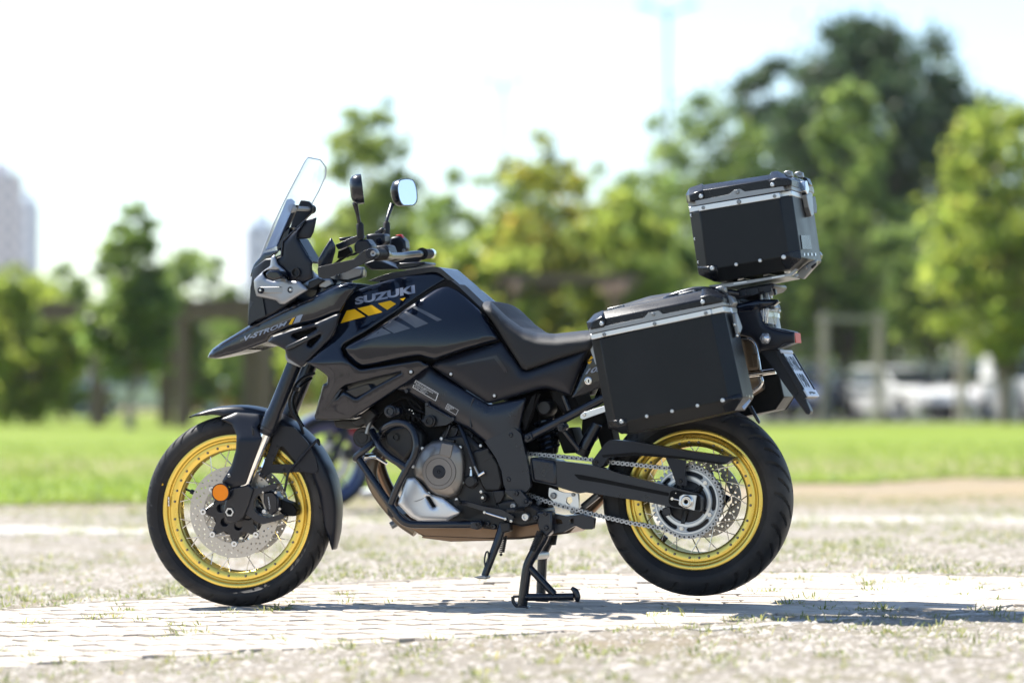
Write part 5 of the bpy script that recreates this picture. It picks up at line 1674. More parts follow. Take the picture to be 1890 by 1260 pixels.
decal('stripe', Z(2, (598, 551), (622, 501), (663, 489), (642, 538)), ['beak'], 'decal_blue_grey', beak)
decal('pinline', Z(2, (255, 658), (480, 560), (650, 486), (655, 489), (480, 566), (258, 664)), ['beak'], 'decal_grey', beak)

# ------------------------------------------------------------------ tank, fairing, seat
fo = (Z(2, (968, 380), (908, 486), (874, 594), (845, 648), (704, 792), (664, 792), (770, 848), (822, 890), (815, 935), (792, 940), (736, 1150), (746, 1172), (860, 1172)) +
      Z(4, (230, 466), (310, 421), (590, 241), (748, 126)) +
      Z(5, (655, 812), (635, 800), (585, 772), (560, 773), (420, 796), (205, 832), (165, 834), (108, 797), (53, 742), (36, 692), (58, 660), (198, 586), (398, 456), (618, 306), (738, 231), (782, 207), (722, 164), (682, 155), (490, 182), (350, 217), (150, 284), (108, 314)))
fairing_y = lambda u, v: -.226 + .00070 * max(0, 668 - .05 * (u - 620) - v) + .00045 * max(0, v - 668 + .05 * (u - 620)) + .00020 * abs(u - 650)
fairing = panel('side_fairing', FB, fo, fairing_y, 'gloss_black', bike, inner=0.0, bulge=.009, w=6, grid=8, rnd=2.5,
                holes=[Z(2, (862, 1035), (905, 972), (935, 948), (1110, 905), (1300, 862), (1120, 960), (1005, 1033), (925, 988))])
plate('vent_floor', FB, Z(2, (790, 1120), (850, 1030), (930, 935), (1320, 850), (1000, 1045), (900, 1060)), -.165, -.155, 'gloss_black', fairing, rnd=1, bev=0)
hull('vent_blade', FB, [(*p, y) for p in Z(2, (930, 985), (1000, 1030), (1110, 975), (1085, 935), (1040, 950)) for y in (-.195, -.17)], 'gloss_black', fairing, .003)
decal('vent_crease', Z(2, (795, 1122), (858, 1030), (900, 975), (915, 972), (870, 1040), (812, 1105)), [fairing.name], 'decal_black', fairing)
tank = panel('fuel_tank', FB, Z(5, (62, 692), (78, 670), (212, 597), (412, 467), (632, 317), (747, 242), (790, 234), (850, 272), (950, 372), (1022, 442), (1142, 630), (900, 697), (702, 766), (680, 769), (582, 740), (470, 757), (215, 813), (180, 819), (130, 796), (86, 746)),
             lambda u, v: -.212 + .05 * (max(0, (u - 740) / 190)) ** 2 + .030 * ((v - 640) / 75) ** 2 * (1.0 if v > 640 else 1), 'gloss_black', bike, inner=0.0, bulge=.016, w=12, grid=7, rnd=3)
spine = plate('tank_cover', FB, Z(5, (215, 222), (300, 190), (400, 160), (680, 120), (725, 126), (800, 190), (865, 246), (960, 348), (1012, 412), (1022, 436), (958, 372), (850, 268), (792, 224), (722, 166), (680, 156), (490, 184), (350, 218)), -.105, .09, 'satin_black', bike, rnd=4, bev=.018)
spine.modifiers['edge'].segments = 4
hull('filler_cap', FB, [(*p, y) for p in Z(5, (415, 110), (440, 96), (620, 86), (623, 104), (560, 124), (440, 140)) for y in (-.06, .06)], 'satin_black', bike, .003)
fills = [('tank_seam', Z(5, (40, 690), (60, 655), (200, 582), (620, 300), (745, 225), (800, 215), (860, 262), (1030, 425), (1150, 640), (900, 708), (690, 782), (560, 775), (180, 838), (100, 800)))]
plate('tank_seam', FB, fills[0][1], -.150, -.05, 'deep_black', bike, rnd=2, bev=0)
text_decal('brand_lettering', 'SUZUKI', Z(5, (134, 389), (553, 306), (549, 248), (133, 336)), [fairing.name], 'decal_blue_grey', fairing, offset=.05, cuts=2)
for pl in (((33, 516), (75, 428), (130, 417), (206, 468)), ((150, 412), (250, 388), (325, 438), (228, 464)), ((292, 378), (380, 358), (420, 381), (358, 423)), ((445, 346), (486, 337), (468, 360))):
    decal('stripe', Z(5, *pl), [fairing.name], 'decal_yellow', fairing)
for pl in (((535, 407), (555, 396), (742, 491), (706, 502)), ((430, 466), (490, 431), (646, 516), (556, 549)), ((330, 541), (402, 491), (521, 551), (406, 586)), ((185, 640), (322, 547), (386, 584))):
    decal('stripe', Z(5, *pl), [tank.name], 'decal_grey', tank)

cover = panel('side_cover', FB, Z(5, (668, 816), (700, 778), (900, 710), (1150, 645), (1172, 662), (1300, 838), (1328, 846), (1764, 692), (1640, 1016), (1628, 1020), (1530, 985), (1480, 970), (1420, 975), (1110, 1066), (1060, 1076), (900, 976)),
              lambda u, v: -.160 + .00022 * max(0, v - 670), 'matte_black', bike, inner=-.12, bulge=.022, w=24, grid=9, rnd=3)
decal('cover_crease', Z(5, (840, 800), (1120, 738), (1200, 850), (1180, 862), (1105, 762), (845, 810)), [cover.name], 'frame_black', cover)
for p in ((803, 870), (1106, 1020)):
    bolt_on(*Z(5, p)[0], [cover.name], .0058, 'aluminium', cover)
bolt_on(*Z(5, (524, 855))[0], [fairing.name], .0062, 'aluminium', fairing)
SEAT_TOP = np.array(Z(5, (1010, 372), (1040, 362), (1080, 360), (1130, 408), (1200, 476), (1300, 546), (1400, 582), (1530, 588), (1765, 562)) + [(1120, 580), (1145, 563), (1200, 546), (1250, 538), (1330, 532)])
def seat_y(lo, hi, w_):
    def f(u, v):
        vt = np.interp(u, SEAT_TOP[:, 0], SEAT_TOP[:, 1])
        t = min(1, max(0, (v - vt) / w_)); return lo + (hi - lo) * math.sqrt(1 - (1 - t) ** 2)
    return f
seat = panel('seat', FB, Z(5, (1018, 386), (1040, 362), (1080, 360), (1130, 408), (1200, 476), (1300, 546), (1400, 582), (1530, 588), (1765, 562), (1800, 640), (1778, 700), (1560, 764), (1330, 844), (1300, 832), (1180, 642), (1090, 502), (1030, 424)),
             seat_y(-.03, -.172, 22), 'seat_vinyl', bike, inner=0.0, bulge=.014, w=10, grid=6, rnd=4)
seat2 = panel('pillion_seat', FB, [(1086, 612), (1120, 580), (1145, 563), (1200, 546), (1250, 538), (1330, 532), (1340, 600), (1240, 640), (1100, 660)], seat_y(-.03, -.13, 22), 'seat_vinyl', bike, inner=0.0, bulge=.01, w=8, grid=6, rnd=6)
tube('grab_rail', FB, [(*p, y) for p, y in zip(Z(8, (640, 205), (700, 175), (850, 135), (1000, 140), (1150, 160)), (-.16, -.175, -.18, -.17, -.12))], .011, 'satin_black', bike)
lockp = panel('lock_panel', FB, Z(8, (-22, 895), (105, 600), (130, 585), (175, 640), (250, 790), (200, 815), (10, 890)), -.15, 'gloss_black', bike, inner=-.142, bulge=.008, w=5, grid=7, rnd=2)
text_decal('model_lettering', '1050', Z(8, (76, 728), (250, 690), (255, 650), (88, 690)), [lockp.name], 'decal_blue_grey', lockp, offset=.03, shear=.25)
for pl in (((92, 632), (120, 598), (136, 612), (108, 628)), ((92, 640), (125, 630), (112, 652), (100, 655))):
    decal('stripe', Z(8, *pl), [lockp.name], 'decal_yellow', lockp)
disc_at('seat_lock', FB, *Z(8, (100, 773))[0], -.16, [(0, -.002), (.0085, -.002), (.0095, -.005), (.0125, -.004), (.013, .006)], 'steel', lockp, 24)
hull('key_slot', FB, [(*p, y) for p in Z(8, (96, 764), (104, 764), (104, 784), (96, 784)) for y in (-.1635, -.160)], 'deep_black', lockp, 0)
plate('seat_clip', FB, Z(8, (105, 505), (125, 505), (135, 560), (160, 640), (150, 660), (118, 570)), -.172, -.165, 'brushed_grey', bike, rnd=1, bev=.001)

# ------------------------------------------------------------------ frame
frm = panel('main_frame', FB, Z(4, (510, 268), (730, 100), (790, 165), (1130, 372), (1372, 328), (1330, 520), (1346, 560), (1385, 780), (1402, 900), (1372, 942), (1235, 932), (1218, 880), (1206, 800), (1172, 720), (1100, 610), (1000, 530), (900, 480), (730, 372), (600, 292)), lambda u, v: -.148, 'frame_black', bike, inner=-.11, bulge=.020, w=26, grid=8, rnd=3)
plate('frame_plate', FB, Z(4, (1100, 608), (1290, 520), (1335, 560), (1383, 780), (1398, 900), (1368, 938), (1240, 928), (1222, 880), (1210, 800), (1176, 720)), -.174, -.15, 'frame_black', frm, rnd=3, bev=.004)
plate('frame_plate', FB, Z(4, (715, 362), (735, 358), (905, 460), (905, 475), (850, 505), (765, 515), (720, 470)), -.150, -.13, 'frame_black', frm, rnd=3, bev=.003)
tube('frame_rib', FB, [(*Z(4, (730, 372))[0], -.163), (*Z(4, (893, 464))[0], -.163)], .0045, 'frame_black', frm, curve=False)
for p in ((596, 285), (728, 370), (895, 465)):
    disc_at('frame_boss', FB, *Z(4, p)[0], -.168, [(0, -.003), (.006, -.003), (.0075, 0), (.0075, .02)], 'frame_black', frm, 20)
for p, r_ in (((1270, 568), .0085), ((1255, 855), .0085)):
    bolt(FB, *Z(4, p)[0], -.173, r_, 'frame_black', frm)
tube('weld_seam', FB, [(*p, -.1655) for p in Z(4, (1030, 330), (1012, 380), (1006, 440), (1012, 520))], .003, 'frame_black', frm)
def warning_label(quad, rows, frm_name):
    decal('caution_label', quad, [frm_name], 'decal_black', frm, off=.0012)
    bl, br, tr, tl = [Vector(q) for q in (quad[3], quad[2], quad[1], quad[0])]
    def bi(a, b): return tuple((bl * (1 - a) + br * a) * (1 - b) + (tl * (1 - a) + tr * a) * b)
    for (a0, b0, a1, b1) in ((0, 0, 1, .05), (0, .95, 1, 1), (0, .05, .025, .95), (.975, .05, 1, .95)):
        decal('label_border', [bi(a0, b0), bi(a1, b0), bi(a1, b1), bi(a0, b1)], [frm_name], 'decal_white', frm, off=.0022, rnd=0)
    n_ = len(rows)
    for i, s_ in enumerate(rows):
        b0 = .90 - (i + 1) * .82 / n_ + .03; b1 = .90 - i * .82 / n_
        a1 = .06 + .88 * min(1, len(s_) / 30)
        text_decal('label_text', s_, [bi(.06, b0), bi(a1, b0), bi(a1, b1), bi(.06, b1)], [frm_name], 'decal_white', frm, offset=.0, off=.0022, cuts=0)
warning_label(Z(4, (655, 213), (803, 300), (785, 350), (635, 262)), ['SUZUKI MOTOR CORPORATION JAPAN', '06.2020 e4*168/2013*00154', 'JS1EF1111L0100417', '97 dB(A) 4250 min-1', 'L3e-A3   79.0 kW'], frm.name)
warning_label(Z(4, (862, 365), (932, 408), (915, 440), (845, 398)), ['CAUTION NOISE LEVEL', 'MODEL SET 97dB', 'AT 4250 RPM'], frm.name)
plate('main_frame', FB, Z(4, (556, 252), (748, 140), (1130, 372), (1372, 328), (1385, 780), (1372, 942), (1235, 932), (1206, 800), (1100, 610), (900, 480), (730, 372)), .115, .165, 'frame_black', bike, rnd=4, bev=.006)
# dark mass of engine and airbox between the frame rails
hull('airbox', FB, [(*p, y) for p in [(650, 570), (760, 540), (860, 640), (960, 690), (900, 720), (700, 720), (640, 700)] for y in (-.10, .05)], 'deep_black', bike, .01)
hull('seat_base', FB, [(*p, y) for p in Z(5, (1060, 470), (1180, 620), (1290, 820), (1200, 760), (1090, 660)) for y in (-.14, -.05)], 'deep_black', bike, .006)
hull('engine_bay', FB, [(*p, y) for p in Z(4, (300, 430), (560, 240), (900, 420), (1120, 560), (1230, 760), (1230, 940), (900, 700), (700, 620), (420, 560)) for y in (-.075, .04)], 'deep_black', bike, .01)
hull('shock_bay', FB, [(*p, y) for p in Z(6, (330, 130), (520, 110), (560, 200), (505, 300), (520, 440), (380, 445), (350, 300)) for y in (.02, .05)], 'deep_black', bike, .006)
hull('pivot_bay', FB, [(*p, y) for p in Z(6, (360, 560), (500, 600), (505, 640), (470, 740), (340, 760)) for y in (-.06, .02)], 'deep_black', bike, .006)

# ------------------------------------------------------------------ engine
eng = part('engine')
hull('crankcase', FB, [(*p, y) for p in Z(4, (560, 800), (640, 700), (760, 600), (980, 560), (1180, 740), (1215, 900), (1180, 1060), (1000, 1130), (680, 1130), (560, 1020)) for y in (-.15, .16)], 'engine_dark', eng, .01)
hull('front_cylinder', FB, [(*p, y) for p in Z(4, (380, 640), (420, 560), (480, 520), (600, 480), (700, 560), (700, 680), (620, 820), (560, 800)) for y in (-.13, .13)], 'engine_dark', eng, .01)
hull('cylinder_head_cover', FB, [(*p, y) for p in Z(4, (450, 560), (500, 520), (600, 500), (650, 560), (640, 660), (580, 740), (460, 640)) for y in (-.165, -.12)], 'engine_dark', eng, .01)
disc_at('cover_bolt', FB, *Z(4, (527, 583))[0], -.166, [(0, -.002), (.006, -.002), (.0075, -.008), (.011, -.008), (.012, -.003), (.014, -.003), (.015, .004)], 'engine_dark', eng, 24)
for p in ((490, 416), (745, 478)):
    disc_at('engine_mount_bolt', FB, *Z(4, p)[0], -.165, [(0, -.004), (.008, -.004), (.0095, -.010), (.0145, -.010), (.0165, -.004), (.02, -.003), (.0205, .03)], 'frame_black' if p[0] < 600 else 'engine_dark', eng, 24)
hull('engine_mount', FB, [(*p, y) for p in Z(4, (455, 400), (480, 380), (545, 390), (555, 430), (500, 460), (460, 450)) for y in (-.16, -.12)], 'frame_black', eng, .006)
hull('engine_mount', FB, [(*p, y) for p in Z(4, (680, 475), (745, 445), (790, 480), (770, 515), (740, 515)) for y in (-.16, -.12)], 'frame_black', eng, .006)
hull('rear_cylinder', FB, [(*p, y) for p in Z(4, (800, 590), (860, 500), (1000, 520), (1080, 620), (1020, 700)) for y in (-.12, .12)], 'engine_dark', eng, .008)
for i in range(4):
    a, b = (840 + i * 48, 590 - i * 4 + i * 26), (868 + i * 48, 500 + i * 22)
    hull('cylinder_fin', FB, [(*p, y) for p in Z(4, a, (a[0] + 14, a[1]), (b[0] + 14, b[1]), b) for y in (-.135, -.11)], 'frame_black', eng, .003)
for i in range(5):
    hull('throttle_body', FB, [(*p, y) for p in Z(4, (560 + i * 34, 400 + i * 8), (590 + i * 34, 405 + i * 8), (580 + i * 34, 470 + i * 8), (556 + i * 34, 455 + i * 8)) for y in (-.12, -.05)], 'deep_black', eng, .004)
for pts_ in (((600, 330), (640, 390), (700, 420), (740, 440)), ((560, 360), (600, 420), (640, 440), (690, 470)), ((420, 440), (520, 350), (610, 330), (700, 400))):
    tube('wiring', FB, [(*p, -.125) for p in Z(4, *pts_)], .005, 'deep_black', eng, 6, 8)
for p in ((615, 405), (632, 412), (641, 430)):
    bolt(FB, *Z(4, p)[0], -.128, .0025, 'steel', eng)
# alternator cover
acov = panel('alternator_cover', FB, Z(4, (662, 720), (700, 650), (760, 607), (830, 597), (905, 612), (962, 662), (972, 740), (966, 880), (930, 960), (870, 982), (790, 966), (742, 930), (700, 870), (650, 842), (640, 780)), -.158, 'engine_bronze', eng, inner=-.12, bulge=.030, w=26, grid=7, rnd=6)
cc = Z(4, (806, 806))[0]
disc_at('cover_ring', FB, *cc, -.1885, [(.0, -.002), (.020, -.002), (.0445, -.002), (.0455, -.0005), (.0465, -.002), (.0575, -.002), (.059, 0), (.060, .012)], 'engine_bronze_flat', acov, 64)
disc_at('cover_cap', FB, *cc, -.1905, [(0, -.0025), (.004, -.0025), (.005, -.001), (.006, -.003), (.0205, -.003), (.0225, -.001), (.0225, .006)], 'matte_black', acov, 40)
hull('cover_tab', FB, [(*p, -.192) for p in Z(4, (822, 617), (897, 632), (880, 718), (806, 698))] + [(*p, -.165) for p in Z(4, (822, 607), (905, 625), (886, 722), (800, 700))], 'engine_bronze_flat', acov, .003)
hull('cover_tab', FB, [(*p, y) for p in Z(4, (835, 588), (905, 600), (900, 620), (830, 610)) for y in (-.17, -.15)], 'engine_dark', acov, .003)
for p in ((822, 592), (945, 648), (957, 738), (957, 876), (920, 985), (700, 655), (640, 772), (740, 945)):
    bolt(FB, *Z(4, p)[0], -.162, .0062, 'aluminium', acov)
hull('sprocket_cover', FB, [(*p, y) for p in Z(4, (1000, 690), (1040, 664), (1120, 650), (1190, 750), (1216, 880), (1200, 935), (1100, 935), (1070, 880)) for y in (-.158, -.10)], 'engine_dark', eng, .008)
for q_ in (((1060, 680), (1120, 655), (1125, 672), (1066, 698)), ((1088, 718), (1148, 695), (1152, 712), (1094, 738))):
    plate('cover_rib', FB, Z(4, *q_), -.1605, -.155, 'engine_dark', eng, rnd=1, bev=.001)
disc_at('clutch_slave', FB, *Z(4, (1012, 868))[0], -.16, [(0, -.01), (.016, -.01), (.0225, -.004), (.0235, .01)], 'engine_dark', eng, 28)
tube('clutch_hose', FB, [(*p, y) for p, y in zip(Z(4, (935, 500), (962, 560), (985, 620), (1008, 690), (1035, 770)), (-.13, -.15, -.165, -.17, -.17))], .0075, 'matte_black', eng)
tube('clutch_hose', FB, [(*Z(4, (1035, 770))[0], -.17), (*Z(4, (1060, 822))[0], -.17)], .0042, 'brushed_grey', eng, curve=False)
tube('hose_fitting', FB, [(*Z(4, (1062, 832))[0], -.17), (*Z(4, (1100, 808))[0], -.17)], [.006, .0075, .006], 'steel', eng, curve=False)
tube('bleed_nipple', FB, [(*Z(4, (1013, 832))[0], -.17), (*Z(4, (1013, 790))[0], -.17)], [.006, .0035], 'steel', eng, curve=False)
for p, r_ in (((1075, 637), .0055), ((1010, 780), .004)):
    bolt(FB, *Z(4, p)[0], -.165, r_, 'aluminium', eng)
skid = panel('skid_plate', FB, Z(4, (600, 846), (650, 840), (690, 882), (742, 946), (830, 971), (946, 1062), (940, 1077), (858, 1122), (680, 1127), (620, 1097), (538, 1012), (558, 960)), lin(735, -.155, 850, -.172), 'skid_silver', eng, inner=-.05, bulge=.013, w=7, grid=8, rnd=3,
             holes=[Z(4, (724, 969), (745, 965), (786, 1030), (765, 1037))])
decal('plate_crease', Z(4, (640, 998), (735, 964), (725, 974), (660, 1000)), [skid.name], 'brushed_grey', skid)
plate('skid_slot', FB, Z(4, (715, 960), (755, 955), (795, 1035), (760, 1045)), -.150, -.145, 'deep_black', skid, rnd=0, bev=0)
hull('skid_plate_fold', FB, [(*p, -.1705) for p in Z(4, (680, 1124), (840, 1100), (940, 1074), (860, 1120))] + [(*p, -.10) for p in Z(4, (680, 1135), (860, 1132), (940, 1085))], 'skid_silver', skid, .002)
# radiator bits
hull('radiator', FB, [(*p, y) for p in Z(2, (735, 1140), (795, 935), (830, 930), (850, 1000), (790, 1165)) for y in (-.13, .05)], 'radiator', bike, .004)
hull('horn_bracket', FB, [(*p, y) for p in Z(4, (120, 475), (180, 468), (300, 470), (330, 500), (300, 520), (200, 530), (135, 520)) for y in (-.09, .02)], 'engine_dark', bike, .006)
for p_ in (((300, 430), (360, 400), (400, 440), (330, 520)), ((240, 480), (330, 440), (350, 500), (260, 500))):
    hull('oil_cooler_bracket', FB, [(*p, y) for p in Z(4, *p_) for y in (-.12, -.02)], 'engine_dark', bike, .004)
disc_at('horn', FB, *Z(4, (312, 585))[0], -.10, [(0, -.006), (.018, -.006), (.02, -.003), (.030, -.004), (.034, 0), (.034, .02)], 'engine_dark', bike, 30)
tube('coolant_pipe', FB, [(*p, -.11) for p in Z(4, (380, 430), (355, 500), (340, 560))], .008, 'brushed_grey', bike)

# exhaust
exh = part('exhaust')
tube('header_pipe', FB, [(*p, y) for p, y in zip(Z(4, (420, 670), (380, 740), (368, 830), (400, 920), (470, 1020), (560, 1120), (660, 1190)), (-.03, -.05, -.06, -.06, -.05, -.05, -.05))], .021, 'shield_brown', exh)
tube('header_pipe', FB, [(*p, y) for p, y in zip(Z(4, (440, 690), (420, 760), (470, 900), (560, 1050), (700, 1180)), (.03, .04, .05, .05, .03))], .021, 'exhaust_brown', exh)
hull('collector_box', FB, [(*p, y) for p in [(752, 972), (880, 976), (960, 968), (1048, 962), (1066, 950), (1064, 968), (1050, 984), (960, 995), (832, 998), (785, 993)] for y in (-.10, .10)], 'exhaust_brown', exh, .008)
hull('collector_seam', FB, [(*p, y) for p in [(778, 992), (832, 999), (915, 997), (915, 993), (780, 988)] for y in (-.104, -.095)], 'exhaust_brown', exh, .002)
tube('link_pipe', FB, [(*p, y) for p, y in zip([(1060, 965), (1100, 925), (1150, 870), (1250, 800), (1340, 745)], (.08, .12, .14, .15, .17))], .024, 'exhaust_brown', exh)
mfs = FB.P(1345, 745, .20); mfe = FB.P(1392, 690, .20)
tube('silencer', FB, [(1240, 790, .20), (1300, 750, .20), (1385, 695, .20), (1402, 690, .20)], [.05, .062, .062, .055], 'shield_brown', exh, 8, 24, curve=False)
panel('silencer_shield', FB, Z(10, (140, 425), (215, 424), (255, 470), (300, 610), (318, 715), (200, 725), (160, 560)), .13, 'shield_brown', exh, inner=.18, bulge=.012, w=6, grid=6, rnd=2)
tube('shield_rim', FB, [(*p, .125) for p in Z(10, (200, 424), (248, 450), (280, 510), (305, 620), (320, 715))], .0035, 'chrome', exh)
tube('silencer_tip', FB, [(*Z(10, (195, 765))[0], .14), (*Z(10, (462, 728))[0], .14)], .0105, 'chrome', exh, curve=False)
tube('silencer_ring', FB, [(*p, .135) for p in Z(10, (325, 785), (335, 830), (305, 880), (240, 925))], .006, 'chrome', exh)
hull('shield_clamp', FB, [(*p, y) for p in Z(10, (235, 570), (290, 565), (300, 700), (255, 700)) for y in (.108, .125)], 'shield_brown', exh, .003)
bolt(FB, *Z(10, (205, 608))[0], .122, .005, 'engine_dark', exh)

# ------------------------------------------------------------------ crash bars
cb_ = part('crash_bar')
rC = .0122
def cbt(pts, ys_, curve=True, r_=rC):
    ys_ = ys_ if isinstance(ys_, (list, tuple)) else [ys_] * len(pts)
    tube('bar_tube', FB, [(*p, y) for p, y in zip(Z(4, *pts), ys_)], r_, 'satin_black', cb_, 8, 16, curve)
cbt([(432, 560), (450, 528), (500, 497), (560, 490), (615, 515), (648, 570), (660, 640), (640, 715), (600, 775)], [-.15, -.2, -.225, -.235, -.24, -.245, -.25, -.25, -.25])
cbt([(625, 735), (590, 800), (540, 900), (495, 1010)], [-.25, -.25, -.245, -.235])
cbt([(375, 545), (395, 590), (425, 650), (480, 705), (540, 745), (598, 782)], [-.14, -.18, -.22, -.24, -.25, -.25])
cbt([(272, 712), (330, 660), (420, 590)], [-.19, -.2, -.17])
cbt([(272, 712), (268, 718), (272, 722)], [-.19, -.16, .16])
cbt([(290, 728), (400, 888), (505, 1040), (550, 1105), (600, 1138), (680, 1146), (860, 1146), (1040, 1146)], [-.2, -.22, -.235, -.235, -.23, -.22, -.2, -.18])
for sgn in (1,):
    cbt([(290, 728), (400, 888), (505, 1040), (560, 1115), (680, 1146), (1040, 1146)], [.2, .22, .235, .235, .22, .18])
    cbt([(272, 712), (420, 590), (560, 490), (660, 640), (590, 800), (495, 1010)], [.17, .2, .235, .25, .25, .235])
hull('bar_mount', FB, [(*p, y) for p in Z(4, (1005, 1125), (1075, 1120), (1085, 1165), (1050, 1180), (1005, 1172)) for y in (-.195, -.16)], 'frame_black', cb_, .005)
bolt(FB, *Z(4, (1057, 1146))[0], -.198, .009, 'engine_dark', cb_)
hull('bar_mount', FB, [(*p, y) for p in Z(4, (380, 560), (430, 545), (440, 585), (400, 600)) for y in (-.17, -.1)], 'frame_black', cb_, .005)
tube('cross_clamp', FB, [(*Z(4, (320, 712))[0], -.1), (*Z(4, (395, 705))[0], -.08)], .011, 'chrome', cb_, curve=False)
tube('cross_clamp', FB, [(*Z(4, (380, 700))[0], -.08), (*Z(4, (470, 755))[0], -.08)], .006, 'steel', cb_, curve=False)
hull('lower_guard', FB, [(*p, y) for p in Z(4, (468, 1030), (500, 1040), (540, 1090), (500, 1105), (470, 1085)) for y in (-.10, .1)], 'engine_dark', cb_, .006)
tube('lower_guard', FB, [(*Z(4, (495, 1155))[0], -.04), (*Z(4, (575, 1110))[0], -.02)], .013, 'brushed_grey', cb_, curve=False)

# ------------------------------------------------------------------ foot controls and stands
fc = part('foot_controls')
plate('footpeg_bracket', FB, Z(4, (1228, 922), (1330, 925), (1395, 1000), (1380, 1030), (1330, 1040), (1290, 985), (1240, 950)), -.192, -.16, 'frame_black', fc, rnd=4, bev=.005)
hull('pivot_block', FB, [(*p, y) for p in Z(4, (1180, 1000), (1300, 980), (1400, 1020), (1460, 1050), (1450, 1140), (1340, 1160), (1240, 1140), (1180, 1080)) for y in (-.165, .02)], 'engine_dark', fc, .008)
for p, r_, m_ in (((1305, 945), .0085, 'frame_black'), ((1365, 995), .0085, 'frame_black'), ((1286, 1026), .0105, 'brushed_grey'), ((1366, 1097), .0145, 'aluminium'), ((1430, 1103), .009, 'frame_black')):
    bolt(FB, *Z(4, p)[0], -.195 if p[1] < 1030 else -.178, r_, m_, fc)
plate('shift_lever', FB, Z(4, (920, 1000), (960, 990), (1100, 1030), (1215, 1050), (1290, 1095), (1280, 1125), (1220, 1120), (1090, 1060), (960, 1018)), -.205, -.185, 'satin_black', fc, rnd=3, bev=.004)
tube('shift_rod', FB, [(*Z(4, (1100, 1068))[0], -.21), (*Z(4, (1235, 1110))[0], -.21)], .0035, 'steel', fc, curve=False)
for p in ((1100, 1068), (1235, 1110), (1272, 1124)):
    bolt(FB, *Z(4, p)[0], -.213, .0055, 'steel', fc)
tube('shift_peg', FB, [(*Z(4, (935, 1003))[0], -.195), (*Z(4, (920, 1005))[0], -.255)], .009, 'rubber', fc, curve=False)
disc_at('linkage_joint', FB, *Z(4, (1088, 972))[0], -.18, [(0, -.008), (.006, -.008), (.008, -.004), (.014, -.004), (.0155, .004), (.0155, .02)], 'engine_dark', fc, 24)
for p, r_ in (((1088, 973), .006), ((1078, 935), .006)):
    bolt(FB, *Z(4, p)[0], -.192, r_, 'steel', fc)
hull('linkage_bracket', FB, [(*p, y) for p in Z(4, (1150, 930), (1225, 925), (1230, 960), (1200, 1010), (1170, 1010)) for y in (-.17, -.14)], 'engine_dark', fc, .004)
hull('footpeg', FB, [(*p, y) for p in Z(4, (1240, 1040), (1300, 1040), (1300, 1070), (1240, 1070)) for y in (-.30, -.19)], 'rubber', fc, .005)
hull('lower_case', FB, [(*p, y) for p in Z(4, (930, 1010), (1180, 1010), (1330, 1130), (1160, 1180), (1080, 1170), (950, 1110)) for y in (-.15, .15)], 'engine_dark', eng, .006)
for p in ((1160, 1160), (1120, 1140)):
    bolt(FB, *Z(4, p)[0], -.155, .009, 'frame_black', fc)

st = part('side_stand')
tube('stand_leg', FB, [(*p, y) for p, y in zip(Z(6, (252, 800), (215, 905), (152, 1072)), (-.17, -.185, -.20))], [.0155, .014, .012], 'satin_black', st, curve=False)
hull('stand_foot', FB, [(*p, y) for p in Z(6, (94, 1076), (150, 1068), (165, 1075), (160, 1088), (120, 1086)) for y in (-.225, -.18)], 'brushed_grey', st, .003)
tube('stand_tang', FB, [(*p, -.205) for p in Z(6, (160, 1040), (152, 990), (160, 950), (172, 952), (170, 1010))], .003, 'satin_black', st)
hull('stand_pivot', FB, [(*p, y) for p in Z(6, (228, 795), (280, 790), (285, 840), (240, 850)) for y in (-.19, -.15)], 'engine_dark', st, .005)
def spring(name, fr, a, b, y, rad, wire, turns, material, parent):
    A, B = fr.P(*a, y), fr.P(*b, y); ax = (B - A); n = turns * 12
    t0 = ax.normalized(); nx = Vector((0, 1, 0)); nx = (nx - t0 * nx.dot(t0)).normalized(); ny = t0.cross(nx)
    pts = [fr.rel @ (A + ax * (i / n) + (nx * math.cos(i * math.pi / 6) + ny * math.sin(i * math.pi / 6)) * rad) for i in range(n + 1)]
    return link(name, sweep(name, pts, wire, 7), material, parent)
spring('stand_spring', FB, *Z(6, (256, 865), (240, 950)), -.165, .0085, .0022, 9, 'engine_dark', st)
bolt(FB, *Z(6, (237, 960))[0], -.17, .005, 'engine_dark', st)

cs_ = part('centre_stand')
LN, LF = -.155, .155
tube('stand_leg', FB, [(*p, LN) for p in Z(6, (472, 800), (455, 870), (400, 965), (375, 1020), (362, 1100), (346, 1232))], [.020, .018, .0165, .0165, .0165], 'satin_black', cs_, 6, 16)
tube('stand_leg', FB, [(*p, LF) for p in Z(6, (530, 770), (487, 880), (455, 960), (448, 1060), (442, 1200))], [.018, .0165, .0165], 'satin_black', cs_, 6, 16)
tube('foot_lever', FB, [(*p, LN) for p in Z(6, (365, 1180), (480, 1180), (615, 1178))], .0125, 'satin_black', cs_)
tube('brace', FB, [(*Z(6, (385, 1028))[0], LN), (*Z(6, (512, 1165))[0], LN)], .0125, 'satin_black', cs_, curve=False)
tube('foot_pad', FB, [(*p, LN) for p in Z(6, (602, 1132), (622, 1150), (632, 1180), (630, 1204))], [.006, .011, .011, .006], 'satin_black', cs_)
tube('foot_hook', FB, [(*p, LN) for p in Z(6, (298, 1176), (302, 1205), (322, 1228), (345, 1234))], .006, 'satin_black', cs_)
tube('foot_hook', FB, [(*p, LN) for p in Z(6, (300, 1178), (330, 1176), (350, 1172))], .004, 'satin_black', cs_)
hull('stand_shoe', FB, [(*p, y) for p in Z(6, (322, 1226), (372, 1226), (378, 1238), (330, 1240)) for y in (LN - .02, LN + .02)], 'satin_black', cs_, .003)
hull('stand_shoe', FB, [(*p, y) for p in Z(6, (410, 1196), (468, 1192), (480, 1204), (420, 1208)) for y in (LF - .02, LF + .02)], 'satin_black', cs_, .003)
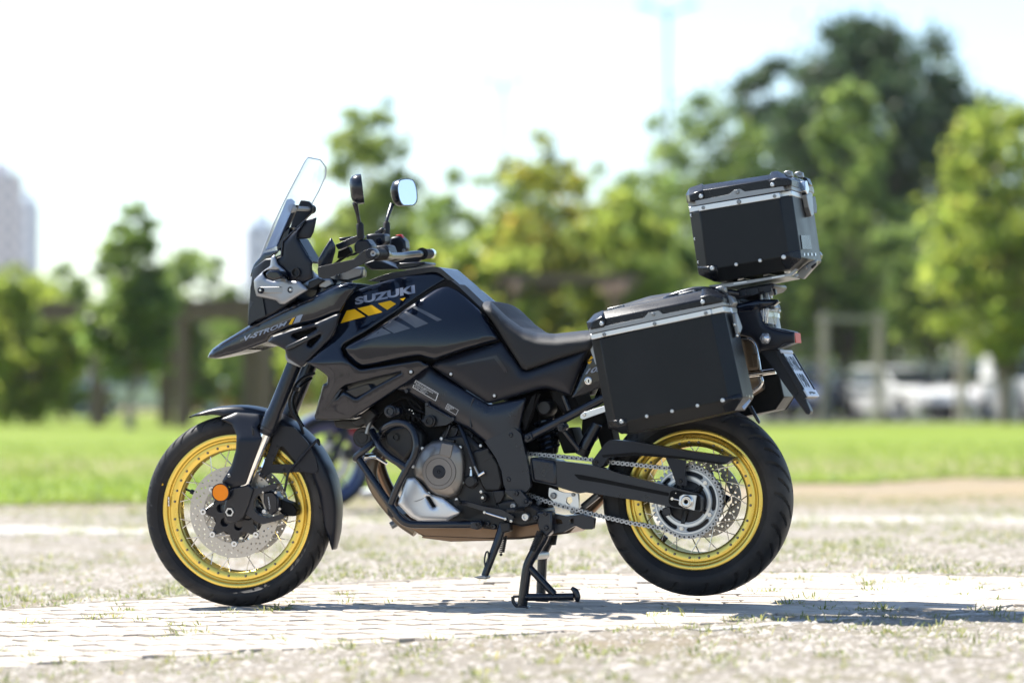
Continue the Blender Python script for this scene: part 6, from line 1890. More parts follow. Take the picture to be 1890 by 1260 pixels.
tube('cross_tube', FB, [(*Z(6, (410, 968))[0], LN), (*Z(6, (468, 962))[0], LF)], .0135, 'brushed_grey', cs_, curve=False)
spring('stand_spring', FB, *Z(6, (440, 840), (400, 940)), -.19, .0095, .0026, 12, 'engine_dark', cs_)
spring('stand_spring', FB, *Z(6, (515, 855), (505, 910)), .15, .009, .0024, 7, 'engine_dark', cs_)
hull('stand_bracket', FB, [(*p, y) for p in Z(6, (415, 740), (500, 735), (500, 840), (470, 870), (430, 830)) for y in (-.18, -.13)], 'frame_black', cs_, .006)
for p in ((465, 748), (470, 822), (420, 768)):
    bolt(FB, *Z(6, p)[0], -.183, .0085, 'frame_black', cs_)
plate('stand_bracket', FB, Z(6, (495, 745), (580, 762), (650, 752), (720, 772), (712, 830), (662, 830), (620, 810), (560, 845), (505, 850)), -.14, -.115, 'frame_black', cs_, holes=[Z(6, (508, 772), (550, 780), (556, 800), (515, 805)), Z(6, (590, 780), (612, 772), (612, 800), (592, 802))], rnd=3, bev=.004)

# ------------------------------------------------------------------ swingarm, chain guard, shock, subframe
sw = part('swingarm')
arm_poly = Z(6, (388, 458), (540, 478), (700, 497), (790, 520)) + Z(7, (200, 440), (520, 522), (690, 566), (712, 590), (706, 676), (560, 655), (400, 620), (200, 590), (0, 556)) + Z(6, (640, 645), (520, 608), (400, 580), (385, 520))
armp = plate('swingarm_beam', FB, arm_poly, -.158, -.112, 'frame_black', sw, rnd=4, bev=.014, holes=[])
hull('swingarm_root', FB, [(*p, y) for p in Z(6, (385, 456), (520, 476), (528, 605), (400, 582)) for y in (-.165, -.03)], 'frame_black', sw, .010)
plate('swingarm_groove', FB, Z(6, (612, 545), (650, 548)) + Z(7, (100, 474), (515, 560), (512, 582), (100, 500)) + Z(6, (640, 572)), -.1592, -.150, 'deep_black', sw, rnd=3, bev=0)
plate('swingarm_beam', FB, arm_poly, .105, .150, 'frame_black', sw, rnd=4, bev=.008)
plate('axle_recess', FB, Z(7, (520, 552), (545, 542), (700, 576), (704, 668), (600, 655), (525, 640), (508, 615)), -.1605, -.15, 'deep_black', sw, rnd=4, bev=.001)
plate('axle_block', FB, Z(7, (578, 582), (600, 570), (682, 576), (668, 668), (606, 650), (572, 632)), -.167, -.158, 'aluminium', sw, rnd=1.5, bev=.0015)
disc_at('axle_nut', FB, *Z(7, (624, 614))[0], -.167, [(.0075, .003), (.0075, -.016), (.011, -.0165), (.012, -.012), (.0165, -.012), (.019, -.008), (.021, -.007), (.0215, -.003), (.0215, .001)], 'steel', sw, 24, 20)
disc_at('axle_bore', FB, *Z(7, (624, 614))[0], -.168, [(0, 0), (.0076, 0)], 'deep_black', sw, 16)
tube('chain_adjuster', FB, [(*Z(7, (534, 596))[0], -.164), (*Z(7, (580, 606))[0], -.164)], .003, 'steel', sw, curve=False)
disc_at('adjuster_nut', FB, *Z(7, (534, 596))[0], -.164, [(0, -.005), (.0055, -.005), (.006, 0), (.006, .004)], 'steel', sw, 6)
bolt(FB, *Z(7, (555, 562))[0], -.161, .0025, 'steel', sw)
hull('lower_bracket', FB, [(*p, y) for p in Z(7, (470, 655), (520, 640), (525, 690), (490, 705), (472, 690)) for y in (-.135, -.12)], 'frame_black', sw, .003)
cg = plate('chain_guard', FB, Z(7, (150, 236), (300, 246), (600, 300), (916, 345), (880, 372), (850, 388), (828, 388), (600, 356), (400, 338), (300, 332), (140, 345), (110, 395), (85, 408), (42, 390), (40, 368), (118, 262)), -.150, -.085, 'matte_black', bike, rnd=3, bev=.004)
plate('guard_leg', FB, Z(7, (490, 345), (618, 360), (612, 440), (622, 516), (560, 516), (530, 430)), -.145, -.135, 'matte_black', cg, rnd=3, bev=.003)
plate('guard_ridge', FB, Z(7, (100, 330), (300, 312), (600, 340), (860, 378), (830, 386), (600, 354), (300, 330), (110, 345)), -.1515, -.148, 'deep_black', cg, rnd=1, bev=0)
for p, y in (((67, 373), -.152), ((583, 488), -.147)):
    bolt(FB, *Z(7, p)[0], y, .0068, 'engine_dark', cg)

sh = part('rear_shock')
tube('damper', FB, [(*Z(6, (470, 160))[0], -.02), (*Z(6, (478, 440))[0], -.02)], [.030, .030, .024, .022], 'deep_black', sh, curve=False)
spring('shock_spring', FB, *Z(6, (455, 262), (490, 425)), -.02, .034, .0058, 6, 'gloss_black', sh)
disc_at('shock_mount', FB, *Z(6, (462, 202))[0], -.10, [(0, -.008), (.02, -.008), (.024, -.004), (.028, .004), (.03, .05)], 'engine_dark', sh, 30)
tube('reservoir', FB, [(*Z(6, (735, 285))[0], -.09), (*Z(6, (690, 370))[0], -.09), (*Z(6, (655, 440))[0], -.09)], [.018, .0225, .0225], 'satin_black', sh, curve=False)
tube('reservoir_cap', FB, [(*Z(6, (668, 410))[0], -.09), (*Z(6, (652, 446))[0], -.09)], [.0245, .0245], 'engine_dark', sh, curve=False)
sb = part('subframe')
tube('subframe_tube', FB, [(*Z(6, (365, 362))[0], -.15), (*Z(6, (560, 262))[0], -.15), (*Z(6, (790, 140))[0], -.14)], .0145, 'satin_black', sb, curve=False)
tube('subframe_tube', FB, [(*Z(6, (365, 362))[0], .15), (*Z(6, (790, 140))[0], .14)], .0145, 'satin_black', sb, curve=False)
hull('subframe_joint', FB, [(*p, y) for p in Z(6, (355, 340), (395, 328), (402, 365), (375, 385), (352, 378)) for y in (-.17, -.14)], 'satin_black', sb, .005)
hull('subframe_joint', FB, [(*p, y) for p in Z(6, (520, 290), (560, 270), (580, 300), (560, 330), (530, 325)) for y in (-.16, -.13)], 'satin_black', sb, .005)
for p in ((373, 355), (548, 303)):
    bolt(FB, *Z(6, p)[0], -.173, .0085, 'frame_black', sb)
tube('subframe_strut', FB, [(*Z(6, (550, 305))[0], -.14), (*Z(6, (640, 420))[0], -.12)], .009, 'satin_black', sb, curve=False)
tube('subframe_strut', FB, [(*Z(6, (560, 140))[0], -.12), (*Z(6, (590, 215))[0], -.12)], .010, 'satin_black', sb, curve=False)
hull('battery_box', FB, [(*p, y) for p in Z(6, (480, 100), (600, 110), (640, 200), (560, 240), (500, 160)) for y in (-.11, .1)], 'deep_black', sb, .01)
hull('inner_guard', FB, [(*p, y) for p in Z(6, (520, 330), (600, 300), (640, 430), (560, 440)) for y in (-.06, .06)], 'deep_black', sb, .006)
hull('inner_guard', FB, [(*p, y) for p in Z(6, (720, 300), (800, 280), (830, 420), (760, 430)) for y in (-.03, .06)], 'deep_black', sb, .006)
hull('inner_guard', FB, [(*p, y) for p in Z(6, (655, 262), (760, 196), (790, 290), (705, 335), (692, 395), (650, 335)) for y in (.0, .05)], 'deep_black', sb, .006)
tube('breather_hose', FB, [(*p, -.13) for p in Z(6, (435, 130), (410, 190), (390, 260), (350, 310))], .0055, 'deep_black', sb)
hull('heel_guard', FB, [(*p, y) for p in Z(6, (340, 250), (395, 140), (420, 130), (400, 220), (360, 330)) for y in (-.14, -.12)], 'deep_black', sb, .003)
plate('case_bracket', FB, Z(6, (648, 238), (660, 228), (775, 190), (781, 220), (662, 262), (646, 256)), -.235, -.222, 'aluminium', bike, rnd=2, bev=.002)
bolt(FB, *Z(6, (667, 238))[0], -.237, .0068, 'steel', bike)
plate('linkage_rocker', FB, Z(6, (485, 612), (560, 640), (636, 645), (640, 725), (605, 752), (580, 720), (520, 700), (482, 660)), -.10, -.085, 'aluminium', sw, holes=[Z(6, (575, 665), (600, 660), (608, 685), (590, 705), (572, 690))], rnd=3, bev=.003)
for p, r_ in (((508, 656), .011), ((610, 650), .0065), ((605, 738), .007), ((432, 692), .009)):
    bolt(FB, *Z(6, p)[0], -.104, r_, 'brushed_grey', sw)
hull('rear_hugger', FB, [(*p, y) for p in Z(10, (200, 1060), (232, 1045), (315, 1200), (305, 1222), (285, 1200)) for y in (-.05, -.035)], 'satin_black', bike, .003)
tube('link_rod', FB, [(*Z(6, (740, 650))[0], .05), (*Z(6, (660, 715))[0], .05)], .012, 'brushed_grey', sw, curve=False)

# ------------------------------------------------------------------ luggage cases
def ring_case(name, ring_px, y_out, y_cham, y_in, material, parent, bev=.003):
    """Case body: near face polygon at y_out, surrounding polygon at y_cham, running back to y_in."""
    near, mid = ring_px
    pts = [(*p, y_out) for p in near] + [(*p, y_cham) for p in mid]
    pl = [FB.P(*p, y_cham) for p in mid]
    bm = bmesh.new()
    for u, v, y in pts: bm.verts.new(FB.P(u, v, y))
    for q in pl: bm.verts.new(Vector((q.x, y_in, q.z)))
    bmesh.ops.convex_hull(bm, input=bm.verts)
    bmesh.ops.dissolve_limit(bm, angle_limit=R(2.5), verts=bm.verts, edges=bm.edges)
    me = bpy.data.meshes.new(name); bm.to_mesh(me); bm.free(); finish(me, 20)
    o = link(name, me, material, parent)
    bevel(o, bev, 2, 25)
    return o

def rivets(pts, k, y, parent, r_=.0062, m_='aluminium'):
    for p in pts:
        bolt(FB, *Z(k, p)[0], y, r_, m_, parent, 'rivet')

def side_case():
    cs = part('side_case')
    YO, YC, YI = -.43, -.392, -.235
    ring_case('case_body', (Z(8, (180, 478), (962, 296), (1085, 905), (290, 1078)), Z(8, (120, 482), (1056, 278), (1190, 890), (1125, 985), (370, 1150), (240, 1108))), YO, YC, YI, 'case_black', cs)
    # aluminium rim band and lid strip
    slab('rim_band', FB, Z(8, (112, 446), (1050, 247), (1056, 288), (120, 484)), YO + .004, YI, 'aluminium', cs, .002)
    plate('rim_band', FB, Z(8, (190, 430), (960, 266), (966, 306), (196, 466)), YO - .004, YO + .02, 'aluminium', cs, rnd=0, bev=.002)
    plate('lid_strip', FB, Z(8, (106, 410), (490, 330), (522, 294), (596, 280), (622, 304), (1050, 220), (1052, 243), (110, 442)), YO - .0065, YO + .03, 'brushed_grey', cs, rnd=1.5, bev=.0015)
    slab('lid_strip', FB, Z(8, (104, 415), (1050, 222), (1052, 244), (110, 443)), YO + .012, YI, 'brushed_grey', cs, .001)
    lid = ring_case('lid', (Z(8, (200, 340), (880, 200), (1010, 178), (1030, 225), (150, 405), (120, 390)), Z(8, (92, 352), (150, 300), (210, 280), (880, 140), (1000, 135), (1056, 185), (1060, 235), (108, 420), (94, 405))), YO - .002, YC, YI, 'case_plastic', cs, .004)
    hull('lid_corner', FB, [(*p, YO - .010) for p in Z(8, (120, 362), (195, 320), (222, 345), (216, 395), (115, 415))] + [(*p, YC + .01) for p in Z(8, (84, 362), (140, 300), (205, 272), (222, 300), (95, 412))], 'case_plastic', cs, .004)
    hull('lid_corner', FB, [(*p, YO - .010) for p in Z(8, (885, 185), (960, 165), (1040, 185), (1050, 215), (1000, 228), (900, 240))] + [(*p, YC + .02) for p in Z(8, (878, 178), (902, 124), (965, 118), (1058, 165), (1060, 215))], 'case_plastic', cs, .004)
    for x0 in (232, 735):
        dy = -(x0 - 232) * .208
        for q_ in (((0, 262), (110, 236), (112, 246), (2, 272)), ((0, 318), (112, 292), (114, 303), (2, 328)), ((0, 262), (12, 260), (14, 325), (0, 328)), ((98, 240), (112, 236), (114, 300), (100, 305))):
            plate('lid_loop', FB, Z(8, *[(x0 + a, b + dy) for a, b in q_]), -.37, -.352, 'brushed_grey', cs, rnd=0, bev=.002)
    rivets([(193, 370), (905, 218)], 8, YO - .0125, cs, .0075)
    rivets([(555, 305)], 8, YO - .008, cs, .0062, 'brushed_grey')
    rivets([(565, 372), (925, 297), (210, 447)], 8, YO - .006, cs, .0062, 'brushed_grey')
    rivets([(333, 1060), (1045, 910)], 8, YO - .007, cs, .0075)
    rivets([(511, 1022), (689, 986), (868, 947)], 8, YO - .001, cs, .0062)
    hull('case_corner', FB, [(*p, YO - .004) for p in Z(8, (280, 1052), (365, 1042), (372, 1080), (300, 1098))] + [(*p, YC - .004) for p in Z(8, (228, 1055), (240, 1100), (335, 1152), (385, 1146), (380, 1060))], 'case_plastic', cs, .004)
    hull('case_corner', FB, [(*p, YO - .004) for p in Z(8, (1035, 902), (1098, 885), (1110, 905), (1040, 938))] + [(*p, YC - .005) for p in Z(8, (1060, 880), (1178, 858), (1196, 892), (1130, 990), (1070, 1002), (1040, 940))], 'case_plastic', cs, .004)
    q0 = FB.P(*Z(8, (1190, 930))[0], -.33)
    # rear face: latch, reflective slit, ventilation slots
    hull('latch', FB, [(*p, y) for p in Z(8, (1108, 300), (1135, 290), (1160, 430), (1140, 468), (1122, 400)) for y in (-.335, -.31)] + [(*p, -.27) for p in Z(8, (1150, 300), (1185, 395), (1170, 440))], 'brushed_grey', cs, .003)
    hull('latch', FB, [(*p, y) for p in Z(8, (1072, 170), (1110, 180), (1130, 225), (1105, 258), (1085, 230)) for y in (-.34, -.29)], 'brushed_grey', cs, .004)
    tube('latch_wire', FB, [(*p, -.325) for p in Z(8, (1100, 250), (1110, 290), (1125, 320))], .0025, 'steel', cs)
    hull('latch', FB, [(*p, y) for p in Z(8, (990, 118), (1030, 105), (1062, 110), (1066, 150), (1030, 140)) for y in (-.36, -.33)], 'brushed_grey', cs, .003)
    bolt(FB, *Z(8, (1040, 120))[0], -.362, .006, 'brushed_grey', cs)
    for p in ((1128, 378), (1145, 455), (1095, 235)):
        bolt(FB, *Z(8, p)[0], -.338, .005, 'steel', cs)
    hull('reflector_strip', FB, [(*p, y) for p, y in zip(Z(8, (1180, 955), (1232, 900), (1242, 915), (1195, 975)), (-.36, -.30, -.30, -.36))] + [(*p, y + .006) for p, y in zip(Z(8, (1180, 955), (1232, 900), (1242, 915), (1195, 975)), (-.36, -.30, -.30, -.36))], 'aluminium', cs, .001)
    for i in range(4):
        hull('slot', FB, [(*p, y) for p in Z(8, (1187 + i * 20, 878 - i * 2), (1193 + i * 20, 878 - i * 2), (1193 + i * 20, 894 - i * 2), (1187 + i * 20, 894 - i * 2)) for y in (-.375 + i * .035, -.36 + i * .035)], 'aluminium', cs, 0)
    return cs
left_case = side_case()
# the right-hand case mirrors it
rc = empty('side_case', bike)
MIR = Matrix.Diagonal((1, -1, 1, 1))
for ch in list(left_case.children):
    if ch.name.split('.')[0] in ('slot', 'reflector_strip'): continue
    o = ch.copy(); C.objects.link(o); o.parent = rc
    o.matrix_basis = MIR @ ch.matrix_basis

def top_case():
    cs = part('top_case')
    YO, YC, YI = -.205, -.165, .205
    near = Z(9, (238, 465), (930, 346), (1002, 850), (305, 975))
    mid = Z(9, (150, 478), (1036, 322), (1118, 868), (1005, 968), (380, 1074), (228, 1010))
    # body with both long edges chamfered
    bm = bmesh.new()
    for u, v in near:
        q = FB.P(u, v, YO); bm.verts.new(q); bm.verts.new(Vector((q.x, YI, q.z)))
    for u, v in mid:
        q = FB.P(u, v, YC); bm.verts.new(q); bm.verts.new(Vector((q.x, YI - .04, q.z)))
    bmesh.ops.convex_hull(bm, input=bm.verts); bmesh.ops.dissolve_limit(bm, angle_limit=R(2.5), verts=bm.verts, edges=bm.edges)
    me = bpy.data.meshes.new('case_body'); bm.to_mesh(me); bm.free(); finish(me, 20)
    bevel(link('case_body', me, 'case_black', cs), .003, 2, 25)
    slab('rim_band', FB, Z(9, (145, 430), (1030, 285), (1036, 330), (152, 478)), YO + .03, YI - .03, 'aluminium', cs, .002)
    plate('rim_band', FB, Z(9, (222, 418), (925, 302), (932, 352), (232, 468)), YO - .004, YO + .04, 'aluminium', cs, rnd=0, bev=.002)
    slab('lid_strip', FB, Z(9, (138, 380), (1030, 245), (1034, 282), (145, 428)), YO + .034, YI - .034, 'brushed_grey', cs, .001)
    plate('lid_strip', FB, Z(9, (200, 378), (495, 320), (540, 282), (590, 275), (630, 298), (960, 252), (968, 285), (210, 415)), YO - .0065, YO + .045, 'brushed_grey', cs, rnd=1.5, bev=.0015)
    near = Z(9, (250, 290), (860, 190), (1000, 190), (1010, 245), (180, 385), (165, 340))
    mid = Z(9, (120, 325), (150, 275), (270, 240), (840, 152), (960, 140), (1036, 190), (1038, 250), (150, 395), (128, 395))
    bm = bmesh.new()
    for u, v in near:
        q = FB.P(u, v, YO - .002); bm.verts.new(q); bm.verts.new(Vector((q.x, YI + .002, q.z)))
    for u, v in mid:
        q = FB.P(u, v, YC); bm.verts.new(q); bm.verts.new(Vector((q.x, YI - .04, q.z)))
    bmesh.ops.convex_hull(bm, input=bm.verts); bmesh.ops.dissolve_limit(bm, angle_limit=R(2.5), verts=bm.verts, edges=bm.edges)
    me = bpy.data.meshes.new('lid'); bm.to_mesh(me); bm.free(); finish(me, 20)
    bevel(link('lid', me, 'case_plastic', cs), .004, 2, 25)
    hull('lid_corner', FB, [(*p, YO - .008) for p in Z(9, (150, 330), (215, 300), (270, 290), (280, 350), (205, 380), (160, 388))] + [(*p, YC + .01) for p in Z(9, (118, 325), (150, 262), (265, 222), (280, 300), (130, 395))], 'case_plastic', cs, .004)
    hull('lid_corner', FB, [(*p, YO - .008) for p in Z(9, (830, 210), (905, 180), (1000, 185), (1034, 200), (1034, 245), (860, 265))] + [(*p, YC + .02) for p in Z(9, (822, 200), (855, 122), (908, 115), (1036, 178), (1036, 245))], 'case_plastic', cs, .004)
    hull('lid_corner', FB, [(*p, y) for p in Z(9, (1170, 190), (1184, 230), (1184, 270), (1150, 262)) for y in (.15, .2)], 'case_plastic', cs, .004)
    rivets([(252, 338), (866, 238)], 9, YO - .011, cs, .0075)
    rivets([(562, 299)], 9, YO - .008, cs, .0075, 'brushed_grey'); rivets([(577, 386)], 9, YO - .006, cs, .0075, 'brushed_grey')
    rivets([(270, 436), (884, 336)], 9, YO - .005, cs, .006, 'brushed_grey')
    rivets([(348, 956), (963, 860)], 9, YO - .007, cs, .0078)
    rivets([(554, 924), (760, 890)], 9, YO - .001, cs, .0062)
    rivets([(172, 502), (204, 704), (234, 905)], 9, YC - .004, cs, .006)
    hull('case_corner', FB, [(*p, YO - .004) for p in Z(9, (300, 945), (390, 928), (395, 985), (310, 1000))] + [(*p, YC - .004) for p in Z(9, (215, 940), (228, 1015), (370, 1078), (400, 1072), (395, 960))], 'case_plastic', cs, .004)
    hull('case_corner', FB, [(*p, YO - .004) for p in Z(9, (930, 840), (1005, 815), (1010, 860), (935, 890))] + [(*p, YC - .005) for p in Z(9, (985, 830), (1112, 800), (1126, 880), (1015, 972), (985, 970))], 'case_plastic', cs, .004)
    hull('case_corner', FB, [(*p, y) for p in Z(9, (1255, 805), (1275, 835), (1268, 870), (1248, 880)) for y in (.15, .205)], 'case_plastic', cs, .004)
    # latches and back-plate lettering on the rear face
    def rf(u9, v9):
        """Point on the rear face under a zoom pixel."""
        u, v = Z(9, (u9, v9))[0]
        a, b = FB.P(*Z(9, (1036, 322))[0], YC), FB.P(*Z(9, (1118, 868))[0], YC)
        n = Vector((-(b.z - a.z), 0, b.x - a.x)).normalized()
        o, d = FB.o, FB.r3 @ ray(u, v)
        t = (a - o).dot(n) / d.dot(n); q = o + d * t
        if n.x < 0: n = -n
        return q, n
    def on_rear(name, polys, material, th=.008):
        v, f = [], []
        q = [rf(*p) for p in polys]
        k = len(q); v = [a + n * .0005 for a, n in q] + [a + n * th for a, n in q]
        f = [tuple(range(k)), tuple(reversed(range(k, 2 * k)))] + [(i, (i + 1) % k, (i + 1) % k + k, i + k) for i in range(k)]
        o = link(name, mesh(name, v, f, 30), material, cs)
        if th > .004: bevel(o, .002)
        return o
    on_rear('latch', [(1115, 330), (1150, 322), (1165, 330), (1180, 500), (1160, 520), (1135, 440)], 'brushed_grey', .018)
    on_rear('latch', [(1168, 350), (1195, 345), (1210, 430), (1210, 490), (1185, 490)], 'matte_black', .016)
    on_rear('latch', [(1095, 215), (1115, 210), (1135, 290), (1120, 330), (1105, 300)], 'steel', .02)
    on_rear('badge', [(1105, 675), (1185, 675), (1202, 795), (1120, 795)], 'case_plastic', .003)
    for i in range(4):
        x = 1133 + i * 32
        on_rear('slot', [(x, 826), (x + 10, 826), (x + 12, 850), (x + 2, 850)], 'aluminium', .0015)
    # carry hinges on the lid rear edge
    for p in ((1005, 130), (1098, 138)):
        u, v = Z(9, p)[0]
        yy = -.13 if p[0] < 1050 else .06
        hull('latch', FB, [(*q, y) for q in Z(9, (p[0] - 48, p[1] + 2), (p[0] - 20, p[1] - 14), (p[0] + 26, p[1] - 8), (p[0] + 34, p[1] + 40), (p[0] - 5, p[1] + 46)) for y in (yy - .012, yy + .012)], 'brushed_grey', cs, .003)
        bolt(FB, u, v, yy - .014, .006, 'brushed_grey', cs)
    hull('latch', FB, [(*q, y) for q in Z(9, (1120, 165), (1160, 180), (1185, 235), (1165, 250), (1140, 210)) for y in (.06, .12)], 'case_plastic', cs, .003)
    return cs
top_case()

# rack under the top case
rk = part('luggage_rack')
hull('rack_plate', FB, [(*p, y) for p in Z(9, (310, 1105), (400, 1088), (900, 1022), (960, 1012), (965, 1026), (480, 1120), (330, 1118)) for y in (-.13, .13)], 'brushed_grey', rk, .002)
plate('rack_rail', FB, Z(9, (470, 1098), (1010, 1002), (1060, 960), (1085, 965), (1035, 1020), (490, 1118)), -.142, -.13, 'brushed_grey', rk, rnd=1, bev=.0015)
for q_ in (((530, 1085), (645, 1068), (645, 1076), (532, 1094)), ((860, 1035), (970, 1018), (970, 1026), (862, 1044))):
    plate('rack_slot', FB, Z(9, *q_), -.1435, -.14, 'aluminium', rk, rnd=0, bev=0)
hull('rack_latch', FB, [(*p, y) for p in Z(9, (1055, 1020), (1100, 965), (1175, 905), (1250, 880), (1240, 930), (1180, 1000), (1135, 1048), (1070, 1040)) for y in (-.05, -.02)], 'brushed_grey', rk, .004)
hull('rack_latch', FB, [(*p, y) for p in Z(9, (1195, 940), (1245, 905), (1240, 930), (1205, 965)) for y in (-.06, -.04)], 'matte_black', rk, .003)
for p in ((1072, 1020), (1152, 950)):
    bolt(FB, *Z(9, p)[0], -.144 if p[0] < 1100 else -.055, .007, 'brushed_grey', rk)
for i, x in enumerate((420, 560, 780, 960)):
    hull('rack_foot', FB, [(*p, y) for p in Z(9, (x, 1070 - (x - 420) * .165), (x + 60, 1058 - (x - 420) * .165), (x + 56, 1080 - (x - 420) * .165), (x + 10, 1092 - (x - 420) * .165)) for y in (-.12, .12)], 'steel' if i % 2 else 'brushed_grey', rk, .002)
hull('tail_rack', FB, [(*p, y) for p in Z(8, (1075, 152), (1180, 122), (1395, 84), (1412, 106), (1380, 138), (1300, 160), (1200, 190), (1130, 200), (1090, 180)) for y in (-.105, .105)], 'matte_black', rk, .006)
for x in (1150, 1240, 1330):
    plate('rack_rib', FB, Z(8, (x, 140 - (x - 1150) * .16), (x + 55, 132 - (x - 1150) * .16), (x + 60, 172 - (x - 1150) * .17), (x + 8, 188 - (x - 1150) * .17)), -.112, -.10, 'matte_black', rk, rnd=1, bev=.002)
hull('tail_hook', FB, [(*p, y) for p in Z(8, (1395, 130), (1415, 125), (1422, 165), (1408, 172)) for y in (-.08, -.06)], 'matte_black', rk, .002)
for p_ in (((1305, 160), (1318, 160), (1322, 205), (1308, 205)), ((1340, 150), (1360, 146), (1375, 205), (1352, 205))):
    hull('rack_post', FB, [(*p, y) for p in Z(8, *p_) for y in (-.06, -.045)], 'brushed_grey', rk, .002)

# ------------------------------------------------------------------ tail
tl_ = panel('tail_cowl', FB, Z(10, (60, 130), (90, 108), (300, 66), (482, 64), (492, 84), (432, 122), (330, 150), (318, 180), (360, 290), (430, 330), (545, 358), (640, 362), (640, 468), (545, 480), (480, 524), (330, 535), (312, 565), (282, 480), (232, 420), (150, 400), (60, 395)), -.085, 'matte_black', bike, inner=.085, bulge=.014, w=8, grid=7, rnd=2)
panel('tail_spoiler', FB, Z(10, (80, 125), (100, 105), (300, 64), (480, 62), (493, 84), (430, 124), (330, 150), (240, 180), (90, 190)), -.092, 'gloss_black', tl_, inner=.09, bulge=.010, w=7, grid=7, rnd=2)
panel('tail_lamp_housing', FB, Z(10, (322, 170), (370, 152), (400, 150), (396, 200), (384, 280), (368, 280), (345, 238)), -.070, 'chrome', tl_, inner=.04, bulge=.004, w=5, grid=4, rnd=1, angle=5)
hull('tail_lamp_lens', FB, [(*p, y) for p in Z(10, (316, 168), (365, 148), (396, 150), (392, 200), (378, 284), (366, 288), (340, 240)) for y in (-.094, .06)], 'clear_lens', tl_, .004)
for x in (350, 372, 388):
    tube('lamp_rib', FB, [(*Z(10, (x, 150))[0], -.090), (*Z(10, (x - 6, 284))[0], -.090)], .0016, 'chrome', tl_, curve=False)
hull('tail_lamp_shade', FB, [(*p, y) for p in Z(10, (430, 118), (485, 92), (492, 84), (440, 124)) for y in (-.09, -.06)], 'gloss_black', tl_, .002)
hull('rear_reflector', FB, [(*p, y) for p in Z(10, (634, 372), (641, 371), (650, 465), (643, 466)) for y in (-.048, .042)], 'red_plastic', tl_, .003)
hull('reflector_arm', FB, [(*p, y) for p in Z(10, (410, 318), (575, 350), (622, 362), (630, 374), (636, 462), (545, 476), (480, 520), (400, 420)) for y in (-.048, .042)], 'matte_black', tl_, .004)
sgm = disc_at('turn_signal', FB, *Z(10, (362, 425))[0], -.135, [(0, -.022), (.006, -.022), (.012, -.012), (.0175, -.004), (.0195, .006), (.016, .02), (.009, .05)], 'clear_lens', tl_, 6, 20)
disc_at('signal_core', FB, *Z(10, (366, 425))[0], -.132, [(0, -.014), (.007, -.012), (.013, .002), (.010, .05)], 'chrome', tl_, 8, 20)
pb_ = plate('plate_hanger', FB, Z(10, (318, 540), (480, 520), (505, 560), (665, 880), (778, 1100), (772, 1128), (748, 1130), (555, 872), (430, 690)), -.06, .0, 'matte_black', bike, rnd=3, bev=.006)
hull('hanger_flap', FB, [(*p, y) for p in Z(10, (690, 880), (730, 960), (786, 1100), (778, 1130), (760, 1132), (640, 970)) for y in (-.075, -.05)], 'matte_black', pb_, .004)
# number plate, facing back and a little up
PA, PB = FB.P(*Z(15, (205, 190))[0], -.085), FB.P(*Z(15, (722, 1062))[0], -.085)
pdn = (PB - PA); pl_len = pdn.length; pdn.normalize()
pnr = Vector((-pdn.z, 0, pdn.x));
if pnr.x < 0: pnr = -pnr
PWD = .17
def plt(a, b, h=0.0):
    """a across (0 near side..1), b down."""
    q = PA + pdn * (b * pl_len) + pnr * h; return Vector((q.x, -.085 + a * PWD, q.z))
np_ = empty('number_plate', bike)
def plbox(name, a0, a1, b0, b1, h0, h1, material):
    v = [plt(a, b, h) for h in (h0, h1) for a, b in ((a0, b0), (a1, b0), (a1, b1), (a0, b1))]
    f = [(0, 1, 2, 3), (4, 7, 6, 5), (0, 4, 5, 1), (1, 5, 6, 2), (2, 6, 7, 3), (3, 7, 4, 0)]
    o = link(name, mesh(name, v, f, 30), material, np_); bevel(o, .001); return o
plbox('plate_holder', -.05, 1.05, -.02, 1.02, -.012, .001, 'matte_black')
plbox('plate_rim', -.05, .0, .06, .86, .001, .007, 'matte_black'); plbox('plate_rim', 1.0, 1.05, .06, .86, .001, .007, 'matte_black')
plbox('plate_face', .01, .99, .05, .87, .0012, .003, 'plate_white')
plbox('plate_rim', -.03, 1.03, -.02, .045, .001, .006, 'plate_white')
plbox('plate_rim', -.03, 1.03, .875, 1.02, .001, .007, 'plate_white')
def pltext(s_, a0, a1, b0, b1, h, material, offset=.03):
    v, t = text_mesh2d(s_, offset)
    me = mesh('plate_characters', [plt(a0 + (a1 - a0) * x, b1 + (b0 - b1) * y, h) for x, y in v], t, None)
    link('plate_characters', me, material, np_)
pltext('34 FNL', .08, .92, .12, .44, .0042, 'decal_black')
pltext('190', .20, .80, .50, .82, .0042, 'decal_black')
for a0_, a1_, b0_, b1_ in ((.22, .34, .925, .975), (.36, .50, .915, .955), (.52, .64, .92, .97), (.66, .78, .93, .965)):
    plbox('plate_mark', a0_, a1_, b0_, b1_, .007, .0075, 'decal_black')

# the far side of the bodywork mirrors the near side
for o in [fairing, tank, beak, scoop, cover, seat, seat2, lockp]:
    m_ = o.copy(); C.objects.link(m_); m_.parent = bike
    m_.matrix_basis = MIR
for ch in [c for c in nose.children if c.name.split('.')[0] in ('cowl_side', 'turn_signal')]:
    m_ = ch.copy(); C.objects.link(m_); m_.parent = nose
    m_.matrix_basis = MIR @ ch.matrix_basis

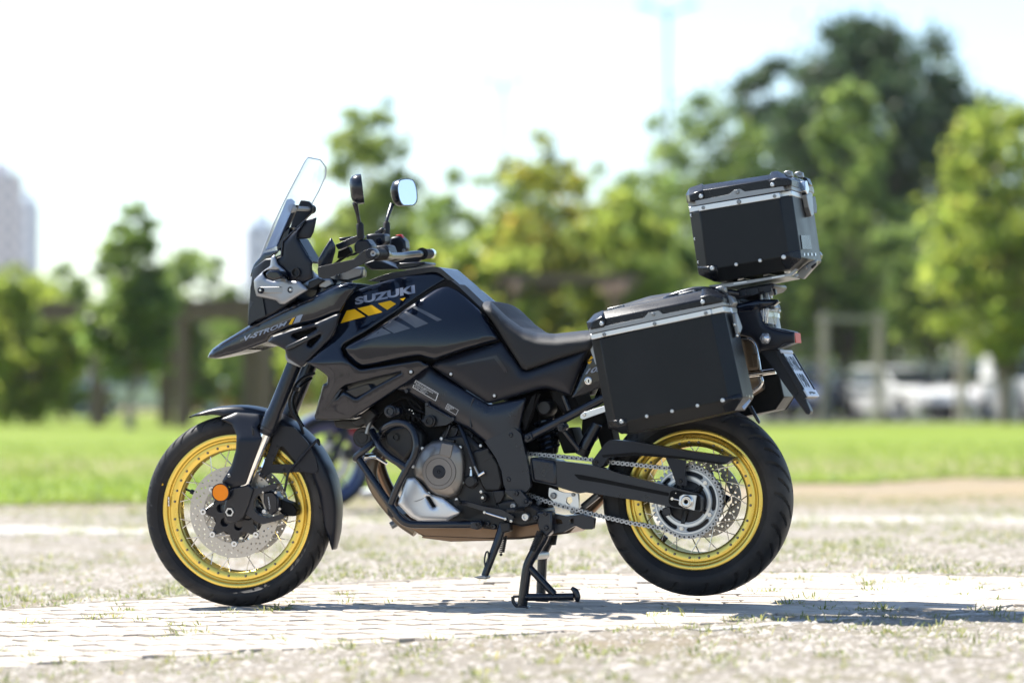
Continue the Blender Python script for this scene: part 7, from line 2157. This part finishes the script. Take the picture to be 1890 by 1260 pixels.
# ------------------------------------------------------------------ second motorcycle, blue, standing farther back behind the front wheel
mat('blue_paint', (0.004, 0.013, 0.08), 0.3, coat=0.8)
mat('lime_decal', (0.35, 0.5, 0.02), 0.4)
SB_M = Matrix.Translation(world_at(604, 19.4)) @ Matrix.Rotation(R(24), 4, 'Z')
sbk = empty('motorcycle', None, SB_M)
tag(sbk, 'blue wheeled motorcycle parked farther back, mostly hidden behind the black motorcycle', 'motorcycle')
def hm(name, pts, ys_, material, parent=sbk, bev=.008):
    bm = bmesh.new()
    for x, z in pts:
        for y in ys_: bm.verts.new((x, y, z))
    bmesh.ops.convex_hull(bm, input=bm.verts); bmesh.ops.dissolve_limit(bm, angle_limit=R(3), verts=bm.verts, edges=bm.edges)
    me = bpy.data.meshes.new(name); bm.to_mesh(me); bm.free(); finish(me, 30)
    return bevel(link(name, me, material, parent), bev)
def tm(name, pts, r, material, parent=sbk):
    return link(name, sweep(name, catmull([Vector(p) for p in pts], 5) if len(pts) > 2 else [Vector(p) for p in pts], r, 12), material, parent)
TY2 = lathe_mesh('tyre', [(.238, -.048), (.25, -.058), (.275, -.056), (.29, -.035), (.298, 0), (.29, .035), (.275, .056), (.25, .058), (.238, .048)], 60)
RM2 = lathe_mesh('rim', [(.246, -.050), (.24, -.054), (.20, -.044), (.185, -.02), (.185, .02), (.20, .044), (.24, .054), (.246, .050)], 60)
for me, mm in ((TY2, 'rubber'), (RM2, 'blue_paint')): me.materials.append(MATS[mm])
for nm, x in (('front_wheel', 0.0), ('rear_wheel', 1.30)):
    w2 = empty(nm, sbk, Matrix.Translation((x, 0, .298)))
    link('tyre', TY2, None, w2); link('rim', RM2, None, w2)
    for k in range(5):
        t = R(20 + 72 * k)
        link('spoke', sweep('spoke', [Vector((.03 * math.cos(t), 0, .03 * math.sin(t))), Vector((.208 * math.cos(t), 0, .208 * math.sin(t)))], [.016, .011], 8), 'blue_paint', w2)
    link('hub', lathe_mesh('hub', [(.0, -.06), (.035, -.06), (.035, .06), (.0, .06)], 20), 'engine_dark', w2)
    link('brake_disc', lathe_mesh('brake_disc', [(.07, -.062), (.13, -.062), (.13, -.058), (.07, -.058)], 40, closed=True), 'disc_steel', w2)
for y in (-.09, .09):
    tm('fork_leg', [(0, y, .3), (.14, y, .62), (.25, y, .88)], [.026] * 11, 'engine_dark')
V, F = [], []
for i in range(25):
    a = R(20 + 115 * i / 24)
    for r_, y in ((.30, -.062), (.315, -.055), (.322, 0), (.315, .055), (.30, .062)):
        V.append((r_ * math.cos(a), y, .298 + r_ * math.sin(a)))
for i in range(24):
    for k in range(4): F.append((i * 5 + k, i * 5 + k + 1, i * 5 + k + 6, i * 5 + k + 5))
o = link('mudguard', mesh('mudguard', V, F, 50), 'blue_paint', sbk); o.modifiers.new('thick', 'SOLIDIFY').thickness = .004
hm('brake_caliper', [(.08, .33), (.14, .30), (.16, .38), (.10, .40)], (-.10, -.05), 'engine_dark')
link('reflector', lathe_mesh('reflector', [(0, -.01), (.014, -.01), (.017, 0)], 20), 'red_plastic', sbk, Matrix.Translation((.128, -.125, .50)))
hm('headlight', [(.16, .80), (.12, .90), (.2, .98), (.3, .92), (.28, .78)], (-.09, .09), 'blue_paint')
hm('fuel_tank', [(.30, .80), (.36, .98), (.62, .99), (.76, .82), (.6, .72)], (-.13, .13), 'blue_paint', bev=.04)
hm('radiator', [(.26, .48), (.36, .48), (.38, .76), (.3, .76)], (-.14, .14), 'engine_dark')
hm('engine_block', [(.38, .32), (.86, .30), (.9, .58), (.62, .7), (.4, .62)], (-.16, .16), 'engine_dark', bev=.02)
hm('frame', [(.3, .86), (.84, .52), (.9, .42), (.84, .40), (.3, .76)], (-.15, -.12), 'frame_black')
hm('seat', [(.72, .80), (.80, .78), (1.15, .82), (1.38, .95), (1.34, .86), (.85, .70)], (-.11, .11), 'seat_vinyl', bev=.02)
hm('tail', [(1.1, .80), (1.42, .96), (1.5, .93), (1.36, .84)], (-.07, .07), 'blue_paint')
hm('swingarm', [(.86, .42), (1.38, .32), (1.38, .26), (.86, .36)], (-.12, -.08), 'frame_black')
tm('exhaust', [(.4, .40, .08), (.5, .24, .1), (.85, .22, .14), (1.2, .36, .16)], [.03] * 16, 'brushed_grey')
tm('handlebar', [(.34, -.36, 1.03), (.28, -.15, 1.02), (.27, 0, .98), (.28, .15, 1.02), (.34, .36, 1.03)], [.012] * 21, 'engine_dark')
tm('side_stand', [(.72, -.12, .34), (.78, -.26, .0)], [.012, .012], 'frame_black')

# ------------------------------------------------------------------ thin summer haze that pales the far trees and towers
hz = box('haze', (0, 750, 25.4), (5300, 4800, 53.2), None)
hz['kind'] = 'stuff'; hz['label'] = 'thin pale haze over the park'
m_h = bpy.data.materials.new('air'); m_h.use_nodes = True
nt = m_h.node_tree; nt.nodes.remove(nt.nodes['Principled BSDF'])
pv = nt.nodes.new('ShaderNodeVolumePrincipled')
pv.inputs['Color'].default_value = (0.93, 0.96, 1.0, 1)
pv.inputs['Density'].default_value = 0.00014
pv.inputs['Anisotropy'].default_value = 0.35
nt.links.new(pv.outputs['Volume'], nt.nodes['Material Output'].inputs['Volume'])
hz.data.materials.append(m_h)
